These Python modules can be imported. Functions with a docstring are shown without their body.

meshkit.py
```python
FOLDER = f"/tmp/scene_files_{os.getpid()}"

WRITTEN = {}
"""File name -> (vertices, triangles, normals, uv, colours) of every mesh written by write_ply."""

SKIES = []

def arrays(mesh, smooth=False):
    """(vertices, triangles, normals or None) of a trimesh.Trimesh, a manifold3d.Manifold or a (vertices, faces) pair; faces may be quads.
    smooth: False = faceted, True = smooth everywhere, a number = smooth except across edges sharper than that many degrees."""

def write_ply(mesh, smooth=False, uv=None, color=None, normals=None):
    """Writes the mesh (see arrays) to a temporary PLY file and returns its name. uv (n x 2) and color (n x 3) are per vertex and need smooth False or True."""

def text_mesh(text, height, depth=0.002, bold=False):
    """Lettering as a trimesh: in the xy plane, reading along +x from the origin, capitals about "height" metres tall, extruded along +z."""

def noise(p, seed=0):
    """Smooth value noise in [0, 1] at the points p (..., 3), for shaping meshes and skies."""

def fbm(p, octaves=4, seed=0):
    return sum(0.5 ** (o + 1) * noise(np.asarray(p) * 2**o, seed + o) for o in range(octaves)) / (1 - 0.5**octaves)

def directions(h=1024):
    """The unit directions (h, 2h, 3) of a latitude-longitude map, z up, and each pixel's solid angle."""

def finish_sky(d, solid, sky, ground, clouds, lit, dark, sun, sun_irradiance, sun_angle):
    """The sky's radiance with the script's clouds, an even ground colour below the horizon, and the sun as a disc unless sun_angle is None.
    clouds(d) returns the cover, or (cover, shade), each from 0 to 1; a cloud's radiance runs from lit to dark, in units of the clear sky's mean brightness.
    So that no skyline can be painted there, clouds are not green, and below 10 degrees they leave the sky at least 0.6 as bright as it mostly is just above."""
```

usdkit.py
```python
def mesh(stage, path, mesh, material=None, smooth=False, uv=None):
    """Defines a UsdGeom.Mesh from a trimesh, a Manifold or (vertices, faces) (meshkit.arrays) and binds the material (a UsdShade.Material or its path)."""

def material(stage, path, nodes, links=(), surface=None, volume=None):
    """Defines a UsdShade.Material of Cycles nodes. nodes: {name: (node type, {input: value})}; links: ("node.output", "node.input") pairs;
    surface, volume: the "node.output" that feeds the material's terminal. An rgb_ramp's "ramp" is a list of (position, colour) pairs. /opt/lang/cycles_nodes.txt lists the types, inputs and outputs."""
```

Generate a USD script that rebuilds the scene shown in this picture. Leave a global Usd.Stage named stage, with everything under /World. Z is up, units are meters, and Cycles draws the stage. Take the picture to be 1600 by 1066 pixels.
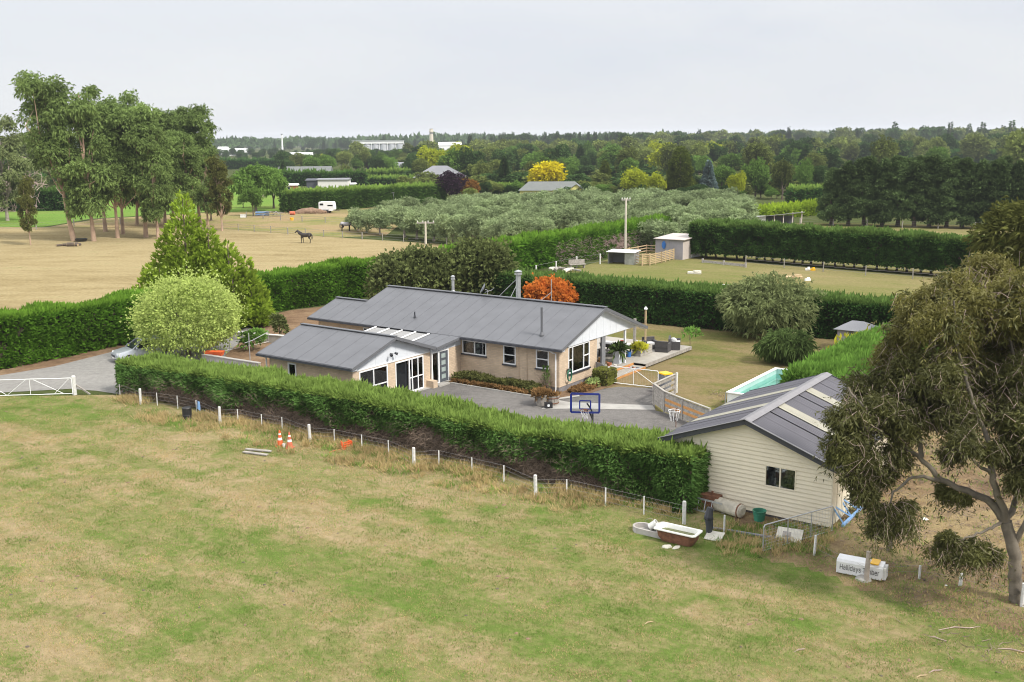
import math, random
import numpy as np, trimesh, usdkit, meshkit
from pxr import Usd, UsdGeom, UsdLux, UsdShade, Gf, Sdf, Vt
from shapely.geometry import Polygon, LineString, Point, box as sbox
stage = Usd.Stage.CreateInMemory()
UsdGeom.SetStageUpAxis(stage, 'Z'); UsdGeom.SetStageMetersPerUnit(stage, 1.0)
World = UsdGeom.Xform.Define(stage, '/World'); stage.SetDefaultPrim(World.GetPrim())
UsdGeom.Scope.Define(stage, '/World/Looks')

# ---------------------------------------------------------------- camera (a drone 15 m up, looking slightly down)
FPX, CX, CY, HZ, ROLL, CAMZ = 1600.0, 800.0, 533.0, 217.0, 0.0085, 15.0
_p = math.atan((CY - HZ) / FPX)
_f = np.array([0, math.cos(_p), -math.sin(_p)]); _u0 = np.array([0, math.sin(_p), math.cos(_p)]); _r0 = np.array([1.0, 0, 0])
_r = math.cos(ROLL) * _r0 - math.sin(ROLL) * _u0
_u = math.cos(ROLL) * _u0 + math.sin(ROLL) * _r0
CAM = np.array([0, 0, CAMZ])
cam = UsdGeom.Camera.Define(stage, '/World/camera')
cam.CreateHorizontalApertureAttr(36.0); cam.CreateVerticalApertureAttr(36.0 * 682 / 1024); cam.CreateFocalLengthAttr(36.0)
cam.CreateClippingRangeAttr(Gf.Vec2f(0.5, 20000.0))
EXPOSURE = 1.58
cam.CreateExposureAttr(EXPOSURE)
cam.AddTransformOp().Set(Gf.Matrix4d(*_r, 0, *_u, 0, *(-_f), 0, *CAM, 1))

# ---------------------------------------------------------------- daylight: bright overcast sky and a soft sun behind thin cloud
SUN_EL, SUN_AZ = math.radians(46), math.radians(128)          # azimuth from +y towards +x: right and behind the camera
sdir = np.array([math.cos(SUN_EL) * math.sin(SUN_AZ), math.cos(SUN_EL) * math.cos(SUN_AZ), math.sin(SUN_EL)])
sun = UsdLux.DistantLight.Define(stage, '/World/sun')
sun.CreateNormalizeAttr(True); sun.CreateIntensityAttr(0.4); sun.CreateAngleAttr(10.0); sun.CreateColorAttr(Gf.Vec3f(1.0, 0.94, 0.85))
def _look(zdir):
    z = zdir / np.linalg.norm(zdir); x = np.cross([0, 0, 1], z); x /= np.linalg.norm(x); y = np.cross(z, x)
    return Gf.Matrix4d(*x, 0, *y, 0, *z, 0, 0, 0, 0, 1)
sun.AddTransformOp().Set(_look(sdir))

class NG:
    """Cycles node graph builder: returns 'node.output' strings that feed later nodes."""
    def __init__(s): s.n, s.l = {}, []
    def add(s, typ, out, **kw):
        name = f'n{len(s.n)}'; inp = {}
        for k, v in kw.items():
            if isinstance(v, str) and v.startswith('n') and '.' in v: s.l.append((v, f'{name}.{k}'))
            else: inp[k] = v
        s.n[name] = (typ, inp)
        return f'{name}.{out}'
    def pos(s): return s.add('geometry', 'position')
    def obj(s): return s.add('texture_coordinate', 'object')
    def rnd(s): return s.add('geometry', 'random_per_island')
    def orand(s): return s.add('object_info', 'random')
    def noise(s, v, scale, detail=3.0, rough=0.55, dist=0.0): return s.add('noise_texture', 'fac', vector=v, scale=scale, detail=detail, roughness=rough, distortion=dist)
    def ramp(s, f, stops, interp=True): return s.add('rgb_ramp', 'color', fac=f, ramp=stops, interpolate=interp)
    def mix(s, f, a, b, mode='mix'): return s.add('mix_color', 'result', fac=f, a=a, b=b, blend_type=mode)
    def math(s, op, a, b=0.5, clamp=False): return s.add('math', 'value', math_type=op, value1=a, value2=b, use_clamp=clamp)
    def rng(s, f, a, b, c=0.0, d=1.0): return s.add('map_range', 'result', value=f, from_min=a, from_max=b, to_min=c, to_max=d, clamp=True)
    def dot(s, v, d): return s.add('vector_math', 'value', math_type='dot_product', vector1=v, vector2=d)
    def vec(s, x, y, z=0.0): return s.add('combine_xyz', 'vector', x=x, y=y, z=z)
    def bump(s, h, strength=0.4, dist=0.02): return s.add('bump', 'normal', height=h, strength=strength, distance=dist)
    def attr(s, a): return s.add('attribute', 'fac', attribute=a)
    def make(s, name, surface=None, volume=None): return usdkit.material(stage, f'/World/Looks/{name}', s.n, s.l, surface=surface, volume=volume)

g = NG()                                                       # the sky: single scattering, veiled all over by thin even cloud
sky = g.add('sky_texture', 'color', sky_type='single_scattering', sun_disc=False, sun_elevation=SUN_EL, sun_rotation=SUN_AZ)
d = g.add('texture_coordinate', 'generated')
zz = g.add('separate_xyz', 'z', vector=d)
dirv = g.add('vector_math', 'vector', math_type='multiply', vector1=d, vector2=(1.6, 1.6, 6.0))
cn = g.noise(dirv, 1.6, 5.0, 0.55, 0.4)
up = g.rng(zz, -0.02, 1.0)
veil = g.ramp(up, [(0.0, (3.58, 3.68, 3.86)), (0.12, (3.68, 3.77, 3.93)), (0.35, (5.0, 5.05, 5.12)), (1.0, (10.2, 10.2, 10.2))])
tone = g.ramp(cn, [(0.28, (0.91, 0.93, 0.975)), (0.5, (0.99, 0.99, 1.0)), (0.72, (1.055, 1.045, 1.03))])
cl = g.add('vector_math', 'vector', math_type='multiply', vector1=veil, vector2=tone)
skyc = g.mix(0.95, sky, cl)
SKY_STRENGTH = 0.072
bg = g.add('background_shader', 'background', color=skyc, strength=SKY_STRENGTH)
dome = UsdLux.DomeLight.Define(stage, '/World/sky_dome')
dome.CreateIntensityAttr(1.0)
UsdShade.MaterialBindingAPI.Apply(dome.GetPrim()).Bind(g.make('overcast_sky', surface=bg))

# ---------------------------------------------------------------- helpers
def ray(x, y): return _f + _r * (x - CX) / FPX - _u * (y - CY) / FPX
def G(x, y, z=0.0):
    """Point of the place that the photograph shows at pixel (x, y), at height z."""
    dd = ray(x, y); return CAM + dd * ((z - CAMZ) / dd[2])
def proj(q):
    dd = np.asarray(q, float) - CAM; k = dd @ _f
    return CX + FPX * (dd @ _r) / k, CY - FPX * (dd @ _u) / k
def Zat(base, y):
    lo, hi = -3.0, 70.0
    for _ in range(40):
        m = (lo + hi) / 2
        lo, hi = (m, hi) if proj((base[0], base[1], m))[1] > y else (lo, m)
    return lo
def Dpt(x, dist):
    """Ground point seen in column x (about), DIST metres ahead."""
    return np.array([(x - CX) / FPX * dist * 1.02, dist, 0.0])

USED = {}
def path_for(name, parent):
    base = '/World' if parent is None else str(parent.GetPath())
    k = USED.get((base, name), 0); USED[(base, name)] = k + 1
    return f'{base}/{name}' if k == 0 else f'{base}/{name}_{k:03d}'
def setdata(p, label=None, cat=None, group=None, kind=None):
    for k, v in (('label', label), ('category', cat), ('group', group), ('kind', kind)):
        if v: p.SetCustomDataByKey(k, v)
    return p
def thing(name, label, cat, loc=(0, 0, 0), rz=0.0, group=None, scale=None, kind=None):
    x = UsdGeom.Xform.Define(stage, path_for(name, None))
    x.AddTranslateOp().Set(Gf.Vec3d(*map(float, loc)))
    if rz: x.AddRotateZOp().Set(math.degrees(rz))
    if scale is not None: x.AddScaleOp().Set(Gf.Vec3f(*([scale] * 3 if np.ndim(scale) == 0 else scale)))
    return setdata(x.GetPrim(), label, cat, group, kind)
def put(name, mesh, m, parent=None, label=None, cat=None, group=None, kind=None, smooth=False, prim=None):
    """Defines ONE Mesh under parent, or under /World."""
    if isinstance(mesh, MB): mesh = mesh.arrays()
    o = usdkit.mesh(stage, path_for(name, parent), mesh, M[m] if isinstance(m, str) else m, smooth)
    if prim:
        for k, v in prim.items():
            UsdGeom.PrimvarsAPI(o).CreatePrimvar(k, Sdf.ValueTypeNames.FloatArray, 'vertex').Set(Vt.FloatArray.FromNumpy(np.asarray(v, np.float32)))
    return setdata(o.GetPrim(), label, cat, group, kind)
def proto(name):
    """An abstract thing that placed copies refer to."""
    return stage.CreateClassPrim(f'/World/{name}_kind')
def copy_of(pr, name, label, cat, loc, rz=0.0, scale=1.0, group=None):
    x = UsdGeom.Xform.Define(stage, path_for(name, None))
    x.AddTranslateOp().Set(Gf.Vec3d(*map(float, loc))); x.AddRotateZOp().Set(math.degrees(rz))
    x.AddScaleOp().Set(Gf.Vec3f(*([scale] * 3 if np.ndim(scale) == 0 else map(float, scale))))
    p = x.GetPrim(); p.GetReferences().AddInternalReference(pr.GetPath()); p.SetInstanceable(True)
    return setdata(p, label, cat, group)

class MB:
    """Collects shapes that together make one mesh."""
    def __init__(s): s.v, s.f, s.n = [], [], 0
    def add(s, v, f):
        v, f = np.asarray(v, float), np.asarray(f, int)
        if f.ndim == 2 and f.shape[1] == 4: f = np.vstack([f[:, [0, 1, 2]], f[:, [0, 2, 3]]])
        s.v.append(v); s.f.append(f + s.n); s.n += len(v); return s
    def tri(s, t): return s.add(t.vertices, t.faces)
    def box(s, p0, p1):
        a, b = np.minimum(p0, p1), np.maximum(p0, p1)
        v = [(x, y, z) for z in (a[2], b[2]) for x, y in ((a[0], a[1]), (b[0], a[1]), (b[0], b[1]), (a[0], b[1]))]
        return s.add(v, [(3, 2, 1, 0), (4, 5, 6, 7), (0, 1, 5, 4), (1, 2, 6, 5), (2, 3, 7, 6), (3, 0, 4, 7)])
    def cbox(s, c, size, rz=0.0, tilt=None):
        h = np.asarray(size, float) / 2
        v = np.array([(x, y, z) for z in (-h[2], h[2]) for x, y in ((-h[0], -h[1]), (h[0], -h[1]), (h[0], h[1]), (-h[0], h[1]))])
        if tilt is not None: v = v @ trimesh.transformations.rotation_matrix(tilt[0], tilt[1])[:3, :3].T
        cs, sn = math.cos(rz), math.sin(rz); v = v @ np.array([[cs, sn, 0], [-sn, cs, 0], [0, 0, 1]]) + np.asarray(c, float)
        return s.add(v, [(3, 2, 1, 0), (4, 5, 6, 7), (0, 1, 5, 4), (1, 2, 6, 5), (2, 3, 7, 6), (3, 0, 4, 7)])
    def hexa(s, a, b):
        """Solid between quads a (4 points) and b (4 points)."""
        s.add(np.vstack([a, b]), [(3, 2, 1, 0), (4, 5, 6, 7), (0, 1, 5, 4), (1, 2, 6, 5), (2, 3, 7, 6), (3, 0, 4, 7)]); return s
    def slab(s, quad, th):
        q = np.asarray(quad, float); n = np.cross(q[1] - q[0], q[2] - q[0]); n /= np.linalg.norm(n)
        return s.hexa(q - n * th, q)
    def bar(s, a, b, w, h=None, up=(0, 0, 1)):
        h = w if h is None else h
        a, b = np.asarray(a, float), np.asarray(b, float); t = (b - a) / np.linalg.norm(b - a)
        x = np.cross(t, up)
        if np.linalg.norm(x) < 1e-5: x = np.cross(t, (1, 0, 0))
        x /= np.linalg.norm(x); y = np.cross(x, t)
        q = lambda p: np.array([p - x * w / 2 - y * h / 2, p + x * w / 2 - y * h / 2, p + x * w / 2 + y * h / 2, p - x * w / 2 + y * h / 2])
        return s.hexa(q(a), q(b))
    def tube(s, pts, r, sides=6, caps=True):
        p = np.asarray(pts, float); r = np.broadcast_to(r, (len(p),)).astype(float)
        t = np.gradient(p, axis=0); t /= np.linalg.norm(t, axis=1, keepdims=True) + 1e-12
        a = np.cross(t, np.where(np.abs(t[:, 2:]) < 0.9, [0, 0, 1.0], [1.0, 0, 0])); a /= np.linalg.norm(a, axis=1, keepdims=True) + 1e-12
        for i in range(1, len(a)):
            if a[i] @ a[i - 1] < 0 : a[i] = -a[i]
            a[i] = a[i - 1] - t[i] * (a[i - 1] @ t[i]); a[i] /= np.linalg.norm(a[i]) + 1e-12
        b = np.cross(t, a); an = np.arange(sides) * 2 * np.pi / sides
        v = p[:, None] + r[:, None, None] * (np.cos(an)[None, :, None] * a[:, None] + np.sin(an)[None, :, None] * b[:, None])
        i, j = np.meshgrid(np.arange(len(p) - 1), np.arange(sides), indexing='ij')
        q = np.stack([i * sides + j, i * sides + (j + 1) % sides, (i + 1) * sides + (j + 1) % sides, (i + 1) * sides + j], -1).reshape(-1, 4)
        v = v.reshape(-1, 3); f = np.vstack([q[:, [0, 1, 2]], q[:, [0, 2, 3]]])
        if caps:
            n = len(v); v = np.vstack([v, p[0], p[-1]]); k = np.arange(sides); m = (len(p) - 1) * sides
            f = np.vstack([f, np.stack([np.full(sides, n), (k + 1) % sides, k], 1), np.stack([np.full(sides, n + 1), m + k, m + (k + 1) % sides], 1)])
        return s.add(v, f)
    def lathe(s, prof, c=(0, 0, 0), sides=16):
        pr = np.asarray(prof, float); an = np.arange(sides) * 2 * np.pi / sides
        v = np.stack([pr[:, 0, None] * np.cos(an), pr[:, 0, None] * np.sin(an), np.repeat(pr[:, 1, None], sides, 1)], -1).reshape(-1, 3) + np.asarray(c, float)
        i, j = np.meshgrid(np.arange(len(pr) - 1), np.arange(sides), indexing='ij')
        q = np.stack([i * sides + j, i * sides + (j + 1) % sides, (i + 1) * sides + (j + 1) % sides, (i + 1) * sides + j], -1).reshape(-1, 4)
        return s.add(v, q)
    def poly(s, pts2, z0, z1, T=None):
        """Prism of a 2-D polygon (or shapely Polygon) from z0 to z1; T maps (n,3) points."""
        pg = pts2 if isinstance(pts2, Polygon) else Polygon(pts2)
        m = trimesh.creation.extrude_polygon(pg, z1 - z0, engine='earcut'); v = np.array(m.vertices) + [0, 0, z0]
        return s.add(v if T is None else T(v), m.faces)
    def ball(s, c, r, sub=2):
        m = trimesh.creation.icosphere(sub, 1.0); return s.add(np.array(m.vertices) * np.asarray(r, float) + np.asarray(c, float), m.faces)
    def arrays(s): return np.vstack(s.v), np.vstack(s.f)
def unit(v): return v / (np.linalg.norm(v, axis=-1, keepdims=True) + 1e-12)

# ---------------------------------------------------------------- materials
M = {}
def flat(name, col, rough=0.6, metal=0.0, var=0.12, scale=3.0, spec=0.5, bump=0.0, bscale=40.0, col2=None, coat=0.0):
    """Painted, metal, timber or plastic surface: base colour with slight grain and wear."""
    g = NG(); p = g.obj()
    c = np.array(col, float); lo, hi = (c * (1 - var), np.minimum(c * (1 + var), 0.95)) if col2 is None else (c, np.array(col2, float))
    base = g.ramp(g.noise(p, scale, 5.0, 0.6), [(0.28, lo), (0.72, hi)])
    kw = dict(base_color=base, roughness=rough, metallic=metal, specular_ior_level=spec, coat_weight=coat)
    if bump: kw['normal'] = g.bump(g.noise(p, bscale, 3.0), bump, 0.02)
    M[name] = g.make(name, surface=g.add('principled_bsdf', 'BSDF', **kw)); return M[name]
LEAFK = 1.42
def leaf(name, cols, trans=0.25, clump=0.5, cvar=0.35, orand=0.0, gloss=0.0):
    """Foliage: tone differs from leaf to leaf, from clump to clump and from plant to plant."""
    g = NG(); base = g.ramp(g.rnd(), [(i / (len(cols) - 1), c) for i, c in enumerate(cols)])
    k = g.rng(g.noise(g.pos(), clump, 2.0, 0.5), 0.3, 0.7, LEAFK * (1 - cvar), LEAFK * (1 + cvar))
    if orand: k = g.math('multiply', k, g.rng(g.orand(), 0, 1, 1 - orand, 1 + orand))
    base = g.add('vector_math', 'vector', math_type='scale', vector1=base, scale=k)
    df = g.add('principled_bsdf', 'BSDF', base_color=base, roughness=0.55, specular_ior_level=0.35) if gloss else g.add('diffuse_bsdf', 'BSDF', color=base)
    tr = g.add('translucent_bsdf', 'BSDF', color=base)
    M[name] = g.make(name, surface=g.add('mix_closure', 'closure', fac=trans, closure1=df, closure2=tr)); return M[name]
def glass(name, tint=(0.8, 0.84, 0.85), fres=1.5):
    g = NG()
    t = g.add('transparent_bsdf', 'BSDF', color=tint); gl = g.add('glossy_bsdf', 'BSDF', color=(0.9, 0.93, 0.95), roughness=0.03)
    M[name] = g.make(name, surface=g.add('mix_closure', 'closure', fac=g.add('fresnel', 'fac', IOR=fres), closure1=t, closure2=gl))
# ---------------------------------------------------------------- surface materials
flat('white_paint', (0.74, 0.75, 0.76), 0.45, var=0.06)
flat('old_white', (0.62, 0.61, 0.58), 0.7, var=0.2, scale=6)
flat('roof_metal', (0.112, 0.116, 0.127), 0.5, var=0.10, scale=0.9, spec=0.4)
flat('dark_trim', (0.035, 0.037, 0.045), 0.5)
flat('soffit_white', (0.56, 0.59, 0.635), 0.6, var=0.05)
flat('plinth', (0.17, 0.16, 0.165), 0.9, var=0.2)
flat('dark_inside', (0.05, 0.048, 0.045), 0.9)
flat('curtain_cloth', (0.55, 0.55, 0.56), 0.9, var=0.2, scale=8)
flat('floor_wood', (0.16, 0.11, 0.07), 0.6)
flat('galvanised', (0.42, 0.43, 0.44), 0.42, metal=0.6, var=0.2)
flat('zinc_flue', (0.45, 0.46, 0.47), 0.4, metal=0.7, var=0.15)
flat('black_plastic', (0.015, 0.015, 0.017), 0.5)
flat('grey_plastic', (0.16, 0.17, 0.19), 0.55)
flat('door_grey', (0.075, 0.085, 0.10), 0.4)
flat('frosted', (0.30, 0.36, 0.35), 0.25)
flat('concrete', (0.31, 0.30, 0.28), 0.9, var=0.18, scale=1.2, bump=0.3)
flat('block_wall', (0.34, 0.32, 0.30), 0.9, var=0.2, scale=2)
flat('weatherboard', (0.77, 0.70, 0.55), 0.55, var=0.05, scale=1.2)
flat('cream_steel', (0.66, 0.60, 0.47), 0.5, var=0.05)
flat('shed_roof', (0.085, 0.083, 0.098), 0.45, var=0.12, scale=0.8)
flat('shed_ridge', (0.19, 0.185, 0.195), 0.45, var=0.1)
flat('clear_sheet', (0.31, 0.30, 0.245), 0.5, var=0.12, scale=1.5)
flat('skylight_sheet', (0.24, 0.24, 0.235), 0.5, var=0.2, scale=1.0)
flat('weathered_wood', (0.27, 0.25, 0.225), 0.85, var=0.35, scale=5)
flat('deck_wood', (0.32, 0.30, 0.265), 0.8, var=0.15, scale=2)
flat('new_timber', (0.40, 0.30, 0.17), 0.75, var=0.2, scale=4)
flat('orange_timber', (0.45, 0.22, 0.075), 0.75, var=0.2, scale=4)
flat('dark_wood', (0.07, 0.06, 0.055), 0.7, var=0.3)
flat('post_white', (0.55, 0.55, 0.53), 0.75, var=0.22, scale=9)
flat('wire', (0.22, 0.21, 0.20), 0.5, metal=0.6)
flat('rust', (0.15, 0.065, 0.035), 0.85, var=0.4, scale=7, bump=0.2)
flat('enamel', (0.72, 0.72, 0.68), 0.25, var=0.08, scale=5)
flat('green_water', (0.10, 0.11, 0.035), 0.08, var=0.3, scale=3)
flat('blue_paint', (0.20, 0.36, 0.62), 0.45, var=0.15)
flat('navy_paint', (0.020, 0.03, 0.17), 0.4)
flat('red_plastic', (0.50, 0.035, 0.03), 0.4)
flat('orange_plastic', (0.68, 0.12, 0.035), 0.5, var=0.15)
flat('faded_orange', (0.48, 0.13, 0.07), 0.6, var=0.2)
flat('yellow_plastic', (0.75, 0.42, 0.01), 0.4)
flat('green_plastic', (0.03, 0.16, 0.10), 0.5)
flat('blue_plastic', (0.03, 0.14, 0.42), 0.45)
flat('cylinder_cream', (0.42, 0.39, 0.32), 0.6, var=0.3, scale=4)
flat('wicker', (0.055, 0.052, 0.055), 0.8, var=0.35, scale=30)
flat('cushion', (0.52, 0.52, 0.52), 0.9, var=0.06)
flat('terracotta', (0.34, 0.12, 0.06), 0.8)
flat('pool_steel', (0.70, 0.72, 0.73), 0.4, var=0.05)
flat('pool_liner', (0.36, 0.54, 0.51), 0.5, var=0.1, scale=2)
flat('bark_grey', (0.30, 0.26, 0.225), 0.9, var=0.4, scale=2.5)
flat('bark_pink', (0.38, 0.265, 0.19), 0.85, var=0.3, scale=0.8)
flat('bark_dark', (0.10, 0.078, 0.06), 0.95, var=0.35, scale=2)
flat('bark_euc', (0.145, 0.125, 0.098), 0.9, var=0.55, scale=1.6, bump=0.3, bscale=20)
flat('twig', (0.20, 0.15, 0.115), 0.95, var=0.4, scale=4)
flat('pale_twig', (0.36, 0.27, 0.24), 0.95, var=0.3, scale=4)
flat('hedge_inside', (0.050, 0.042, 0.026), 1.0, var=0.4, scale=3)
flat('hedge_brown', (0.10, 0.074, 0.054), 1.0, var=0.5, scale=6)
flat('car_silver', (0.42, 0.45, 0.49), 0.3, metal=0.5, var=0.04, coat=0.6)
flat('car_glass', (0.012, 0.014, 0.017), 0.08)
flat('tyre', (0.02, 0.02, 0.02), 0.85)
flat('headlamp', (0.62, 0.64, 0.66), 0.12)
flat('horse_dark', (0.026, 0.019, 0.016), 0.6, var=0.25, scale=3)
flat('horse_rug', (0.36, 0.35, 0.38), 0.85, var=0.1)
flat('stone_pale', (0.52, 0.50, 0.43), 0.85, var=0.15, scale=6)
flat('soil', (0.20, 0.13, 0.085), 1.0, var=0.35, scale=2)
flat('far_white', (0.72, 0.73, 0.74), 0.6, var=0.05)
flat('far_grey', (0.17, 0.175, 0.19), 0.6, var=0.12, scale=0.5)
flat('far_dark', (0.06, 0.065, 0.08), 0.6)
flat('far_red', (0.52, 0.14, 0.10), 0.6)
flat('silo_steel', (0.42, 0.44, 0.47), 0.45, var=0.1, scale=0.3)
flat('stack_stone', (0.50, 0.46, 0.38), 0.8, var=0.12, scale=0.3)
flat('roof_greygreen', (0.12, 0.13, 0.123), 0.6, var=0.1, scale=0.6)
flat('yellow_cladding', (0.60, 0.55, 0.20), 0.6)
flat('mauve_cladding', (0.27, 0.26, 0.285), 0.6, var=0.1)
flat('pink_steel', (0.46, 0.41, 0.38), 0.6, var=0.06)
flat('rug_pale', (0.48, 0.40, 0.33), 0.95, var=0.15, scale=5)
flat('ink', (0.04, 0.04, 0.045), 0.6)
glass('window_glass', fres=1.85)
glass('bright_glass', fres=2.0)
glass('clear_board', (0.93, 0.95, 0.96), 1.25)

g = NG(); p = g.obj(); sp = g.add('separate_xyz', 'x', vector=p); nm = sp.split('.')[0]   # blockwork: courses along each wall
hz = g.math('add', f'{nm}.x', f'{nm}.y'); uv = g.vec(hz, f'{nm}.z')
bk = g.add('brick_texture', 'color', vector=uv, color1=(0.56, 0.435, 0.31), color2=(0.47, 0.365, 0.26), mortar=(0.44, 0.36, 0.28), scale=1.0, brick_width=0.30, row_height=0.105, mortar_size=0.012, mortar_smooth=0.3)
bf = g.l and bk.replace('color', 'fac')
big = g.rng(g.noise(p, 1.3, 4.0), 0.3, 0.7, 0.88, 1.10)
col = g.add('vector_math', 'vector', math_type='scale', vector1=bk, scale=big)
M['beige_brick'] = g.make('beige_brick', surface=g.add('principled_bsdf', 'BSDF', base_color=col, roughness=0.9, normal=g.add('bump', 'normal', height=bf, strength=0.5, distance=0.012, invert=True)))

def grassland(name, stops, big=0.12, mid=0.6, fine=7.0, stretch=None, bump=0.5, bright=(0.82, 1.18), attr=None, wm=(0.45, 0.35, 0.2)):
    """Ground cover: noise of three sizes chooses between lush, dry and bare tones."""
    g = NG(); p = g.pos()
    if stretch is not None:
        a = stretch[0]; q = g.vec(g.dot(p, (math.sin(a) / stretch[1], math.cos(a) / stretch[1], 0)), g.dot(p, (math.cos(a), -math.sin(a), 0)))
    else: q = p
    n1, n2, n3 = g.noise(q, big, 3.0, 0.5), g.noise(q, mid, 4.0, 0.6, 0.5), g.noise(p, fine, 4.0, 0.65)
    f = g.math('add', g.math('multiply', n1, wm[0]), g.math('add', g.math('multiply', n2, wm[1]), g.math('multiply', n3, wm[2])))
    f = g.rng(f, 0.33, 0.67)
    if attr: f = g.math('add', g.math('multiply', g.math('subtract', f, 0.5), 1.05), g.attr(attr), True)
    c = g.ramp(f, stops)
    k = g.math('multiply', g.rng(g.noise(p, 22.0, 3.0, 0.7), 0.3, 0.7, *bright), g.rng(g.noise(p, 3.1, 3.0, 0.6), 0.3, 0.7, 0.88, 1.12))
    c = g.add('vector_math', 'vector', math_type='scale', vector1=c, scale=k)
    b = g.bump(g.math('add', n3, g.noise(p, 24.0, 3.0, 0.7)), bump, 0.06)
    M[name] = g.make(name, surface=g.add('diffuse_bsdf', 'BSDF', color=c, normal=b)); return M[name]
DRY, TAN, OLV, GRN, LSH = (0.36, 0.27, 0.165), (0.31, 0.235, 0.14), (0.20, 0.19, 0.075), (0.13, 0.165, 0.042), (0.09, 0.16, 0.026)
grassland('paddock_grass', [(0.0, (0.275, 0.215, 0.126)), (0.3, (0.236, 0.192, 0.102)), (0.5, (0.188, 0.172, 0.076)), (0.72, (0.145, 0.156, 0.055)), (1.0, (0.10, 0.142, 0.034))], 0.6, 1.7, 4.5, (math.radians(123), 2.2), attr='green', wm=(0.25, 0.4, 0.35))
grassland('straw_field', [(0.0, (0.165, 0.125, 0.062)), (0.35, (0.25, 0.20, 0.105)), (0.7, (0.305, 0.25, 0.138)), (1.0, (0.19, 0.18, 0.08))], 0.07, 0.4, 1.6, (math.radians(95), 3.0), bump=0.6, wm=(.3, .4, .3))
grassland('brown_paddock', [(0.0, (0.25, 0.18, 0.10)), (0.4, (0.27, 0.21, 0.115)), (0.7, (0.20, 0.19, 0.075)), (1.0, (0.13, 0.16, 0.05))], 0.05, 0.2, 1.5)
grassland('green_field', [(0.0, (0.17, 0.20, 0.055)), (0.5, (0.13, 0.21, 0.045)), (1.0, (0.10, 0.20, 0.035))], 0.03, 0.2, 1.5)
grassland('mixed_paddock', [(0.0, (0.26, 0.20, 0.108)), (0.4, (0.19, 0.168, 0.076)), (0.7, (0.145, 0.148, 0.053)), (1.0, (0.115, 0.145, 0.04))], 0.08, 0.35, 2.5, (math.radians(118), 2.5))
grassland('lawn_grass', [(0.0, (0.225, 0.168, 0.098)), (0.42, (0.175, 0.14, 0.071)), (0.66, (0.13, 0.124, 0.046)), (1.0, (0.09, 0.12, 0.033))], 0.2, 0.6, 4.0, (math.radians(120), 2.0))
grassland('litter_ground', [(0.0, (0.10, 0.066, 0.044)), (0.4, (0.19, 0.135, 0.082)), (0.7, (0.27, 0.21, 0.115)), (1.0, (0.17, 0.165, 0.06))], 0.2, 0.9, 6.0, bump=0.7)
grassland('far_land', [(0.0, (0.04, 0.052, 0.02)), (0.5, (0.065, 0.08, 0.03)), (1.0, (0.12, 0.12, 0.055))], 0.004, 0.02, 0.3)
grassland('gravel', [(0.0, (0.165, 0.16, 0.15)), (0.5, (0.215, 0.21, 0.198)), (1.0, (0.25, 0.243, 0.228))], 0.15, 0.8, 9.0, (math.radians(70), 3.0), bump=0.3)
grassland('asphalt', [(0.0, (0.085, 0.08, 0.08)), (0.45, (0.14, 0.133, 0.127)), (1.0, (0.172, 0.165, 0.155))], 0.18, 0.7, 9.0, bump=0.25)
grassland('garden_soil', [(0.0, (0.10, 0.065, 0.04)), (0.5, (0.18, 0.12, 0.075)), (1.0, (0.25, 0.18, 0.11))], 0.3, 1.2, 7.0)

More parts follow.
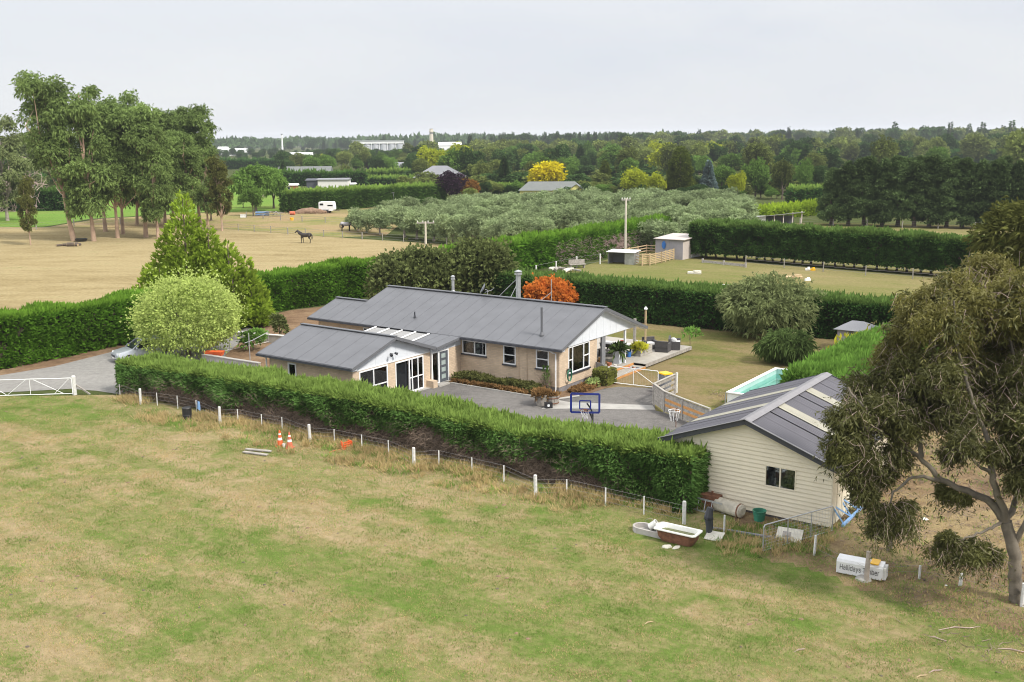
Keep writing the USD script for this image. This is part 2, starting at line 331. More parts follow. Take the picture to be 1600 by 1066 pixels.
# ---------------------------------------------------------------- the ground and its sheets, each a few millimetres above the one below
def sheet(name, pts, z, m, label=None):
    pg = Polygon([(q[0], q[1]) for q in pts]).buffer(0)
    v, f = trimesh.creation.triangulate_polygon(pg, engine='earcut')
    tri = np.hstack([v, np.full((len(v), 1), z)])
    f = np.asarray(f); c = np.cross(tri[f[:, 1]] - tri[f[:, 0]], tri[f[:, 2]] - tri[f[:, 0]])[:, 2]
    f[c < 0] = f[c < 0][:, ::-1]
    return put(name, (tri, f), m, kind='structure')
gx = 3000.0
put('ground', ([(-gx, -200, 0), (gx, -200, 0), (gx, 4200, 0), (-gx, 4200, 0)], [(0, 1, 2, 3)]), 'far_land', kind='structure')
SX, SY = np.array([math.cos(-0.6144), math.sin(-0.6144)]), np.array([-math.sin(-0.6144), math.cos(-0.6144)])   # along the house to the right, and to its back
HO = np.array([2.82, 59.75])                                   # the house's near right corner
HRZ = -0.6144
def HW(s, t): return HO - SX * s + SY * t                      # s: along the house to the left; t: towards its back
sheet('straw_paddock', [(-120, 40), (-42, 61), (-33, 75), (-24, 88), (-14, 99), (-2, 114), (12, 131), (22, 146), (10, 152), (-9, 148.5), (-27, 161), (-50, 179), (-85, 186), (-150, 192)], 0.008, 'straw_field')
sheet('brown_paddock', [(-50, 179.3), (-27, 161.3), (-20, 164), (-20, 190), (-30, 214), (-64, 222), (-82, 205), (-84, 186.5)], 0.012, 'brown_paddock')
sheet('green_paddock', [(-150, 192.5), (-85, 186.5), (-84, 206), (-66, 223), (-49, 222), (-70, 345), (-230, 330)], 0.008, 'green_field')
sheet('trailer_paddock', [(-64, 222.3), (-30, 214.3), (-18, 246), (-49, 222.5)], 0.016, 'mixed_paddock')
sheet('yard_paddock', [(2, 110), (6, 92), (28, 80), (40, 72), (75, 75), (70, 95), (50, 106), (31, 122), (22, 133), (22, 140), (13, 130)], 0.008, 'mixed_paddock')
sheet('far_right_paddock', [(25, 130), (50, 108), (75, 92), (130, 150), (90, 168), (54, 181), (36, 182)], 0.012, 'mixed_paddock')
sheet('back_lawn', [(3, 62), (6.5, 53), (14, 46), (19, 56), (26, 64), (36, 68), (27, 76), (5, 89), (-8, 97), (-16, 90)], 0.008, 'lawn_grass')
sheet('litter_strip', [(7.5, 39.5), (9.0, 35.0), (11, 30), (26, 14), (60, 12), (80, 70), (40, 70), (26, 62), (14, 46.2), (8, 43)], 0.012, 'litter_ground')
sheet('driveway', [G(-120, 619), G(0, 614), G(110, 608), G(150, 611), G(190, 617), (-21.2, 61.5), HW(14, -12.5), HW(15.5, -9), HW(16.5, -7), G(440, 512), G(400, 508), (-22.5, 86.5), (-28.4, 77), G(172, 551), G(84, 573), G(0, 587), G(-120, 600)], 0.016, 'gravel')
sheet('courtyard', [(-21.2, 61.4), (9.2, 42.6), (10.4, 47.3), G(1064, 652), G(1024, 642), G(1021, 607), G(966, 605), HW(-1.6, 2), HW(-0.2, 2), HW(8, 2), HW(8, -4), HW(14, -12.4)], 0.020, 'asphalt')
sheet('concrete_strip', [G(846, 640), G(862, 624), G(890, 629), G(1020, 634), G(1024, 641), G(893, 639)], 0.024, 'concrete')
sheet('wing_apron', [G(640, 616), G(716, 596), G(700, 592), G(630, 606)], 0.026, 'concrete')
sheet('garden_bed', [HW(7.4, -0.05), HW(7.4, -1.5), HW(-0.5, -1.9), HW(-1.6, 0.2), HW(-1.9, 4), HW(-0.05, 4), HW(-0.05, -0.05)], 0.028, 'garden_soil')
sheet('side_garden', [(-20.5, 71.5), HW(15.2, -9), HW(16.2, 0), HW(21.5, 0), HW(20, 10), (-12, 97), (-20, 91), (-22.3, 86), (-20.8, 80.5)], 0.022, 'garden_soil')
sheet('hedge_verge', [(-28.6, 77.3), G(170, 552), G(84, 574), G(-20, 591), (-38, 65), (-31, 77), (-24, 88), (-22.6, 86.8)], 0.013, 'garden_soil')

# front paddock: gentle unevenness, and a tone that follows where the real grass is lush
rngp = np.random.default_rng(5)
xs, ys = np.arange(-40, 44.01, 0.4), np.arange(16, 66.01, 0.4)
PX, PY = np.meshgrid(xs, ys); FD = np.array([math.sin(math.radians(123)), math.cos(math.radians(123))])
fline0 = np.array([-23.5, 59.2]); offs = (PX - fline0[0]) * FD[1] * 1.0 - (PY - fline0[1]) * FD[0] * 1.0     # distance in front of the fence line
along = (PX - fline0[0]) * FD[0] + (PY - fline0[1]) * FD[1]
off = (PX - fline0[0]) * (-FD[1]) * -1
def front_dist(x, y): return -((x - fline0[0]) * (-FD[1]) + (y - fline0[1]) * FD[0])
fd = front_dist(PX, PY)
P3 = np.stack([PX, PY, 0 * PX], -1)
q = np.stack([(PX * FD[0] + PY * FD[1]) / 3.6, (-PX * FD[1] + PY * FD[0]), 0 * PX], -1)
gn = meshkit.fbm(q * 0.45, 4, 3) - 0.5
g2 = meshkit.fbm(P3 * 0.16, 3, 8) - 0.5
pxx = CX + FPX * PX / (PY * 1.02)                               # about the column where it stands
gst = meshkit.fbm(np.stack([(PX * FD[0] + PY * FD[1]) / 13.0, (-PX * FD[1] + PY * FD[0]) / 1.1, 0 * PX], -1), 2, 17) - 0.5
gpt = np.clip(meshkit.fbm(P3 * 0.9, 3, 23) - 0.60, 0, 1) * 3.0
green = 0.42 + 0.25 * gn + 0.12 * g2 + 0.62 * gst + 0.6 * gpt
green += 0.16 * np.clip((along - 24 + fd * 0.10) / 12, 0, 1)     # lusher towards the trough and the gum tree
green += 0.34 * np.exp(-((PX + 27) / 6.0) ** 2 - ((PY - 57) / 3.0) ** 2)
green += 0.25 * np.exp(-((PX + 17) / 4.0) ** 2 - ((PY - 55) / 1.2) ** 2)
green += 0.15 * np.exp(-((fd - 12) / 1.2) ** 2) * (along < 30)
green -= 0.30 * np.exp(-((PX + 15.5) / 2.4) ** 2 - ((PY - 51.0) / 1.4) ** 2)
green -= 0.10 * np.exp(-((fd - 1.2) / 0.9) ** 2) * (along < 33)
zz_ = 0.05 * (meshkit.fbm(P3 * 0.25, 3, 2) - 0.5) + 0.0
zz_ += 0.16 * np.exp(-((PX + 15.0) / 1.8) ** 2 - ((PY - 51.4) / 1.0) ** 2)
la_, lb_ = G(1196, 868), G(1600, 992)
beyond = (PX > la_[0]) & ((PY - la_[1]) - (lb_[1] - la_[1]) / (lb_[0] - la_[0]) * (PX - la_[0]) > 0.5 * (meshkit.fbm(P3 * 0.8, 2, 41) - .5))
inside = (fd > -1.2) & (PY < 60.2) & ~beyond
iy, ix = np.meshgrid(np.arange(len(ys) - 1), np.arange(len(xs) - 1), indexing='ij'); n_ = len(xs)
keep = (inside[:-1, :-1] & inside[1:, 1:] & inside[:-1, 1:] & inside[1:, :-1]).ravel()
quad = np.stack([iy * n_ + ix, iy * n_ + ix + 1, (iy + 1) * n_ + ix + 1, (iy + 1) * n_ + ix], -1).reshape(-1, 4)[keep]
pv = np.stack([PX, PY, np.maximum(zz_ + 0.035, 0.006)], -1).reshape(-1, 3)
usedv = np.unique(quad); remap = np.zeros(len(pv), int); remap[usedv] = np.arange(len(usedv))
put('front_paddock', (pv[usedv], remap[quad]), 'paddock_grass', kind='structure', smooth=False, prim={'green': np.clip(green, 0, 1).ravel()[usedv]})
# ---------------------------------------------------------------- the house (local frame: x along the house to the right, y towards its back)
house = thing('house', 'long beige block bungalow with grey metal roof and white gable ends', 'house', (HO[0], HO[1], 0), HRZ)
def wall(name, axis, at, a0, a1, z0, top, openings=(), th=0.2, m='beige_brick', inward=1, parent=None):
    """Wall in the plane axis=at (thickness th going inward), from a0 to a1; top: height or list of (a, z) outline points."""
    pts = [(a0, z0), (a1, z0)] + ([(a1, top), (a0, top)] if np.ndim(top) == 0 else list(top))
    pg = Polygon(pts)
    for o in openings: pg = pg.difference(sbox(*o))
    mb = MB()
    def T(v):
        d = at + inward * v[:, 2]
        return np.stack([v[:, 0], d, v[:, 1]], 1) if axis == 'y' else np.stack([d, v[:, 0], v[:, 1]], 1)
    for q in getattr(pg, 'geoms', [pg]): mb.poly(q, 0, th, T)
    return put(name, mb, m, parent or house)
def window(axis, at, a0, a1, z0, z1, cols=(0.5,), transom=(), out=-1, sill=True, parent=None, fw=0.07, name='window', curtain=False, glassm='window_glass', inset=0.05, rowcols=None):
    """White joinery with one pane per light. out: sign of the outward direction along the other axis."""
    mb = MB(); d0, d1 = at + out * 0.03, at - out * inset
    def bx(u0, u1, w0, w1, e0=d0, e1=d1): mb.box((u0, e0, w0), (u1, e1, w1)) if axis == 'y' else mb.box((e0, u0, w0), (e1, u1, w1))
    bx(a0, a0 + fw, z0, z1); bx(a1 - fw, a1, z0, z1); bx(a0 + fw, a1 - fw, z0, z0 + fw); bx(a0 + fw, a1 - fw, z1 - fw, z1)
    us = [a0 + fw] + [a0 + c * (a1 - a0) for c in cols] + [a1 - fw]; ws = [z0 + fw] + [z0 + c * (z1 - z0) for c in transom] + [z1 - fw]
    for u in us[1:-1]: bx(u - 0.035, u + 0.035, z0 + fw, z1 - fw, d0 - out * .004)
    panes = []
    for i in range(len(us) - 1):
        ul, ur = us[i] + (0.035 if i else 0), us[i + 1] - (0.035 if i < len(us) - 2 else 0)
        wl = ws if (rowcols is None or i in rowcols) else [ws[0], ws[-1]]
        for w in wl[1:-1]: bx(ul, ur, w - 0.03, w + 0.03, d0 - out * .007)
        for j in range(len(wl) - 1):
            panes.append((ul, ur, wl[j] + (0.03 if j else 0), wl[j + 1] - (0.03 if j < len(wl) - 2 else 0)))
    fr = put(name, mb, 'white_paint', parent or house)
    dm = (d0 + d1) / 2
    for (u0, u1, w0, w1) in panes:
        pb = MB(); pb.box((u0, dm - .004, w0), (u1, dm + .004, w1)) if axis == 'y' else pb.box((dm - .004, u0, w0), (dm + .004, u1, w1))
        put('pane', pb, glassm, fr)
    if sill:
        sb = MB(); e0, e1 = at + out * 0.10, at - out * 0.0
        sb.box((a0 - .05, e0, z0 - .09), (a1 + .05, e1 + out * .003, z0 - .002)) if axis == 'y' else sb.box((e0, a0 - .05, z0 - .09), (e1 + out * .003, a1 + .05, z0 - .002))
        put('sill', sb, 'dark_trim' if sill == 'dark' else 'plinth', fr)
    if curtain:
        cb = MB(); n = 14
        for (c0, c1) in curtain:
            uu = np.linspace(c0, c1, n); e = at - out * (0.33 + 0.03 * np.sin(np.arange(n) * 2.2))
            for k in range(n - 1):
                q = [(uu[k], e[k], z0 - .1), (uu[k + 1], e[k + 1], z0 - .1), (uu[k + 1], e[k + 1], z1), (uu[k], e[k], z1)]
                if axis == 'x': q = [(b, a, c) for a, b, c in q]
                cb.slab(np.array(q), 0.01)
        put('curtain', cb, 'curtain_cloth', fr)
    return fr
# main block: x from -20.4 (far left) to 0, y from 0 to 9.6; plane of the front roof slope
RS = 0.344
def rz_(y): return 2.78 + RS * (y + 0.5)                        # top of the front slope at depth y
E0, RY, RYL = -0.5, 4.7, 2.4
openF = [(-7.32, 1.62, -5.42, 2.5), (-4.12, 1.32, -3.17, 2.5), (-1.67, 1.34, -0.74, 2.5)]
openL = [(-15.9, 1.5, -14.3, 2.45), (-13.6, 1.5, -12.3, 2.45)]
wall('front_wall', 'y', 0, -7.76, 0, 0.32, 2.72, openF)
wall('front_wall', 'y', 0, -20.2, -7.76, 0.32, 2.72, openL)
wall('end_wall', 'x', 0, 0.2, 4.4, 0.32, [(4.4, rz_(4.4) - .12), (0.2, rz_(0.2) - .12)], [(0.98, 0.97, 3.47, 2.62)], inward=-1)
wall('left_end_wall', 'x', -20.2, 0.2, 5.4, 0.32, [(5.4, 2.7), (RYL, 3.5), (0.2, 2.8)], inward=1)
wall('back_wall', 'y', 9.4, -20.2, -6.0, 0.32, 2.6, inward=-1)
wall('verandah_wall', 'x', -6.0, 4.2, 9.4, 0.32, 2.9, [(5.4, 0.35, 7.4, 2.4)], inward=-1)
wall('verandah_side_wall', 'y', 4.4, -5.8, -0.2, 0.32, 3.1, [(-3.6, 0.45, -1.6, 2.4)], inward=-1)
pl = MB(); pl.box((-20.18, 0.02, 0), (-0.02, 4.38, 0.32)); pl.box((-20.18, 4.38, 0), (-6.02, 9.38, 0.32)); put('plinth', pl, 'plinth', house)
fl = MB(); fl.box((-20.0, 0.25, 0.33), (-0.25, 4.2, 0.40)); fl.box((-20, 4.2, 0.33), (-6.25, 9.2, 0.40)); put('floor', fl, 'floor_wood', house)
pt = MB(); pt.box((-20.0, 3.2, 0.42), (-0.3, 3.3, 2.7)); pt.box((-5, 0.3, 0.42), (-4.9, 3.1, 2.7)); put('room_wall', pt, 'curtain_cloth', house)
for (a, b, c, d_), cu in zip(openF, (((-7.1, -6.75), (-6.0, -5.5)), (), ((-1.6, -1.4),))):
    window('y', 0, a, c, b, d_, cols=(0.52,) if c - a > 1.2 else (), transom=() if c - a > 1.2 else (0.5,), sill='dark', curtain=cu)
for (a, b, c, d_) in openL: window('y', 0, a, c, b, d_, cols=(0.5,), sill='dark')
window('x', 0, 0.98, 3.47, 0.97, 2.62, cols=(0.2, 0.72), transom=(0.5,), rowcols=(0, 2), out=1, sill='dark', curtain=((1.1, 1.35), (2.1, 2.7)))
# gable end over the verandah: white boards set just inside the rake
pg = Polygon([(0.15, rz_(0.15) - .16), (4.41, rz_(4.41) - .16), (RY, rz_(RY) - .16), (10.0, 2.62), (8.6, 2.62), (4.41, 2.66), (0.9, 2.66)])
gx0 = 0.0
for k in range(12):
    y0_, y1_ = -0.1 + k * 0.86, -0.1 + (k + 1) * 0.86 - 0.012
    q = pg.intersection(sbox(y0_, 0, y1_, 9))
    if q.is_empty: continue
    for q1 in getattr(q, 'geoms', [q]):
        if q1.area > 0.01: put('gable_panel', MB().poly(q1, 0, 0.03, lambda v: np.stack([0.06 + v[:, 2], v[:, 0], v[:, 1]], 1)), 'soffit_white', house)
ce = MB(); ce.box((-5.98, 4.42, 2.60), (0.03, 9.9, 2.63)); put('verandah_ceiling', ce, 'soffit_white', house)
vp = MB(); vp.box((-0.12, 8.08, 0.34), (0.0, 8.20, 2.60)); put('verandah_post', vp, 'white_paint', house)
vp = MB(); vp.box((-0.10, 5.0, 0.34), (0.02, 5.45, 2.60)); put('verandah_panel', vp, 'far_grey', house, label='blue grey panel at the verandah corner')
# roof sheets, each lapped over the next with a raised rib
def roof_sheets(x0, x1, n, low, high, m='roof_metal', name='roof_sheet', th=0.03, rib=0.012, ribw=0.03, parent=None, yc=False, ribs=1):
    """low, high: functions of x giving (y, z) of the sheet's lower and upper edge."""
    ed = np.linspace(x0, x1, n + 1)
    for a, b in zip(ed[:-1], ed[1:]):
        la, lb, ha, hb = low(a), low(b), high(a), high(b)
        mb = MB(); mb.slab([(a, *la), (b - .008, *lb), (b - .008, *hb), (a, *ha)], th)
        for i in range(ribs):
            xr = a + (b - a) * i / ribs
            mb.slab([(xr, la[0], la[1] + rib), (xr + ribw, la[0], la[1] + rib), (xr + ribw, ha[0], ha[1] + rib), (xr, ha[0], ha[1] + rib)], rib)
        put(name, mb, m, parent or house)
roof_sheets(-17.7, 0.45, 19, lambda x: (E0, rz_(E0)), lambda x: (RY, rz_(RY)))
roof_sheets(-20.7, -17.71, 3, lambda x: (E0, rz_(E0)), lambda x: (RYL, rz_(RYL)))
BS = (rz_(RY) - 2.50) / 5.6
bk_ = MB(); bk_.slab([(0.45, RY, rz_(RY)), (0.45, 10.3, 2.5), (-17.7, 10.3, 2.5), (-17.7, RY, rz_(RY))][::-1], 0.03); bk_.slab([(-17.72, RYL, rz_(RYL)), (-17.72, 5.6, 2.72), (-20.7, 5.6, 2.72), (-20.7, RYL, rz_(RYL))][::-1], 0.03)
put('back_roof', bk_, 'roof_metal', house)
rc = MB(); rc.bar((-17.75, RY, rz_(RY) + .05), (0.5, RY, rz_(RY) + .05), 0.30, 0.05); rc.bar((-20.72, RYL, rz_(RYL) + .05), (-17.72, RYL, rz_(RYL) + .05), 0.26, 0.05); put('ridge_cap', rc, 'roof_metal', house)
lg = MB(); lg.hexa([(-17.68, RYL, rz_(RYL) - .1), (-17.68, RY, rz_(RY) - .04), (-17.68, 10.2, 2.4), (-17.68, 5.6, 2.4)], [(-17.6, RYL, rz_(RYL) - .1), (-17.6, RY, rz_(RY) - .04), (-17.6, 10.2, 2.4), (-17.6, 5.6, 2.4)]); put('left_gable', lg, 'soffit_white', house)
for a_, b_ in ((-7.2, .47), (-20.7, -14.3)): put('gutter', MB().box((a_, E0 - .10, 2.62), (b_, E0 - .005, 2.76)), 'dark_trim', house)
sf = MB(); sf.box((-20.6, E0, 2.60), (0.4, -0.01, 2.64)); put('soffit', sf, 'soffit_white', house)
bg_ = MB(); bg_.bar((0.47, E0 - .02, rz_(E0) - .07), (0.47, RY, rz_(RY) - .07), 0.05, 0.19); bg_.bar((0.47, RY, rz_(RY) - .07), (0.47, 10.32, 2.43), 0.05, 0.19); put('barge_board', bg_, 'roof_metal', house)
so = MB(); so.slab([(0.06, -0.1, rz_(-.1) - .16), (0.44, -0.1, rz_(-.1) - .16), (0.44, RY, rz_(RY) - .16), (0.06, RY, rz_(RY) - .16)], 0.015); so.slab([(0.06, RY, rz_(RY) - .16), (0.44, RY, rz_(RY) - .16), (0.44, 10.2, 2.36), (0.06, 10.2, 2.36)], 0.015); put('rake_soffit', so, 'soffit_white', house)
dp = MB(); dp.tube([(-0.42, E0 - .05, 2.66), (-0.42, -0.12, 2.42), (-0.20, -0.10, 2.40), (-0.20, -0.10, 0.05)], 0.045, 8); put('downpipe', dp, 'white_paint', house)
pc = MB()
for x_ in (-2.35, -2.95): pc.box((x_ - .02, -0.035, 0.32), (x_ + .02, -0.003, 2.6))
put('wall_joint', pc, 'beige_brick', house)
for x_ in (-6.4, -3.6, -1.1): put('vent_grille', MB().box((x_ - .14, -0.02, 0.36), (x_ + .14, -0.003, 0.52)), 'plinth', house)
# flues, stack, dish and aerial on the roof
def roofp(px, py, y): return y
def flue(x, y, h, r, m, label, cowl=True):
    z0 = rz_(y) if y <= RY else rz_(RY) - BS * (y - RY)
    f_ = put('flue', MB().tube([(x, y, z0 - .2), (x, y, z0 + h)], r, 12), m, house, label=label)
    if cowl: put('cowl', MB().lathe([(r * 1.5, z0 + h + .02), (r * 1.5, z0 + h + .14), (r * .9, z0 + h + .17), (r * .9, z0 + h + .22), (r * 1.6, z0 + h + .25), (r * .3, z0 + h + .34), (0.001, z0 + h + .34)], (x, y, 0), 12), m, f_)
    put('flashing', MB().lathe([(r * 2.2, z0 + .02), (r * 1.1, z0 + .22)], (x, y, 0), 12), m, f_)
flue(-12.0, 5.05, 0.95, 0.10, 'zinc_flue', 'shiny galvanised flue on the ridge')
flue(-6.7, 5.4, 1.75, 0.17, 'zinc_flue', 'tall thick galvanised chimney flue')
flue(-1.75, 0.75, 1.75, 0.075, 'roof_metal', 'tall dark grey flue above the right windows', cowl=False)
flue(-12.1, 1.0, 0.42, 0.045, 'dark_trim', 'short dark vent pipe above the skylight sheets', cowl=False)
sb_ = MB(); sb_.tube([(-6.7, 5.4, 5.9), (-8.0, 4.9, 4.55)], 0.02, 5); sb_.tube([(-6.7, 5.4, 5.6), (-6.9, 4.75, 4.6)], 0.02, 5); put('flue_stay', sb_, 'galvanised', house)
dz = rz_(RY)
dm_ = put('dish_mount', MB().tube([(-8.9, 4.9, dz - .1), (-8.9, 4.9, dz + .35), (-9.05, 4.8, dz + .42)], 0.025, 6), 'galvanised', house)
prof = [(0.001, 0.0)] + [(0.36 * k / 6, 0.10 * (k / 6) ** 2) for k in range(1, 7)] + [(0.36, 0.11), (0.001, 0.012)]
dish = MB().lathe(prof, (0, 0, 0), 18); dv = np.vstack(dish.v) @ trimesh.transformations.euler_matrix(math.radians(62), 0, math.radians(-50))[:3, :3].T + [-9.12, 4.78, dz + .45]
put('dish', (dv, np.vstack(dish.f)), 'grey_plastic', dm_)
put('dish_arm', MB().tube([(-9.1, 4.85, dz + .2), (-8.75, 5.2, dz + .35), (-8.62, 5.25, dz + .5)], 0.02, 5), 'galvanised', dm_)
ae = MB(); ae.tube([(-4.2, 5.6, dz - .4), (-4.2, 5.6, dz + 1.35)], 0.025, 6); ae.tube([(-4.2, 5.6, dz + .5), (-4.6, 5.0, dz + .02)], 0.015, 5); put('aerial_mast', ae, 'galvanised', house)
# the front wing: gable at x = -7.57, y from -9.8 to -3
def wz(y): return 3.74 - (3.74 - 2.55) / 3.7 * abs(y + 6.5) if y < -6.5 else 3.74 - (3.74 - 2.48) / 3.67 * (y + 6.5)
wo = [(-9.24, 0.45, -6.84, 2.12), (-6.17, 0.03, -3.6, 2.1)]
wall('wing_gable_wall', 'x', -7.57, -9.75, -2.95, 0.0, 2.2, wo, inward=-1)
wall('wing_side_wall', 'y', -9.75, -14.4, -7.77, 0.0, 2.5, [(-12.8, 0.9, -12.1, 2.15)])
wall('wing_left_wall', 'x', -14.4, -9.55, -0.5, 0.0, 2.45, inward=1)
gp = Polygon([(-9.75, 2.2), (-2.95, 2.2), (-2.95, wz(-2.95) - .14), (-6.5, 3.58), (-9.75, wz(-9.75) - .14)])
for a, b in ((-9.8, -7.86), (-7.85, -6.1), (-6.09, -4.3), (-4.29, -2.9)):
    put('wing_gable_panel', MB().poly(gp.intersection(sbox(a, 0, b, 9)), 0, 0.2, lambda v: np.stack([-7.56 - v[:, 2], v[:, 0], v[:, 1]], 1)), 'soffit_white', house)
put('panel_batten', MB().box((-7.558, -9.4, 2.17), (-7.53, -3.0, 2.24)), 'white_paint', house)
fl2 = MB(); fl2.box((-14.2, -9.5, 0.01), (-7.8, -0.4, 0.06)); put('wing_floor', fl2, 'floor_wood', house)
put('room_wall', MB().box((-11.2, -9.5, 0.07), (-11.1, -3.2, 2.4)), 'curtain_cloth', house)
window('x', -7.57, -9.24, -6.84, 0.45, 2.12, cols=(0.5,), transom=(0.38,), out=1, sill=False, fw=0.08, glassm='bright_glass')
window('x', -7.57, -4.95, -3.6, 0.03, 2.1, cols=(0.22, 0.62), transom=(0.42,), out=1, sill=False, fw=0.08, name='slider', curtain=((-4.5, -3.9),), glassm='bright_glass')
fr = MB(); fr.box((-7.54, -6.17, 2.02), (-7.65, -4.96, 2.1)); fr.box((-7.54, -6.17, 0.03), (-7.65, -6.10, 2.02)); put('door_frame', fr, 'white_paint', house)
put('open_doorway', MB().box((-7.72, -6.1, 0.04), (-7.70, -4.96, 2.02)), 'car_glass', house, label='dark open half of the sliding door')
window('y', -9.75, -12.8, -12.1, 0.9, 2.15, cols=(), sill=False, fw=0.09)
put('corner_block', MB().box((-7.56, -3.35, 0.02), (-7.0, -2.95, 0.45)), 'beige_brick', house)
def wl(x): return (-10.25, wz(-10.2))
roof_sheets(-14.95, -7.15, 7, lambda x: (-10.2, wz(-10.2)), lambda x: (-6.5, 3.74))
roof_sheets(-14.95, -7.15, 7, lambda x: (-2.80, wz(-2.80) + .012), lambda x: (-6.5, 3.74), ribs=1)
put('ridge_cap', MB().bar((-14.97, -6.5, 3.78), (-7.12, -6.5, 3.78), 0.26, 0.045), 'roof_metal', house)
bb = MB(); bb.bar((-7.13, -10.22, wz(-10.2) - .08), (-7.13, -6.5, 3.66), 0.05, 0.17); bb.bar((-7.13, -6.5, 3.66), (-7.13, -2.80, wz(-2.8) - .08), 0.05, 0.17); put('barge_board', bb, 'roof_metal', house)
put('gutter', MB().box((-14.95, -10.32, 2.40), (-7.12, -10.21, 2.53)), 'dark_trim', house)
sfw = MB(); sfw.box((-14.9, -10.2, 2.36), (-7.2, -9.76, 2.39)); put('soffit', sfw, 'soffit_white', house)
put('downpipe', MB().tube([(-14.6, -10.26, 2.42), (-14.55, -9.86, 2.25), (-14.55, -9.84, 0.05)], 0.045, 8), 'white_paint', house)
fl_ = put('floodlight', MB().tube([(-7.53, -6.6, 2.72), (-7.3, -6.6, 2.72)], 0.03, 6), 'dark_trim', house)
for dy in (-0.16, 0.16): put('lamp_head', MB().tube([(-7.34, -6.6 + dy, 2.76), (-7.18, -6.6 + dy * 1.7, 2.68)], [0.05, 0.09], 10), 'dark_trim', fl_)
# link roof over the entry, with clear sheets at its left end
L0, L1 = (-2.86, 2.47), (-0.46, 2.765)
roof_sheets(-9.4, -7.12, 3, lambda x: L0, lambda x: L1)
roof_sheets(-14.0, -9.42, 4, lambda x: L0, lambda x: (-0.75, 2.73), m='skylight_sheet', name='skylight_sheet', ribw=0.05)
for x_ in np.linspace(-14.0, -9.42, 5): put('skylight_rib', MB().slab([(x_ - .05, -2.87, 2.55), (x_ + .05, -2.87, 2.55), (x_ + .05, -.74, 2.81), (x_ - .05, -.74, 2.81)], .05), 'white_paint', house)
put('link_barge', MB().bar((-7.10, L0[0], L0[1] - .07), (-7.10, L1[0], L1[1] - .07), 0.05, 0.16), 'roof_metal', house)
put('link_gable', MB().poly([(-2.94, 2.14), (-0.02, 2.14), (-0.02, 2.62), (-2.94, 2.36)], 0, 0.1, lambda v: np.stack([-7.45 - v[:, 2], v[:, 0], v[:, 1]], 1)), 'soffit_white', house)
wall('entry_wall', 'x', -7.45, -1.27, -0.003, 0.0, 2.138, inward=-1)
ef = MB()
for a, b in ((-2.94, -2.86), (-2.32, -2.20), (-1.36, -1.28)): ef.box((-7.42, a, 0.02), (-7.54, b, 2.137))
ef.box((-7.42, -2.86, 2.05), (-7.54, -1.36, 2.137)); ef.box((-7.42, -2.86, 0.02), (-7.54, -2.32, 0.16)); put('entry_frame', ef, 'white_paint', house)
put('side_light', MB().box((-7.49, -2.86, 0.16), (-7.47, -2.32, 2.05)), 'bright_glass', house)
dr = put('front_door', MB().box((-7.50, -2.20, 0.06), (-7.455, -1.36, 2.05)), 'door_grey', house)
for k in range(4): put('door_light', MB().box((-7.453, -1.98, 0.30 + k * 0.44), (-7.449, -1.58, 0.58 + k * 0.44)), 'frosted', dr)
put('door_handle', MB().bar((-7.42, -2.10, 0.9), (-7.42, -2.10, 1.25), 0.03), 'zinc_flue', dr)
put('entry_step', MB().box((-7.4, -2.9, 0.02), (-6.9, -1.3, 0.12)), 'concrete', house)
put('room_wall', MB().box((-9.4, -2.9, 0.0), (-9.3, -0.1, 2.4)), 'curtain_cloth', house)

# ---------------------------------------------------------------- the garden shed in front right
SO = G(1297, 828); S0 = np.array([SO[0], SO[1]]) - SX * 7.0
shed = thing('shed', 'cream weatherboard shed with dark corrugated roof and four clear sheets', 'shed', (S0[0], S0[1], 0), HRZ)
SW, SD, SE, SR = 7.0, 9.3, 2.62, 3.92
gab = Polygon([(0.02, 0.12), (SW - .02, 0.12), (SW - .02, SE), (SW / 2, SR - .05), (0.02, SE)]).difference(sbox(4.30, 1.28, 5.58, 2.18))
k = 0; zb = 0.12
while zb < SR:
    q = gab.intersection(sbox(-1, zb, 9, zb + 0.168))
    for q1 in getattr(q, 'geoms', [q]):
        if q1.is_empty or q1.area < 0.004: continue
        def T(v, zb=zb): return np.stack([v[:, 0], -0.006 - 0.034 * (1 - (v[:, 1] - zb) / 0.17) - v[:, 2], v[:, 1]], 1)
        put('weatherboard', MB().poly(q1, 0, 0.014, T), 'weatherboard', shed)
    zb += 0.17
sh = MB()
gq = Polygon([(0.03, 0.1), (SW - .03, 0.1), (SW - .03, SE - .02), (SW / 2, SR - .09), (0.03, SE - .02)])
put('front_lining', MB().poly(gq.difference(sbox(4.30, 1.28, 5.58, 2.18)), 0, 0.05, lambda v: np.stack([v[:, 0], v[:, 2] - .008, v[:, 1]], 1)), 'weatherboard', shed)
put('back_wall', MB().poly(gq, 0, 0.05, lambda v: np.stack([v[:, 0], SD - v[:, 2], v[:, 1]], 1)), 'weatherboard', shed)
rw = MB(); n = 60; yy = np.linspace(0.0, SD, n + 1)
for a, b, i in zip(yy[:-1], yy[1:], range(n)):
    o = 0.0 if i % 4 else 0.022; rw.box((SW - 0.04, a, 0.1), (SW + o, b, SE))
put('right_wall', rw, 'cream_steel', shed)
put('left_wall', MB().box((0, 0.06, 0.1), (0.05, SD - .06, SE)), 'weatherboard', shed)
put('corner_board', MB().box((SW - .02, -0.05, 0.08), (SW + .03, 0.05, SE)), 'cream_steel', shed); put('corner_board', MB().box((-0.03, -0.05, 0.08), (0.02, 0.05, SE)), 'cream_steel', shed)
put('foundation', MB().box((0.06, 0.02, 0.0), (SW - .06, SD - .06, 0.1)), 'plinth', shed)
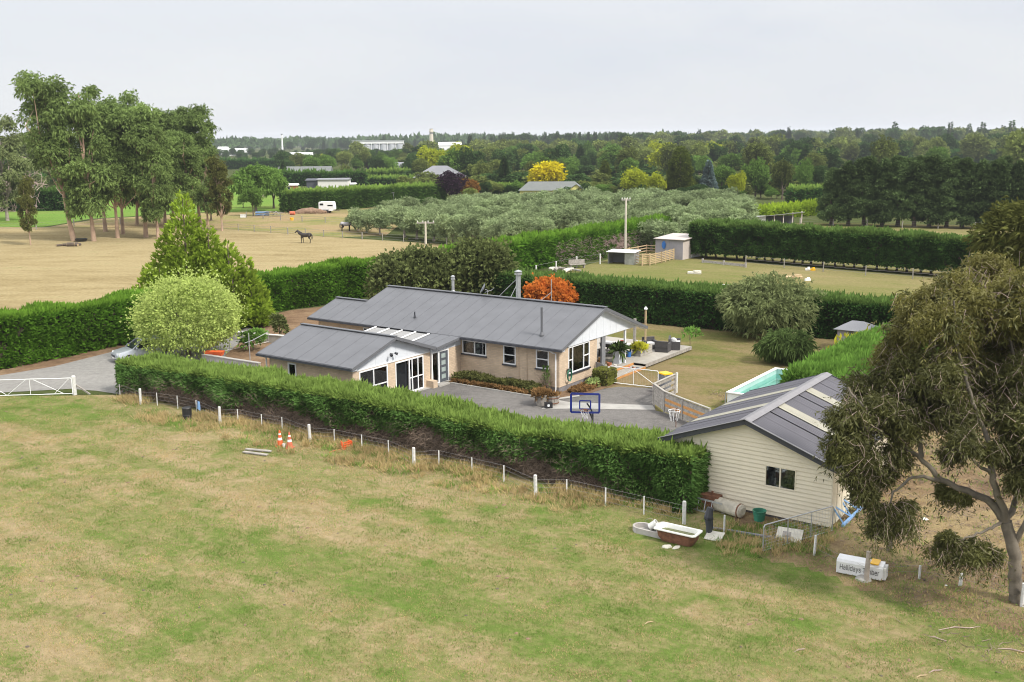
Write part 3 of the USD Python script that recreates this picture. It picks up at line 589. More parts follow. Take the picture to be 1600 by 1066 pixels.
def shed_window():
    mb = MB(); a0, a1, z0, z1 = 4.30, 5.58, 1.28, 2.18
    for p0, p1 in (((a0, z0), (a0 + .05, z1)), ((a1 - .05, z0), (a1, z1)), ((a0 + .05, z0), (a1 - .05, z0 + .05)), ((a0 + .05, z1 - .05), (a1 - .05, z1)), ((4.90, z0 + .05), (4.96, z1 - .05))):
        mb.box((p0[0], -0.055, p0[1]), (p1[0], 0.03, p1[1]))
    w_ = put('window', mb, 'cream_steel', shed)
    put('pane', MB().box((a0 + .05, -0.014, z0 + .05), (4.90, -0.008, z1 - .05)), 'window_glass', w_); put('pane', MB().box((4.96, -0.014, z0 + .05), (a1 - .05, -0.008, z1 - .05)), 'window_glass', w_)
    cl = MB()
    rg = np.random.default_rng(2)
    for i in range(14): cl.cbox((4.35 + rg.random() * 1.2, 0.35 + rg.random() * .5, 1.3 + rg.random() * 0.35), (0.12 + rg.random() * .2, .15, 0.3 + rg.random() * .4), rg.random(), (rg.random() * .4, (0, 1, 0)))
    put('shelf_clutter', cl, 'weathered_wood', w_)
shed_window()
def corrugated(x_low, z_low, x_high, z_high, y0, y1, pitch=0.15, amp=0.024):
    """Corrugations run up the slope, so waves follow y."""
    n = max(4, int(round((y1 - y0) / pitch)) * 6); y = np.linspace(y0, y1, n + 1); w = amp * np.cos((y - y0) / pitch * 2 * np.pi)
    a = np.stack([np.full_like(y, x_low), y, z_low + w], 1); b = np.stack([np.full_like(y, x_high), y, z_high + w], 1)
    v = np.vstack([a, b, a - [0, 0, .006], b - [0, 0, .006]]); i = np.arange(n); m = n + 1
    f = np.vstack([np.stack([i, i + m, i + 1 + m, i + 1], 1), np.stack([i + 2 * m, i + 1 + 2 * m, i + 1 + 3 * m, i + 3 * m], 1)])
    if x_low > x_high: f = f[:, ::-1]
    return v, f
cuts = [(-0.30, 0.9, 0), (0.9, 1.75, 0), (1.75, 2.6, 0), (2.6, 3.35, 1), (3.35, 4.25, 0), (4.25, 5.1, 0), (5.1, 5.95, 0), (5.95, 6.7, 1), (6.7, 7.8, 0), (7.8, 8.7, 0), (8.7, SD + .25, 0)]
for xl, side in ((-0.28, 0), (SW + .28, 1)):
    for a, b, tr in cuts:
        dz_ = 0.004 * tr
        put('clear_roof_sheet' if tr else 'roof_sheet', corrugated(xl, SE - .06 + dz_, SW / 2, SR + .02 + dz_, a + .004, b - .004), 'clear_sheet' if tr else 'shed_roof', shed)
rk = MB()
for sg in (-1, 1): rk.slab([(SW / 2, -0.34, SR + .075), (SW / 2, SD + .28, SR + .075), (SW / 2 + sg * .26, SD + .28, SR - .02), (SW / 2 + sg * .26, -0.34, SR - .02)][::sg], 0.012)
put('ridge_cap', rk, 'shed_ridge', shed)
for y_ in (-0.33, SD + .27):
    br = MB(); br.bar((-0.30, y_, SE - .13), (SW / 2, y_, SR - .05), 0.04, 0.20); br.bar((SW / 2, y_, SR - .05), (SW + .30, y_, SE - .13), 0.04, 0.20)
    put('barge_board', br, 'dark_trim', shed)
bc = MB()
for y_ in (-0.35,):
    bc.bar((-0.31, y_, SE - .015), (SW / 2, y_, SR + .07), 0.09, 0.02); bc.bar((SW / 2, y_, SR + .07), (SW + .31, y_, SE - .015), 0.09, 0.02)
put('barge_cap', bc, 'shed_ridge', shed)
put('gutter', MB().box((SW + .26, -0.3, SE - .16), (SW + .36, SD + .2, SE - .07)), 'dark_trim', shed); put('gutter', MB().box((-0.36, -0.3, SE - .16), (-0.26, SD + .2, SE - .07)), 'dark_trim', shed)
# ---------------------------------------------------------------- foliage
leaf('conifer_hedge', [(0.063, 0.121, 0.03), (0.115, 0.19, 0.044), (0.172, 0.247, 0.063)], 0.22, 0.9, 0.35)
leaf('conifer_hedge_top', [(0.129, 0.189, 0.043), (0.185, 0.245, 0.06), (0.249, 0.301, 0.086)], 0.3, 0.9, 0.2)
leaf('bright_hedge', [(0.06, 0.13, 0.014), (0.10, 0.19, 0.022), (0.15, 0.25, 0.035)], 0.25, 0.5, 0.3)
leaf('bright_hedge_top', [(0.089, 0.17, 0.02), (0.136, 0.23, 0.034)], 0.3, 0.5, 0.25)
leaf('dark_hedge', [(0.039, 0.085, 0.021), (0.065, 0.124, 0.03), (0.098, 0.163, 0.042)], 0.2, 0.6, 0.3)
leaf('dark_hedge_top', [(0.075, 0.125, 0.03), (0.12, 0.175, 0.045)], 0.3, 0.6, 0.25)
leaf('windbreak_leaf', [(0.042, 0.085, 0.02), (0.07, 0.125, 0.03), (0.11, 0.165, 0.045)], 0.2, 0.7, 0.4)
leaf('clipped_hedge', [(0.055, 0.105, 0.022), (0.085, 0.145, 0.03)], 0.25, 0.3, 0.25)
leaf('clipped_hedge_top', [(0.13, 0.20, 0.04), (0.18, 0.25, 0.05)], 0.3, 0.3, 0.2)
leaf('lime_hedge', [(0.17, 0.24, 0.02), (0.26, 0.33, 0.035)], 0.3, 0.3, 0.2)
leaf('loose_shrub_green', [(0.09, 0.17, 0.03), (0.14, 0.23, 0.045), (0.19, 0.28, 0.07)], 0.3, 0.8, 0.25)
leaf('variegated', [(0.27, 0.33, 0.095), (0.41, 0.47, 0.165), (0.53, 0.57, 0.255)], 0.25, 1.1, 0.18)
leaf('golden_cypress', [(0.151, 0.213, 0.024), (0.324, 0.394, 0.041), (0.608, 0.628, 0.061)], 0.25, 0.8, 0.35)
leaf('olive_shrub', [(0.081, 0.098, 0.034), (0.127, 0.144, 0.052), (0.184, 0.19, 0.075)], 0.2, 0.8, 0.25)
leaf('pale_shrub', [(0.20, 0.25, 0.09), (0.30, 0.35, 0.15)], 0.25)
leaf('maple_orange', [(0.36, 0.12, 0.024), (0.46, 0.195, 0.04), (0.50, 0.28, 0.07), (0.28, 0.18, 0.042)], 0.35, 1.2, 0.3)
leaf('willow_grey', [(0.13, 0.155, 0.065), (0.19, 0.21, 0.095), (0.26, 0.27, 0.135)], 0.25, 0.9, 0.25)
leaf('weeping_dark', [(0.06, 0.09, 0.028), (0.10, 0.135, 0.045), (0.17, 0.20, 0.06)], 0.25)
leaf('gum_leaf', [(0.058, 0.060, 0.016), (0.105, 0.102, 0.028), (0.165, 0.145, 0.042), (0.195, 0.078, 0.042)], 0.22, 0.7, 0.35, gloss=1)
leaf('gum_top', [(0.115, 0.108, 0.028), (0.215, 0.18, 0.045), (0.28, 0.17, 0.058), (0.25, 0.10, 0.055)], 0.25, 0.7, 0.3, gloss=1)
leaf('bronze_euc', [(0.075, 0.081, 0.023), (0.138, 0.132, 0.04), (0.196, 0.161, 0.057)], 0.25, 0.4)
leaf('grove_euc', [(0.105, 0.149, 0.045), (0.202, 0.254, 0.078), (0.322, 0.367, 0.138)], 0.25, 0.22, 0.38, orand=0.12)
leaf('pale_euc', [(0.138, 0.167, 0.069), (0.23, 0.253, 0.115), (0.299, 0.322, 0.161)], 0.25, 0.2, 0.3, orand=0.1)
leaf('olive_leaf', [(0.162, 0.203, 0.101), (0.268, 0.308, 0.17), (0.406, 0.445, 0.268)], 0.22, 0.35, 0.28, orand=0.14)
leaf('tree_green', [(0.075, 0.131, 0.027), (0.125, 0.194, 0.043), (0.175, 0.244, 0.062)], 0.25, 0.15, 0.3, orand=0.3)
leaf('tree_dark', [(0.034, 0.062, 0.019), (0.058, 0.096, 0.029), (0.084, 0.126, 0.04)], 0.2, 0.15, 0.3, orand=0.3)
leaf('tree_olive', [(0.102, 0.126, 0.034), (0.156, 0.174, 0.05), (0.216, 0.222, 0.072)], 0.22, 0.15, 0.3, orand=0.3)
leaf('tree_yellow', [(0.42, 0.36, 0.012), (0.60, 0.50, 0.02), (0.70, 0.60, 0.035)], 0.3, 0.4, 0.2)
leaf('tree_lime', [(0.21, 0.24, 0.02), (0.34, 0.34, 0.025), (0.44, 0.41, 0.035)], 0.3, 0.3, 0.25)
leaf('copper_beech', [(0.022, 0.012, 0.020), (0.045, 0.022, 0.034), (0.075, 0.035, 0.045)], 0.2, 0.4, 0.3)
leaf('rust_tree', [(0.15, 0.075, 0.018), (0.25, 0.12, 0.03), (0.20, 0.14, 0.04)], 0.25, 0.4, 0.25)
leaf('blue_spruce', [(0.09, 0.125, 0.12), (0.15, 0.19, 0.185)], 0.15, 0.3, 0.25)
leaf('gold_poplar', [(0.065, 0.085, 0.014), (0.11, 0.125, 0.022), (0.17, 0.165, 0.03)], 0.25, 0.3, 0.3)
leaf('pine_dark', [(0.056, 0.085, 0.031), (0.101, 0.136, 0.05), (0.18, 0.211, 0.086)], 0.15, 0.25, 0.35, orand=0.15)
leaf('dry_stalk', [(0.30, 0.235, 0.115), (0.44, 0.36, 0.19), (0.54, 0.46, 0.27)], 0.3, 0.5, 0.2)
leaf('green_stalk', [(0.121, 0.189, 0.041), (0.203, 0.27, 0.068)], 0.3, 0.5, 0.25)
leaf('bed_plant', [(0.07, 0.075, 0.025), (0.12, 0.11, 0.04), (0.19, 0.13, 0.06)], 0.2, 1.5, 0.3)
leaf('russet_plant', [(0.16, 0.095, 0.04), (0.24, 0.15, 0.065)], 0.25)
leaf('box_ball', [(0.14, 0.15, 0.04), (0.21, 0.21, 0.06)], 0.2, 2.0, 0.2)
leaf('leafy_green', [(0.08, 0.15, 0.03), (0.16, 0.24, 0.05)], 0.3)
leaf('leafy_yellow', [(0.30, 0.30, 0.03), (0.20, 0.26, 0.04)], 0.3)

def sprays(P, D, size, k=3, spread=0.55, width=0.16, droop=0.0, rng=None):
    """Sprigs: from each point P, k narrow leaf blades fan out around direction D."""
    P, D = np.asarray(P, float), unit(np.asarray(D, float)); n = len(P); size = np.broadcast_to(size, (n,))[:, None, None] * rng.uniform(0.6, 1.25, (n, k, 1))
    d = unit(D[:, None] + spread * rng.normal(size=(n, k, 3)) * 0.75)
    s = unit(np.cross(d, rng.normal(size=(n, k, 3))))
    b = np.repeat(P[:, None], k, 1); m = b + d * size * 0.5; t = b + d * size; t[..., 2] -= droop * size[..., 0]; m[..., 2] -= droop * size[..., 0] * 0.25
    l, r = m + s * width * size, m - s * width * size
    v = np.concatenate([P[:, None], np.stack([l, t, r], 2).reshape(n, 3 * k, 3)], 1)
    o = (np.arange(n) * (1 + 3 * k))[:, None]; j = np.arange(k)[None] * 3 + 1
    c = o + 0 * j
    f = np.concatenate([np.stack([c, o + j, o + j + 1], -1).reshape(-1, 3), np.stack([c, o + j + 1, o + j + 2], -1).reshape(-1, 3)])
    return v.reshape(-1, 3), f
def join(*parts):
    n, V, F = 0, [], []
    for v, f in parts: V.append(v); F.append(np.asarray(f) + n); n += len(v)
    return np.vstack(V), np.vstack(F)

class Path2:
    def __init__(s, pts):
        s.p = np.asarray([(q[0], q[1]) for q in pts], float); d = np.diff(s.p, axis=0); s.l = np.hypot(*d.T); s.c = np.concatenate([[0], np.cumsum(s.l)]); s.L = s.c[-1]
    def at(s, u):
        i = np.clip(np.searchsorted(s.c, u, 'right') - 1, 0, len(s.l) - 1); t = (u - s.c[i]) / s.l[i]
        q = s.p[i] + (s.p[i + 1] - s.p[i]) * t[:, None]
        w = np.clip(u, 0.02, s.L - 0.02); e = 1.2
        a, b = s._raw(np.clip(w - e, 0, s.L)), s._raw(np.clip(w + e, 0, s.L)); d = unit(b - a)
        return q, d, np.stack([-d[:, 1], d[:, 0]], 1)          # point, direction, left-hand normal
    def _raw(s, u):
        i = np.clip(np.searchsorted(s.c, u, 'right') - 1, 0, len(s.l) - 1); return s.p[i] + (s.p[i + 1] - s.p[i]) * ((u - s.c[i]) / s.l[i])[:, None]
def hedge(name, label, pts, w, h, side_leaf, top_leaf, size, dens, group=None, lump=0.22, freq=0.7, seed=1, rough_top=0.1, bare=None, faces=(1.0, 1.0, 0.4), core='hedge_inside', k=3, width=0.16, up=0.35, w_top=None, cat='hedge', round_=0.35, spread=0.55, base=0.0, waves=0.0, dead=None, lean=0.0):
    """pts run so that the side facing the camera lies on the RIGHT. faces: leaf density of the facing side, the top and the hidden side."""
    rng = np.random.default_rng(seed); pa = Path2(pts); L = pa.L
    hh = (lambda u: np.interp(u / L, np.linspace(0, 1, len(h)), h)) if np.ndim(h) else (lambda u: np.full(len(u), float(h)))
    w_top = w if w_top is None else w_top
    def surf(u, a, inset=0.0):
        """a in 0..3: 0-1 up the facing side, 1-2 over the top, 2-3 down the hidden side. Returns points and outward normals."""
        q, d, nl = pa.at(u); H_ = hh(u)
        s1, t1, s2 = np.clip(a, 0, 1), np.clip(a - 1, 0, 1), np.clip(a - 2, 0, 1)
        z = base + (H_ - base) * (s1 - s2); half = np.where(a <= 2, w / 2 + (w_top - w) / 2 * s1, w / 2 + (w_top - w) / 2 * (1 - s2))
        x = -half * np.where(a < 1, 1, np.where(a > 2, -1, 1 - 2 * t1))
        nx = np.where(a < 1, -1.0, np.where(a > 2, 1.0, -0.9 * (1 - 2 * t1) * np.abs(1 - 2 * t1) ** 3)); nz = np.where((a >= 1) & (a <= 2), 1.0, 0.12)
        cz = np.clip((z - (H_ - round_)) / round_, 0, 1); cx = np.clip((np.abs(x) - (half - round_)) / round_, 0, 1)
        cut = cz ** 2 * cx ** 2 * round_ * 0.42; x = x - np.sign(x) * cut; z = z - cut
        e = np.minimum(u, L - u); ce = np.clip(1 - e / 0.7, 0, 1); x = x * (1 - 0.25 * ce ** 2); z = base + (z - base) * (1 - 0.06 * ce ** 2)
        N = np.stack([nl[:, 0] * nx, nl[:, 1] * nx, nz], 1)
        endd = np.where(u < L / 2, -1, 1) * (ce > 0.5) * 0.8; N[:, :2] += d * endd[:, None]
        P_ = np.stack([q[:, 0] + nl[:, 0] * x, q[:, 1] + nl[:, 1] * x, z], 1); N = unit(N)
        dsp = lump * 2 * (meshkit.fbm(P_ * [freq, freq, freq * 1.2], 3, seed) - 0.5)
        if waves: dsp = dsp + waves * (np.abs(np.sin(u * 1.15 + 1.6 * z + 2.5 * meshkit.noise(P_ * 0.35, seed + 5))) - 0.5) * (a < 1.1)
        return P_ + N * (dsp - inset)[:, None], N
    nu, na = max(8, int(L / 0.6)), 16
    U_, A_ = np.meshgrid(np.linspace(0.12, L - 0.12, nu), np.concatenate([np.linspace(0, 1, 6), np.linspace(1, 2, 6)[1:], np.linspace(2, 3, 6)[1:]]), indexing='ij')
    cv, _ = surf(U_.ravel(), A_.ravel(), 0.16 + 0.25 * size); na = A_.shape[1]
    i, j = np.meshgrid(np.arange(nu - 1), np.arange(na - 1), indexing='ij'); cf = np.stack([i * na + j, i * na + j + 1, (i + 1) * na + j + 1, (i + 1) * na + j], -1).reshape(-1, 4)
    caps = [np.array([0 * na + a, 0 * na + a + 1, na - 1 - a - 1 + 0 * na, na - 1 - a]) for a in range(na // 2 - 1)] + [np.array([na - 1 - a, na - 2 - a, a + 1, a]) + (nu - 1) * na for a in range(na // 2 - 1)]
    t = thing(name, label, cat, (pa.p[0][0], pa.p[0][1], 0), group=group); o = np.array([pa.p[0][0], pa.p[0][1], 0])
    put('branches', (cv - o, np.vstack([cf, caps])), core, t)
    areas = np.array([L * np.mean(hh(np.linspace(0, L, 9))), L * w_top, L * np.mean(hh(np.linspace(0, L, 9)))])
    sides, tops = [], []
    for fc in range(3):
        n = int(areas[fc] * dens * faces[fc])
        if n < 1: continue
        u, a = rng.uniform(0, L, n), fc + rng.uniform(0, 1, n)
        if fc != 1:
            m = rng.random(n) < 0.07 * (3.0 / max(L / 10, 1)); u[m] = np.where(rng.random(m.sum()) < .5, 0.02, L - 0.02); a[m] = rng.uniform(0, 3, m.sum())
        P_, N = surf(u, a, size * 0.35)
        em = (u < 0.03) | (u > L - 0.03)
        if em.any():                                             # the end faces are filled as well
            q, d, nl = pa.at(u[em]); ww = rng.uniform(-0.46, 0.46, em.sum()) * w; zz2 = base + (hh(u[em]) - base) * rng.uniform(0.02, 0.97, em.sum())
            P_[em, :2] = q + nl * ww[:, None]; P_[em, 2] = zz2; N[em, :2] = d * np.where(u[em] < 1, -1, 1)[:, None]; N[em, 2] = 0.1
            P_[em] += N[em] * (lump * (meshkit.fbm(P_[em] * freq, 3, seed) - 0.6))[:, None]
        if bare is not None and fc == 0:
            kp = P_[:, 2] > bare(u, rng) ; P_, N = P_[kp], N[kp]
        if dead is not None:
            kp = ~dead(P_); P_, N = P_[kp], N[kp]
        D = N + [0, 0, up] + 0.25 * rng.normal(size=P_.shape)
        if lean and fc == 0: D[:, :2] += lean * unit(pa.p[-1] - pa.p[0]) * (meshkit.noise(P_ * .5, 77) - .3)[:len(D), None] * 2
        (tops if fc == 1 else sides).append(sprays(P_, D, size * (1 + (0.6 * rough_top if fc == 1 else 0)), k, spread, width, 0.05, rng))
        if fc == 1 and rough_top:
            m = rng.random(len(P_)) < rough_top; tops.append(sprays(P_[m], np.tile([0.1, 0, 1.0], (m.sum(), 1)), size * 1.6, k, 0.35, width * .8, 0.0, rng))
    put('foliage', join(*[(v - o, f) for v, f in sides]), side_leaf, t)
    put('top_growth', join(*[(v - o, f) for v, f in tops]), top_leaf, t)
    return t, o, pa, surf

def twigs(P, D, length, r, rng, bend=0.3):
    """Many thin crooked twigs as flat three-sided slivers."""
    n = len(P); D = unit(D); ln = length * rng.uniform(.5, 1.3, (n, 1)); m = P + D * ln * .5 + rng.normal(size=(n, 3)) * bend * ln * .3; t = P + unit(D + rng.normal(size=(n, 3)) * bend) * ln
    s = unit(np.cross(D, rng.normal(size=(n, 3)))) * r; s2 = unit(np.cross(D, s)) * r
    v = np.stack([P - s, P + s, P + s2, m - s * .8, m + s * .8, m + s2 * .8, t], 1).reshape(-1, 3); o = (np.arange(n) * 7)[:, None]
    f = np.array([[0, 1, 4], [0, 4, 3], [1, 2, 5], [1, 5, 4], [2, 0, 3], [2, 3, 5], [3, 4, 6], [4, 5, 6], [5, 3, 6]])
    return v, (o[:, :, None] + f[None]).reshape(-1, 3)

def lobe_points(lobes, n, rng, shell=0.55, low=-0.6, gap=0.40, jit=0.16):
    """Points in the outer shells of ellipsoid lobes, thinned inside neighbouring lobes; with outward directions."""
    lb = np.asarray(lobes, float); a = (lb[:, 3] * lb[:, 4] + lb[:, 3] * lb[:, 5] + lb[:, 4] * lb[:, 5]); a /= a.sum()
    i = rng.choice(len(lb), n, p=a); d = unit(rng.normal(size=(n, 3))); fl = (d[:, 2] < low); d[fl, 2] *= -1
    rad = 1 - shell * rng.random(n) ** 1.7
    rm = lb[i, 3:6].mean(1); fq = 1.5 / lb[:, 3:6].mean()
    P = lb[i, :3] + d * lb[i, 3:6] * rad[:, None]
    P = P + d * (rm * 0.75 * (meshkit.fbm(P * fq * 1.3, 2, 3) - .5))[:, None] + rng.normal(size=(n, 3)) * jit * rm[:, None]
    ins = np.zeros(n, bool)
    for l in (lb if len(lb) < 60 else ()): ins |= (((P - l[:3]) / l[3:6]) ** 2).sum(1) < 0.5
    kp = (~ins | (rng.random(n) < 0.12)) & (meshkit.fbm(P * fq * 2.2, 2, 11) > gap); return P[kp], unit(d[kp] / lb[i[kp], 3:6]), i[kp]
def sub(lobes, m, f, rng, keep=True):
    """Breaks every lobe up into m smaller ones scattered through it."""
    out = []
    for l in lobes:
        l = np.asarray(l, float); d = unit(rng.normal(size=(m, 3))) * rng.uniform(.35, .95, (m, 1)); k = rng.uniform(.7, 1.25, (m, 1)) * f
        out += np.hstack([l[:3] + d * l[3:6] * (1 - f * .4), k * l[3:6]]).tolist()
    return out
def lumpy(c, r, n, rng, rs=(0.45, 0.7), flat=0.8, out=0.62):
    """A crown of n lobes around centre c with radii r."""
    d = unit(rng.normal(size=(n, 3))); d[:, 2] = np.where(d[:, 2] < -0.75, -d[:, 2], d[:, 2])
    k = rng.uniform(*rs, n)[:, None] * np.asarray(r)[None]; k[:, 2] *= flat
    return np.hstack([np.asarray(c) + d * np.asarray(r) * out * rng.uniform(.75, 1.1, (n, 1)), k]).tolist() + [[*c, *(np.asarray(r) * 0.62)]]
def limbs(base, top, r0, targets, rng, sides=7, start=0.35, lean=0.0, wob=0.03):
    """Tapered trunk with limbs that reach for the targets."""
    mb = MB(); base, top = np.asarray(base, float), np.asarray(top, float); L = np.linalg.norm(top - base); n = 7
    s = np.linspace(0, 1, n); c = base + (top - base) * s[:, None] + rng.normal(size=(n, 3)) * [wob * L, wob * L, 0] * np.clip(s, 0, 1)[:, None]
    mb.tube(c, r0 * (1.25 - s * 0.25 if False else np.concatenate([[1.35], 1 - 0.75 * s[1:]])), sides)
    for t in targets:
        t = np.asarray(t, float); k = np.clip(start + 0.55 * rng.random(), start, .92); p0 = np.array([np.interp(k, s, c[:, a]) for a in range(3)])
        if p0[2] > t[2] - 0.1 * L: k = max(start * .8, 0.15); p0 = np.array([np.interp(k, s, c[:, a]) for a in range(3)])
        m = (p0 + t) / 2 + rng.normal(size=3) * 0.05 * L + [0, 0, 0.03 * L]; rr = r0 * (1 - 0.75 * k) * 0.55
        mb.tube([p0, p0 * .6 + m * .4, m, t], [rr, rr * .85, rr * .6, rr * .2], 5)
    return mb.arrays()
def tree_parts(parent, trunk, crown, bark, leafm):
    put('trunk', trunk, bark, parent, smooth=50); put('crown', crown, leafm, parent)

# species, each an abstract kind; the size noted is its height
def kind_round(name, leafm, h, w, n, size, seed, bark='bark_dark', nl=9, clear=0.10, droop=0.1, k=3, width=0.24, flat=0.9):
    rng = np.random.default_rng(seed); pr = proto(name); c = (0, 0, h * (clear + (1 - clear) * .5)); r = (w / 2 * .72, w / 2 * .72, h * (1 - clear) / 2 * .75)
    lb = lumpy(c, r, nl, rng, flat=flat); P, N, i = lobe_points(sub(lb, 3, .6, rng), n, rng, low=-.9)
    tree_parts(pr, limbs((0, 0, -.2), (0, 0, h * .7), h * .022 + .05, [l[:3] for l in lb[:6]], rng), sprays(P, N + [0, 0, .15], size, k, 0.95, width, droop, rng), bark, leafm); return pr
def kind_cone(name, leafm, h, w, n, size, seed, bark='bark_dark', base=0.08, jag=0.25, power=0.85, tiers=9, k=3, width=0.22, upz=-0.05):
    rng = np.random.default_rng(seed); pr = proto(name)
    z = base + (1 - base) * (1 - np.sqrt(rng.random(n))); a = rng.random(n) * 2 * np.pi
    tier = 0.75 + 0.25 * np.abs(np.sin(z * tiers * np.pi + 0.8 * np.sin(a * 3 + seed))); br = 1 + jag * (meshkit.noise(np.stack([a * 2.2, z * 11, 0 * z + seed], 1), seed) - .5) * 2
    R = w / 2 * (1 - z) ** power * tier * br; rad = R * (1 - 0.5 * rng.random(n) ** 2)
    P = np.stack([np.cos(a) * rad, np.sin(a) * rad, z * h], 1); D = np.stack([np.cos(a), np.sin(a), np.full(n, upz) + 0.5 * z ** 2], 1)
    mb = MB(); mb.tube([(0, 0, -.2), (0, 0, h * .5), (0, 0, h * .97)], [h * .022 + .06, h * .014 + .03, .02], 6)
    tree_parts(pr, mb.arrays(), sprays(P, D, size, k, 0.45, width, 0.08, rng), bark, leafm); return pr
def kind_euc(name, leafm, h, n, size, seed, bark='bark_pink', spread=0.24, lean=0.0, clear=0.36, nl=18):
    rng = np.random.default_rng(seed); pr = proto(name); top = np.array([lean * h, 0, h * .93]); lb = []
    for j in range(nl):
        s = clear + (1 - clear) * (j + .3) / nl; wd = spread * h * (1.15 - abs(s - .62) * 1.1) * rng.uniform(.6, 1.1); a = j * 2.4 + rng.random()
        c = top * s + [np.cos(a) * wd * .62, np.sin(a) * wd * .62, 0]; r = h * rng.uniform(.06, .115)
        lb.append([c[0], c[1], s * h * .97, r * 1.15, r * 1.15, r * 0.9])
    P, N, i = lobe_points(sub(lb, 5, .5, rng), n, rng, 0.75, -.9, .48)
    tree_parts(pr, limbs((0, 0, -.3), top, h * .011 + .05, [l[:3] for l in lb], rng, 8, clear * .85, wob=.012), sprays(P, N * .5 + [0, 0, -.2], size, 3, .9, .17, .25, rng), bark, leafm); return pr
def kind_pine(name, leafm, h, w, n, size, seed, base=0.12):
    """Shelter-belt pine: wide, layered, ragged."""
    rng = np.random.default_rng(seed); pr = proto(name); lb = []
    for j in range(22):
        s = base + (1 - base) * (j / 22) ** .9; rr = w / 2 * (1 - s * .72) * rng.uniform(.55, 1.0); a = j * 2.39996
        lb.append([np.cos(a) * rr * .62, np.sin(a) * rr * .62, s * h * .95 + .2, w * .17 * (1.15 - .5 * s), w * .17 * (1.15 - .5 * s), h * .062])
    P, N, i = lobe_points(sub(lb, 3, .6, rng), n, rng, .7, -.5)
    tree_parts(pr, limbs((0, 0, -.3), (0, 0, h * .95), h * .02 + .1, [l[:3] for l in lb[4:12]], rng), sprays(P, N + [0, 0, .1], size, 3, .6, .18, .15, rng), 'bark_dark', leafm); return pr

K = {}
for v in range(4): K['euc', v] = kind_euc(f'grove_gum_{"abcd"[v]}', 'grove_euc', 24.0, 14000, 0.62, 20 + v, lean=(0.0, 0.05, -0.04, 0.02)[v], clear=(0.36, .25, .30, .44)[v], spread=(.18, .21, .18, .18)[v])
K['euc', 4] = kind_euc('leaning_gum', 'grove_euc', 25.0, 10000, 0.58, 31, lean=-0.12, clear=0.46, spread=0.15, nl=15)
K['paleeuc', 0] = kind_euc('pale_gum', 'pale_euc', 20.0, 9000, 0.65, 33, bark='bark_grey', clear=.2, spread=.3)
K['bronze', 0] = kind_euc('bronze_gum', 'bronze_euc', 11.0, 6500, 0.4, 36, clear=.3, spread=.24)
for v in range(4): K['olive', v] = kind_round(f'olive_{"abcd"[v]}', 'olive_leaf', 4.6, 5.0, 4600, 0.40, 40 + v, 'bark_grey', 10, .08, .04, 3, .13, .9)
for v in range(2):
    K['green', v] = kind_round(f'green_tree_{"ab"[v]}', 'tree_green', 10.0, 9.5, 4200, 0.62, 50 + v, nl=11)
    K['dark', v] = kind_round(f'dark_tree_{"ab"[v]}', 'tree_dark', 10.0, 9.0, 4000, 0.62, 53 + v, nl=11)
    K['drab', v] = kind_round(f'drab_tree_{"ab"[v]}', 'tree_olive', 11.0, 9.5, 4200, 0.62, 56 + v, nl=12)
    K['conif', v] = kind_cone(f'dark_conifer_{"ab"[v]}', 'tree_dark', 14.0, 6.0, 2400, 0.9, 60 + v)
    K['pine', v] = kind_pine(f'shelter_pine_{"ab"[v]}', 'pine_dark', 12.0, 8.5, 14000, 0.52, 64 + v)
    K['farbroad', v] = kind_round(f'far_tree_{"ab"[v]}', 'tree_olive', 13.0, 13.0, 2000, 1.25, 70 + v, nl=10)
    K['fardark', v] = kind_round(f'far_dark_tree_{"ab"[v]}', 'tree_dark', 13.0, 12.0, 2000, 1.25, 73 + v, nl=10)
    K['farcon', v] = kind_cone(f'far_conifer_{"ab"[v]}', 'tree_dark', 20.0, 7.5, 1500, 1.5, 76 + v, jag=.35)
K['thincon', 0] = kind_cone('thin_bare_conifer', 'tree_dark', 24.0, 8.0, 300, 1.7, 79, jag=.5, base=.3, power=.7)
K['yellow', 0] = kind_round('yellow_tree', 'tree_yellow', 9.0, 9.5, 5200, 0.62, 80, nl=14, clear=.1)
K['lime', 0] = kind_round('lime_tree', 'tree_lime', 9.0, 10.0, 4600, 0.62, 81, nl=12, clear=.12)
K['copper', 0] = kind_round('copper_tree', 'copper_beech', 9.5, 10.0, 5200, 0.6, 82, nl=13, clear=.1)
K['rust', 0] = kind_round('rust_tree', 'rust_tree', 6.5, 9.0, 3600, 0.6, 83, nl=10, clear=.1)
K['spruce', 0] = kind_cone('blue_spruce', 'blue_spruce', 13.0, 8.0, 3800, 0.75, 84)
K['poplar', 0] = kind_cone('gold_green_conifer', 'gold_poplar', 18.0, 11.0, 5200, 0.85, 85, power=.45, jag=.35, tiers=5, upz=.5)
K['willow', 0] = kind_round('soft_green_tree', 'tree_green', 9.0, 11.0, 5200, 0.6, 86, nl=12, clear=.1, droop=.45)

def plant(kd, px, yb, yt, name, label, group=None, wide=1.0, seed=0, cat='tree'):
    """A tree whose foot shows at (px, yb) and whose top reaches row yt."""
    b = G(px, yb); h = Zat(b, yt); nom = {'euc': 24, 'paleeuc': 20, 'bronze': 11, 'olive': 4.6, 'green': 10, 'dark': 10, 'drab': 11, 'conif': 14, 'pine': 12, 'farbroad': 13, 'fardark': 13, 'farcon': 20, 'thincon': 24, 'yellow': 9, 'lime': 9, 'copper': 9.5, 'rust': 6.5, 'spruce': 13, 'poplar': 18, 'willow': 9}[kd[0]]
    s = h / nom; rz = ((px * 7919 + yb * 104729 + seed * 31) % 628) / 100.0
    if kd == ('euc', 4): rz = 0.25
    return copy_of(K[kd], name, label, cat, (b[0], b[1], 0), rz, (s * wide, s * wide, s), group)
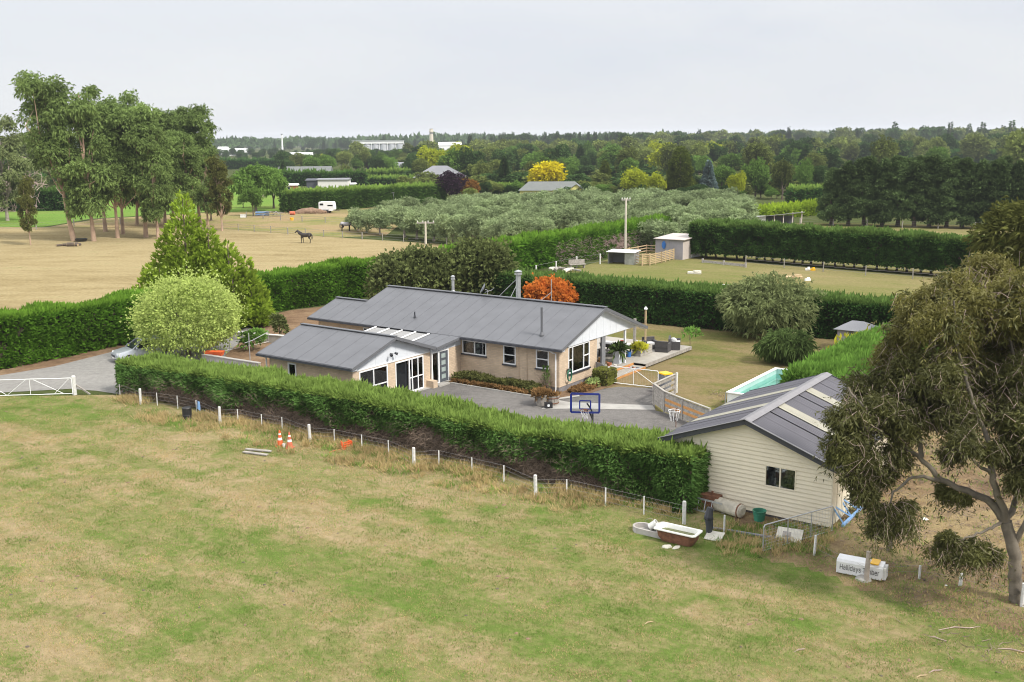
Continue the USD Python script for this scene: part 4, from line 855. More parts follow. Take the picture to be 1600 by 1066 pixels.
# ---------------------------------------------------------------- hedges
FN = np.array([0.545, 0.839])
def bareh(u, rng): return 0.95 + 0.75 * (meshkit.noise(np.stack([u * .5, 0 * u, 0 * u], 1), 4) - .45) + 0.45 * np.exp(-((u - 24.0) / 4.0) ** 2) - 0.9 * np.clip((u - 32.5) / 1.5, 0, 1) - 0.35 * np.clip((3 - u) / 3, 0, 1) + 0.12 * rng.normal(size=len(u))
front_path = [(-23.3, 61.7), (-12.1, 54.15), (-2.1, 47.35), (7.9, 40.5)]
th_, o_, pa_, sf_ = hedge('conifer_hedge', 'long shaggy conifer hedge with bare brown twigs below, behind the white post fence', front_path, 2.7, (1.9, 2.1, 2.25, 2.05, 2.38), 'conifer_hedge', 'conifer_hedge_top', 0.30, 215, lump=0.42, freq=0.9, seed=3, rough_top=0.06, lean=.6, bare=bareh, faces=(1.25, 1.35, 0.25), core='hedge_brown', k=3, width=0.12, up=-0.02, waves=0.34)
rg = np.random.default_rng(44); n = 9500
u = rg.uniform(0.1, pa_.L - 1.5, n); a = rg.uniform(0, 0.75, n); P_, N_ = sf_(u, a, 0.12)
kp = P_[:, 2] < bareh(u, rg) + 0.45; P_, N_ = P_[kp], N_[kp]
tw = twigs(P_, N_ * .5 + rg.normal(size=P_.shape) * [.8, .8, .5] + [0, 0, .35], 0.55, 0.009, rg)
put('dead_twigs', (tw[0] - o_, tw[1]), 'twig', th_)
I_path = [(-42, 62.5), (-35.2, 68.5), (-30.0, 76.6), (-22.6, 90.2), (-14.6, 99.6), (-8, 107.5)]
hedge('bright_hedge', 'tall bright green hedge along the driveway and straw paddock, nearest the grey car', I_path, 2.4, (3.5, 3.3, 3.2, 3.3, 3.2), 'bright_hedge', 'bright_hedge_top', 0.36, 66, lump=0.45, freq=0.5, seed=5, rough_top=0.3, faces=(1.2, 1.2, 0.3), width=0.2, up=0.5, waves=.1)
def deadG(P): return (meshkit.fbm(P * .55, 3, 9) > 0.52) & (P[:, 0] > 10.5) & (P[:, 2] < 2.7) & (P[:, 0] < 19)
tg, og, pg_, sg_ = hedge('bright_hedge', 'bright green hedge with dead brown patches, behind the stock yard and power pole', [(-7.2, 108.6), (2.6, 120.2), (12.2, 132.6), (22.5, 147.5)], 2.4, (3.1, 3.4, 3.5, 3.6), 'bright_hedge', 'bright_hedge_top', 0.6, 34, lump=0.45, freq=0.5, seed=6, rough_top=0.3, faces=(1.2, 1.2, 0.3), width=0.2, up=0.5, dead=deadG, core='hedge_brown')
rg = np.random.default_rng(45); n = 2600; u = rg.uniform(18, pg_.L - 1, n); a = rg.uniform(0, 0.8, n); P_, N_ = sg_(u, a, 0.1); tw = twigs(P_, N_ + rg.normal(size=P_.shape) * .7, 0.8, 0.02, rg); put('dead_twigs', (tw[0] - og, tw[1]), 'pale_twig', tg)
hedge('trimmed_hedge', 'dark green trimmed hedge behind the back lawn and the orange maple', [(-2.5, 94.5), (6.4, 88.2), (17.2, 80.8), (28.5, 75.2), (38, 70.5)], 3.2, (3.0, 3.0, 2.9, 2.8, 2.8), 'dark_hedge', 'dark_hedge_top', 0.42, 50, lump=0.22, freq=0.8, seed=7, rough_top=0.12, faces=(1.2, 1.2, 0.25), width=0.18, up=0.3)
def bareF(u, rng): return 0.75 + 0.5 * (meshkit.noise(np.stack([u * .8, 0 * u, 0 * u], 1), 14) - .5) + .15 * rng.normal(size=len(u))
def trunky(name, label, path, w, h, lift, **kw):
    t, o, pa, sf = hedge(name, label, path, w, h, base=lift, **kw)
    rg = np.random.default_rng(kw.get('seed', 1) + 90); mb = None
    for uu in np.arange(0.8, pa.L, 1.25):
        q, d, nl = pa.at(np.array([uu + rg.uniform(-.3, .3)])); c = q[0] + nl[0] * rg.uniform(-.5, .3) - o[:2]
        put('trunk', MB().tube([(c[0], c[1], -.1), (c[0] + rg.uniform(-.12, .12), c[1], lift * .6), (c[0] + rg.uniform(-.3, .3), c[1], lift + .5)], [.17, .12, .09], 6), 'bark_dark', t)
trunky('windbreak_hedge', 'tall dark conifer windbreak on bare trunks, between the stock yard and the right paddock', [(23.3, 130.3), (31.3, 124.6), (45.5, 112.0), (53, 104.5)], 3.0, (4.2, 4.2, 4.1, 4.0), 0.75, side_leaf='windbreak_leaf', top_leaf='dark_hedge_top', size=0.46, dens=44, lump=0.55, freq=0.6, seed=8, rough_top=0.3, waves=.35, faces=(1.4, 1.2, 0.3), width=0.2, up=0.1, core='hedge_brown')
hedge('loose_hedge', 'loose bright green hedge beside the pool behind the cream shed', [(16.6, 53.6), (20.5, 58.4), (26.5, 66.0)], 4.6, (2.1, 2.3, 2.3), 'loose_shrub_green', 'loose_shrub_green', 0.42, 75, lump=0.38, freq=0.6, seed=9, rough_top=0.4, faces=(1.0, 1.5, 1.0), width=0.13, up=0.9)
put('yellow_shoots', sprays(*(lambda r: (np.array([24.2, 66.2, 1.3]) + r.normal(size=(500, 3)) * [1.1, .9, .3], r.normal(size=(500, 3)) * .5 + [0, 0, 1]))(np.random.default_rng(3)), 0.5, 3, .5, .16, 0, np.random.default_rng(4)), 'leafy_yellow', kind='stuff', label='yellow green shrub in front of the small pale roofed garden hut', cat='shrub')
def gh(name, label, a, b, w, yt, side, top, size=0.9, dens=12, seed=1, **kw):
    h = Zat(a, yt[0]), Zat(b, yt[1]); hedge(name, label, [a[:2], ((a + b) / 2)[:2], b[:2]], w, h, side, top, size, dens, seed=seed, lump=kw.pop('lump', .12), freq=.4, rough_top=0.1, faces=(1.3, 1.5, .2), width=.2, **kw)
gh('clipped_hedge', 'long clipped green hedge behind the white horse trailer', G(446, 332), G(690, 317), 3.2, (302, 290), 'clipped_hedge', 'clipped_hedge_top', 0.9, 16, 11)
gh('clipped_hedge', 'low lime green clipped hedge beyond the long open shed', G(1136, 346), G(1290, 333), 5.0, (333, 318), 'lime_hedge', 'lime_hedge', 0.8, 16, 12)
gh('clipped_hedge', 'dark green clipped hedge between the lime hedge and the pines', G(1236, 321), G(1300, 318), 4, (296, 294), 'dark_hedge', 'clipped_hedge_top', 0.9, 12, 13)
gh('clipped_hedge', 'upper dark hedge at the left edge behind the gum grove', G(-40, 302), G(135, 300), 6, (280, 279), 'dark_hedge', 'dark_hedge', 1.4, 6, 14)
gh('clipped_hedge', 'lower dark hedge behind the bright green field at the left', G(-40, 330), G(140, 328), 4, (300, 300), 'dark_hedge', 'clipped_hedge', 1.0, 10, 15, lump=.4)
gh('clipped_hedge', 'pale topped hedge in the middle distance above the horse trailer hedge', G(530, 289), G(660, 288), 4, (279, 280), 'dark_hedge', 'clipped_hedge_top', 1.3, 7, 16)
gh('clipped_hedge', 'short light hedge above the two grey farm sheds', G(575, 282), G(640, 282), 4, (270, 268), 'clipped_hedge', 'clipped_hedge_top', 1.4, 7, 17)
gh('clipped_hedge', 'dark mid distance hedge right of the soft green trees', G(442, 291), G(570, 289), 4, (272, 272), 'dark_hedge', 'clipped_hedge', 1.4, 6, 18, lump=.5)
gh('clipped_hedge', 'long dark hedge in front of the distant conifers on the left', G(345, 265), G(470, 262), 6, (253, 252), 'dark_hedge', 'dark_hedge', 2.0, 3, 19)
gh('clipped_hedge', 'long dark hedge far off on the right beyond the pines', G(1270, 258), G(1620, 256), 8, (243, 241), 'dark_hedge', 'dark_hedge', 2.2, 3, 20)
gh('clipped_hedge', 'green garden hedge left of the yellow gabled house', G(762, 303), G(820, 303), 4, (291, 292), 'clipped_hedge', 'clipped_hedge_top', 1.0, 10, 21)

# ---------------------------------------------------------------- trees: the gum grove on the left
GR = 'gum trees of the grove in the straw paddock'
plant(('euc', 4), 116, 377, 120, 'gum_tree', 'leaning gum tree with a long bare pinkish trunk, tallest at the left of the grove')
for kd, px, yb, yt, lab, wd in ((('euc', 1), 147, 377, 130, 'tall gum with dark low foliage right of the leaning gum', .95), (('euc', 0), 184, 372, 158, 'gum tree in the middle of the grove with twin pale trunks', .95), (('euc', 2), 192, 366, 146, 'gum tree in the grove with a thin pointed top', .85),
        (('euc', 3), 228, 371, 158, 'broad gum with a thick pale trunk in the grove front', 1.1), (('euc', 1), 247, 373, 200, 'shorter gum with an orange trunk behind the golden cypress', .9), (('euc', 0), 272, 352, 172, 'gum tree at the back of the grove on its right half', 1.0),
        (('euc', 3), 312, 350, 160, 'tall domed gum at the right end of the grove', 1.05), (('euc', 2), 165, 362, 170, 'rear gum of the grove seen between the front trunks', 1.1), (('euc', 0), 295, 357, 205, 'low dark gum at the right of the grove behind the golden cypress', 1.1), (('euc', 1), 214, 352, 175, 'rear gum of the grove behind the thick pale trunk', 1.0), (('euc', 2), 258, 350, 182, 'slim rear gum at the centre of the grove', 1.0), (('euc', 1), 325, 352, 225, 'short leafy gum next to the bronze gum', .9)):
    plant(kd, px, yb, yt, 'gum_tree', lab, wide=wd)
plant(('bronze', 0), 347, 361, 246, 'gum_tree', 'small bronze green gum with a thin trunk, right of the grove', wide=.8)
plant(('bronze', 0), 48, 383, 278, 'gum_tree', 'young slender gum alone at the left of the straw paddock', wide=.62)
for px, yb, yt, lab in ((12, 345, 186, 'pale gum at the left picture edge behind the green field'), (-30, 350, 200, 'pale gum mostly cut off by the left picture edge'), (52, 322, 205, 'distant pale gum left of the leaning gum'), (95, 318, 245, 'low distant gum behind the leaning trunk')):
    plant(('paleeuc', 0), px, yb, yt, 'gum_tree', lab, wide=1.05)
put('bare_bush', (lambda tw: tw)(twigs(G(8, 330) + np.random.default_rng(1).normal(size=(900, 3)) * [4, 2, 2.2] + [0, 0, 3.5], np.random.default_rng(2).normal(size=(900, 3)) + [0, 0, .8], 3.0, .06, np.random.default_rng(3))), 'pale_twig', label='leafless grey bush at the left edge above the green field', cat='bush')
for kd, px, yb, yt, lab, wd in ((('willow', 0), 400, 331, 252, 'soft green tree with hanging foliage right of the gum grove', 1.0), (('willow', 0), 428, 326, 258, 'soft green willow like tree, right one of the pair by the sheep', .95), (('green', 0), 396, 338, 282, 'small green tree in front of the soft green pair', .75), (('dark', 1), 330, 345, 300, 'dark bush at the foot of the gum grove', 1.2), (('green', 1), 380, 325, 300, 'small round green bush left of the sheep', 1.0)):
    plant(kd, px, yb, yt, 'tree', lab, wide=wd)
# ---- the olive grove
rg = np.random.default_rng(12); OL = 'olive trees in the grove behind the straw paddock'
front = [(549, 363), (578, 366), (606, 370), (640, 374), (672, 378), (706, 382), (738, 386)]
cnt = 0
A0, A1, B0 = G(556, 361)[:2], G(760, 388)[:2], None
rowd = unit(A1 - A0); back_ = np.array([-rowd[1], rowd[0]]); back_ = back_ if back_[1] > 0 else -back_
for r in range(12):
    for c in range(-1 - r // 2, 22):
        b = A0 + rowd * (c * 4.9 + (r % 2) * 2.0) + back_ * (r * 7.2) + rg.normal(size=2) * .5
        x_, y_ = proj((b[0], b[1], 0))
        if not (540 + (363 - y_) * -0.1 < x_ < 1175) or y_ < 326 or y_ > 398: continue
        if x_ > 1120 and y_ < 330: continue
        if x_ < 585 and y_ < 332: continue
        if abs(rg.random()) < .05: continue
        s = rg.uniform(.92, 1.16); copy_of(K['olive', cnt % 4], 'olive_tree', 'grey green olive tree in the front row of the grove, its trunk showing' if r == 0 else 'grey green olive tree standing deep in the rows of the grove', 'olive tree', (b[0], b[1], 0), rg.random() * 6.28, (s * 1.22, s * 1.22, s), 'front row of the olive grove' if r == 0 else OL); cnt += 1
for px, yb, lab in ((1020, 306, 'olive tree with a spiky top in front of the lime green tree'), (1128, 330, 'big pale olive tree at the right end of the grove')):
    plant(('olive', 1), px, yb, yb - 36, 'olive_tree', lab)
# ---- colourful garden trees behind the olives
for kd, px, yb, yt, nm, lab, wd in (
    (('copper', 0), 704, 317, 264, 'copper_beech', 'dark purple leaved round tree', 1.0), (('rust', 0), 733, 313, 278, 'rust_tree', 'rusty brown domed tree beside the purple one', 1.0),
    (('yellow', 0), 855, 303, 251, 'yellow_tree', 'bright yellow round tree behind the yellow gabled house', 1.35), (('yellow', 0), 810, 299, 279, 'yellow_bush', 'small orange yellow bush left of the bright yellow tree', 1.5), (('yellow', 0), 868, 262, 237, 'yellow_tree', 'yellow topped tree in the distance above the bright yellow tree', 1.2),
    (('lime', 0), 992, 310, 261, 'lime_tree', 'yellow green broad tree right of the grey roofed house', 1.1), (('lime', 0), 1025, 313, 268, 'lime_tree', 'yellow green tree on the right side of the yellow green pair', .8), (('lime', 0), 1152, 318, 267, 'lime_tree', 'slim yellow green tree right of the blue spruce', .62),
    (('poplar', 0), 1062, 312, 228, 'tall_conifer', 'tall broad dark gold conifer, left of the blue spruce', .95), (('poplar', 0), 945, 300, 250, 'tall_conifer', 'pointed gold green conifer between the yellow tree and yellow green pair', .8),
    (('spruce', 0), 1106, 312, 250, 'blue_spruce', 'blue grey spruce with a pointed top', .95),
    (('green', 0), 1180, 310, 243, 'tree', 'tall mid green tree right of the blue spruce', .8), (('drab', 0), 1222, 312, 248, 'tree', 'brownish green tree left of the shelter pines', .85), (('green', 1), 1128, 306, 250, 'tree', 'olive green tree behind the blue spruce', .9), (('green', 0), 1255, 305, 244, 'tree', 'bright green tree beside the dark shelter pines', .7), (('dark', 0), 1278, 305, 256, 'tree', 'dark round tree next to the shelter pines', .8), (('olive', 0), 1132, 318, 294, 'shrub', 'grey green shrub in front of the slim yellow green tree', 1.2),
    (('conif', 0), 788, 300, 243, 'conifer', 'dark conifer near the far power pole, left of the yellow tree', 1.0), (('drab', 1), 750, 297, 246, 'tree', 'drab tree behind the rusty domed tree', 1.0), (('green', 1), 895, 290, 252, 'tree', 'green tree right of the bright yellow tree', .8), (('dark', 1), 905, 292, 262, 'tree', 'dark rounded tree behind the grey roofed house', .8), (('drab', 0), 830, 292, 250, 'tree', 'drab green tree left of the bright yellow tree', .8),
    (('lime', 0), 690, 285, 266, 'tree', 'small mustard coloured tree left of the purple one', 1.0), (('dark', 0), 652, 287, 267, 'tree', 'round dark tree left of the far slate roof', .9), (('rust', 0), 636, 318, 299, 'shrub', 'tan bush beside the open grey shed', .5),
    (('drab', 1), 540, 285, 253, 'tree', 'drab tree above the pale topped hedge', .8), (('conif', 1), 443, 283, 250, 'conifer', 'pointed conifer behind the soft green trees', 1.2), (('lime', 0), 505, 254, 240, 'tree', 'distant yellow tree beside the long white building', 1.0), (('drab', 0), 470, 280, 258, 'tree', 'light drab tree in the middle distance', .9)):
    plant(kd, px, yb, yt, nm, lab, wide=wd)
# ---- the shelter belt on the right
PB = 'dark pines of the shelter belt on the right'
for i, (px, yb, yt) in enumerate(((1298, 352, 262), (1325, 353, 254), (1350, 353, 244), (1378, 354, 250), (1402, 354, 243), (1428, 355, 247), (1452, 355, 241), (1478, 356, 250), (1503, 356, 246), (1528, 357, 252), (1556, 358, 248), (1584, 358, 254), (1610, 358, 246), (1640, 359, 250))):
    plant(('pine', i % 2), px, yb, yt, 'shelter_pine', 'dark pine in the close row of the shelter belt', PB, seed=i, wide=.95)
for i, (px, yb, yt, lab) in enumerate(((1345, 338, 250, 'rear'), (1415, 338, 246, 'rear'), (1490, 339, 247, 'rear'), (1560, 340, 244, 'rear'))):
    plant(('pine', (i + 1) % 2), px, yb, yt, 'shelter_pine', 'dark pine in the close row of the shelter belt', PB, seed=i + 40)
plant(('drab', 1), 1378, 290, 204, 'tree', 'tall pale topped tree rising behind the shelter pines', wide=.75); plant(('green', 1), 1460, 285, 220, 'tree', 'light green tree rising behind the shelter pines', wide=.8)
plant(('farbroad', 0), 1597, 285, 197, 'tree', 'tall tree at the right picture edge behind the shelter pines', wide=.9); plant(('farbroad', 1), 1630, 300, 215, 'tree', 'tree cut off by the right picture edge behind the pines')
# ---- middle distance and far trees, row behind row
rg = np.random.default_rng(77)
def mass(name, label, x0, x1, yb0, yb1, n, kinds, hts, wide=(.85, 1.25)):
    """Far rows that read as one mass: one instancer."""
    pi = UsdGeom.PointInstancer.Define(stage, path_for(name, None)); setdata(pi.GetPrim(), label, 'wood', None, 'stuff'); paths = []
    for k, kd in enumerate(dict.fromkeys(kinds)):
        c = UsdGeom.Xform.Define(stage, pi.GetPath().AppendChild(f'tree_{k + 1:03d}')); c.GetPrim().GetReferences().AddInternalReference(K[kd].GetPath()); paths.append(c.GetPath())
    order = list(dict.fromkeys(kinds)); P, S, I, Q = [], [], [], []
    for i in range(n):
        b = G(x0 + (x1 - x0) * (i + rg.random()) / n, rg.uniform(yb0, yb1)); kd = kinds[rg.integers(len(kinds))]; h = rg.uniform(*hts); nom = {'farbroad': 13, 'fardark': 13, 'farcon': 20}[kd[0]]; s_, wd, a = h / nom, rg.uniform(*wide), rg.uniform(0, 3.14)
        P.append(Gf.Vec3f(float(b[0]), float(b[1]), 0)); S.append(Gf.Vec3f(s_ * wd, s_ * wd, s_)); I.append(order.index(kd)); Q.append(Gf.Quath(math.cos(a), 0, 0, math.sin(a)))
    pi.CreatePrototypesRel().SetTargets(paths); pi.CreateProtoIndicesAttr(Vt.IntArray(I)); pi.CreatePositionsAttr(Vt.Vec3fArray(P)); pi.CreateScalesAttr(Vt.Vec3fArray(S)); pi.CreateOrientationsAttr(Vt.QuathArray(Q))
def fill(x0, x1, yb0, yb1, n, kinds, hts, name, label, group, wide=(.85, 1.25)):
    for i in range(n):
        px = x0 + (x1 - x0) * (i + rg.random()) / n; yb = rg.uniform(yb0, yb1); b = G(px, yb); kd = kinds[rg.integers(len(kinds))]; h = rg.uniform(*hts)
        nom = {'drab': 11, 'green': 10, 'dark': 10, 'conif': 14, 'farbroad': 13, 'fardark': 13, 'farcon': 20, 'thincon': 24, 'lime': 9}[kd[0]]; s = h / nom; wd = rg.uniform(*wide)
        copy_of(K[kd], name, label, 'tree', (b[0], b[1], 0), rg.random() * 6.28, (s * wd, s * wd, s), group)
B_, D_, C_ = [('drab', 0), ('drab', 1), ('green', 0), ('green', 1)], [('dark', 0), ('dark', 1)], [('conif', 0), ('conif', 1)]
FB, FDk, FC = [('farbroad', 0), ('farbroad', 1)], [('fardark', 0), ('fardark', 1)], [('farcon', 0), ('farcon', 1)]
fill(640, 1300, 260, 290, 115, B_ + B_ + D_ + C_[:1] + [('lime', 0)], (8, 14), 'tree', 'mixed green tree in the wooded band behind the garden trees', 'trees of the wooded band in the middle distance')
fill(640, 1300, 302, 318, 44, B_ + D_, (2.8, 4.5), 'bush', 'low bush between the olive grove and the garden trees', 'bushes behind the olive grove', (1.2, 1.8))
fill(440, 700, 254, 276, 44, B_ + D_, (7, 11), 'tree', 'low green tree among the hedges left of centre', 'trees among the hedges left of centre')
mass('undergrowth', 'low dark undergrowth below the wooded band', 630, 1310, 258, 304, 190, FDk + FB, (3.5, 6), (1.6, 2.6))
fill(-20, 345, 285, 300, 14, B_ + D_, (7, 12), 'tree', 'green tree behind the gum grove', 'trees behind the gum grove')
mass('far_wood', 'far broadleaved woodland right of centre', 930, 1620, 244, 262, 90, FB + FDk + FB, (11, 17))
fill(738, 960, 242, 260, 44, FB + FB + FDk, (11, 16), 'tree', 'broad tree in the far woodland at the centre', 'broad trees of the far woodland at the centre')
fill(560, 740, 244, 262, 26, FB + FDk, (6, 9.5), 'tree', 'low tree in front of the silos and the mill', 'low trees in front of the silos and mill')
mass('far_wood', 'dark line of far trees below the mast', 340, 600, 244, 252, 44, FDk, (6, 9))
fill(755, 965, 236, 242, 46, FC + FC + FDk, (17, 22), 'conifer', 'tall dark conifer of the plantation at the centre of the skyline', 'conifers of the plantation on the skyline', (.8, 1.1))
mass('far_wood', 'tall rounded trees on the skyline right of the plantation', 960, 1100, 236, 243, 24, FB + FDk, (17, 22))
mass('far_tree_line', 'distant wooded skyline on the right', 1090, 1620, 231, 240, 120, FC + FDk + FB, (17, 24))
fill(1370, 1600, 234, 240, 9, [('thincon', 0)], (21, 28), 'bare_conifer', 'thin ragged conifer standing above the right skyline', 'ragged conifers on the right skyline')
mass('far_tree_line', 'distant wooded skyline on the left below the mast and silos', 340, 760, 231, 238, 90, FC + FC + FDk, (14, 19), (.7, 1.0))
mass('far_tree_line', 'distant trees glimpsed behind the gum grove', -20, 345, 236, 250, 26, FDk + FC, (14, 20))
plant(('farcon', 0), 735, 246, 209, 'conifer', 'dark pointed conifer right of the red gabled mill building', wide=1.0); plant(('farbroad', 0), 668, 258, 218, 'tree', 'large round tree in front of the mill chimney', wide=1.2); plant(('farbroad', 1), 562, 258, 219, 'tree', 'large round tree left of the grain silos', wide=1.1); plant(('farbroad', 1), 640, 256, 222, 'tree', 'round tree between the silos and the chimney', wide=1.0)
plant(('fardark', 0), 978, 252, 206, 'tree', 'tall rounded dark tree standing above the central skyline', wide=.8)
# one far wood that closes the horizon
rg = np.random.default_rng(8); n = 9000
ang = rg.uniform(-0.62, 0.62, n); dist = rg.uniform(1500, 2600, n); zc = rg.uniform(0, 13, n) + 6 * meshkit.noise(np.stack([ang * 40, 0 * ang, 0 * ang], 1), 3)
P_ = np.stack([np.sin(ang) * dist, np.cos(ang) * dist, zc], 1)
put('far_wood', sprays(P_, rg.normal(size=(n, 3)) * [.5, .5, .2] + [0, 0, 1], 9.0, 3, .6, .3, 0, rg), 'tree_dark', label='dark wooded band closing the horizon', cat='wood', kind='stuff')
flat('wooded_hill', (0.03, 0.045, 0.02), 1.0, var=.4, scale=.05)
# long low hill far off at the left
hx = np.linspace(-1500, 900, 61); hv = []
for x_ in hx:
    hh_ = 20 * np.exp(-((x_ + 650) / 420) ** 2)  + 5 * meshkit.noise(np.array([[x_ * .01, 0, 0]]), 2)[0]
    hv += [(x_, 3000, -1), (x_, 3150, hh_), (x_, 3500, -1)]
i = np.arange(60); put('hills', (hv, np.vstack([np.stack([i * 3 + k, i * 3 + 3 + k, i * 3 + 4 + k, i * 3 + 1 + k], 1) for k in (0, 1)])), 'wooded_hill', kind='structure')

g = NG(); hz_ = g.add('principled_volume', 'volume', color=(0.86, 0.90, 0.97), density=0.00010, anisotropy=0.2)
put('haze', MB().box((-3100, -260, -1), (3100, 4300, 46)), g.make('thin_haze', volume=hz_), kind='stuff')
# ---------------------------------------------------------------- garden trees near the house
def own_tree(name, label, base, lobes, n, size, leafm, bark='bark_dark', r0=.15, top=None, seed=1, k=3, spread=.65, width=.2, droop=.1, bias=(0, 0, .15), shell=.5, low=-.6, cat='tree', ntarget=8):
    rng = np.random.default_rng(seed); t = thing(name, label, cat, (base[0], base[1], 0)); lb = np.asarray(lobes, float)
    top = top if top is not None else (0, 0, lb[:, 2].max() * .9)
    P, N, i = lobe_points(lb, n, rng, shell, low)
    put('trunk', limbs((0, 0, -.15), top, r0, [l[:3] for l in lb[:ntarget]], rng), bark, t, smooth=50)
    put('crown', sprays(P, N + np.array(bias), size, k, spread, width, droop, rng), leafm, t); return t
rg = np.random.default_rng(1)
# pale variegated dome by the car
b = (-23.0, 71.4); lb = [[0, 0, 3.0, 3.1, 3.0, 2.4]] + [[math.cos(a) * 2.0, math.sin(a) * 2.0, 2.9 + .5 * math.sin(a * 3), 1.45, 1.45, 1.5] for a in np.arange(0, 6.28, .78)] + [[math.cos(a) * 1.1, math.sin(a) * 1.1, 4.3, 1.3, 1.3, 1.05] for a in np.arange(.4, 6.5, 1.25)] + [[math.cos(a) * 2.2, math.sin(a) * 2.2, 2.0, 1.0, 1.0, .9] for a in np.arange(.2, 6.5, .9) if math.cos(a) > -.5]
own_tree('variegated_tree', 'round pale cream green tree beside the silver car', b, lb, 52000, .165, 'variegated', r0=.16, seed=2, shell=.22, width=.3, k=2, low=-.95)
# golden cypress with several leaders behind it
def leaders(name, label, base, cones, leafm, seed, size=.5, dens=70):
    rng = np.random.default_rng(seed); big = list(cones)
    for (x, y, h, r) in big:
        for k in range(7): a = rng.uniform(0, 6.283); q = r * rng.uniform(.45, .9); cones = cones + [(x + math.cos(a) * q, y + math.sin(a) * q, h * (1 - .75 * q / r) * rng.uniform(.9, 1.12) + .9, rng.uniform(.45, .8))]
    t = thing(name, label, 'tree', (base[0], base[1], 0)); parts, tb = [], MB()
    for (x, y, h, r) in cones:
        n = int(dens * h * r * 2.2); z = 1 - np.sqrt(rng.random(n)); a = rng.random(n) * 6.283
        lump = meshkit.noise(np.stack([np.cos(a) * 2.2 + x, np.sin(a) * 2.2 + y, z * h * .9], 1), seed)
        R = r * np.minimum((1 - z) ** .72, .35 + 2.2 * z + .3) * (.45 + 1.1 * lump); q = R * (1 - .45 * rng.random(n) ** 2)
        P = np.stack([x + np.cos(a) * q, y + np.sin(a) * q, .15 + z * h * .97], 1); D = np.stack([np.cos(a) * .8, np.sin(a) * .8, .55 + .6 * z], 1)
        parts.append(sprays(P, D, size, 3, .45, .2, .02, rng)); tb.tube([(x * .3, y * .3, -.1), (x, y, h * .5), (x, y, h * .95)], [.2, .1, .02], 6)
    put('trunk', tb.arrays(), 'bark_dark', t); put('crown', join(*parts), leafm, t)
leaders('golden_cypress', 'tall ragged yellow green conifer behind the pale round tree', (-26.4, 83.6), [(-.2, 0, 11.4, 2.8), (1.6, .3, 8.6, 2.6), (3.3, -.2, 7.2, 2.3), (4.6, .4, 5.6, 1.7), (-2.0, .4, 7.6, 2.3), (-3.2, 0, 5.2, 2.0), (2.6, -1.2, 5.2, 2.2), (-.4, -1.6, 5.5, 2.4), (5.3, 0, 3.8, 1.3)], 'golden_cypress', 7, .46, 38)
own_tree('shrub', 'large drab green rounded shrub behind the left half of the house roof', (-8.6, 92.5), lumpy((0, 0, 2.7), (3.9, 3.0, 2.5), 13, rg, rs=(.4, .58)) + [[0, 0, 2.2, 3.0, 2.6, 2.6]], 11000, .40, 'olive_shrub', seed=3, shell=.3, cat='shrub', width=.28)
own_tree('shrub', 'tall drab green shrub with a twiggy right side, behind the house flues', (-2.6, 93.5), lumpy((0, 0, 3.0), (3.2, 2.8, 2.7), 12, rg, rs=(.4, .58)) + [[0, 0, 2.5, 2.6, 2.4, 2.9]], 10500, .40, 'olive_shrub', seed=4, shell=.3, cat='shrub', width=.28)
own_tree('shrub', 'pale green shrub between the two drab rounded shrubs', (-6.6, 98), lumpy((0, 0, 2.6), (1.9, 1.6, 1.7), 8, rg), 2600, .42, 'pale_shrub', seed=5, cat='shrub')
own_tree('maple', 'small bright orange autumn maple behind the house flues', (3.3, 86.5), lumpy((0, 0, 1.9), (2.25, 1.9, 1.15), 17, rg, rs=(.35, .52)) + [[0, 0, 1.7, 1.6, 1.5, 1.3]], 7500, .30, 'maple_orange', seed=6, shell=.45, width=.34, spread=.9, r0=.1)
own_tree('willow_like_tree', 'soft grey green tree on the back lawn', (19.8, 76.6), lumpy((0, 0, 2.5), (4.1, 3.3, 2.1), 18, rg, rs=(.34, .52)) + [[0, 0, 2.0, 3.0, 2.4, 1.9]], 15000, .42, 'willow_grey', seed=8, shell=.5, droop=.35, width=.12, spread=.7, low=-.8)
own_tree('weeping_tree', 'small weeping dark green tree between the grey green tree and the pool', (18.6, 67.6), lumpy((0, 0, 1.15), (1.8, 1.6, 1.05), 12, rg, rs=(.4, .55)), 5000, .42, 'weeping_dark', seed=9, bias=(0, 0, -.45), droop=.5, width=.10, spread=.6, low=-1, shell=.4)
own_tree('gum_tree', 'dark bronze gum behind the big gum at the right edge', (34.6, 66.0), lumpy((0, 0, 7.6), (4.6, 4.0, 3.4), 14, rg, rs=(.34, .5)), 12000, .5, 'bronze_euc', 'bark_euc', r0=.3, seed=10, droop=.3, width=.14, bias=(0, 0, -.1), shell=.6)
own_tree('apple_tree', 'small leafy sapling in the side garden by the fence', G(438, 532), lumpy((0, 0, 1.1), (.6, .6, .75), 7, rg), 900, .28, 'olive_shrub', seed=11, r0=.05)
own_tree('garden_shrub', 'small shrub by the pipe fence of the side garden', G(396, 548), lumpy((0, 0, .8), (.9, .8, .55), 7, rg), 900, .28, 'leafy_green', seed=12, r0=.04, cat='shrub')
own_tree('sapling', 'thin little tree on the lawn beyond the deck end', G(1078, 545), lumpy((0, 0, 1.2), (.75, .7, .3), 6, rg), 160, .3, 'leafy_green', 'twig', r0=.03, seed=13)
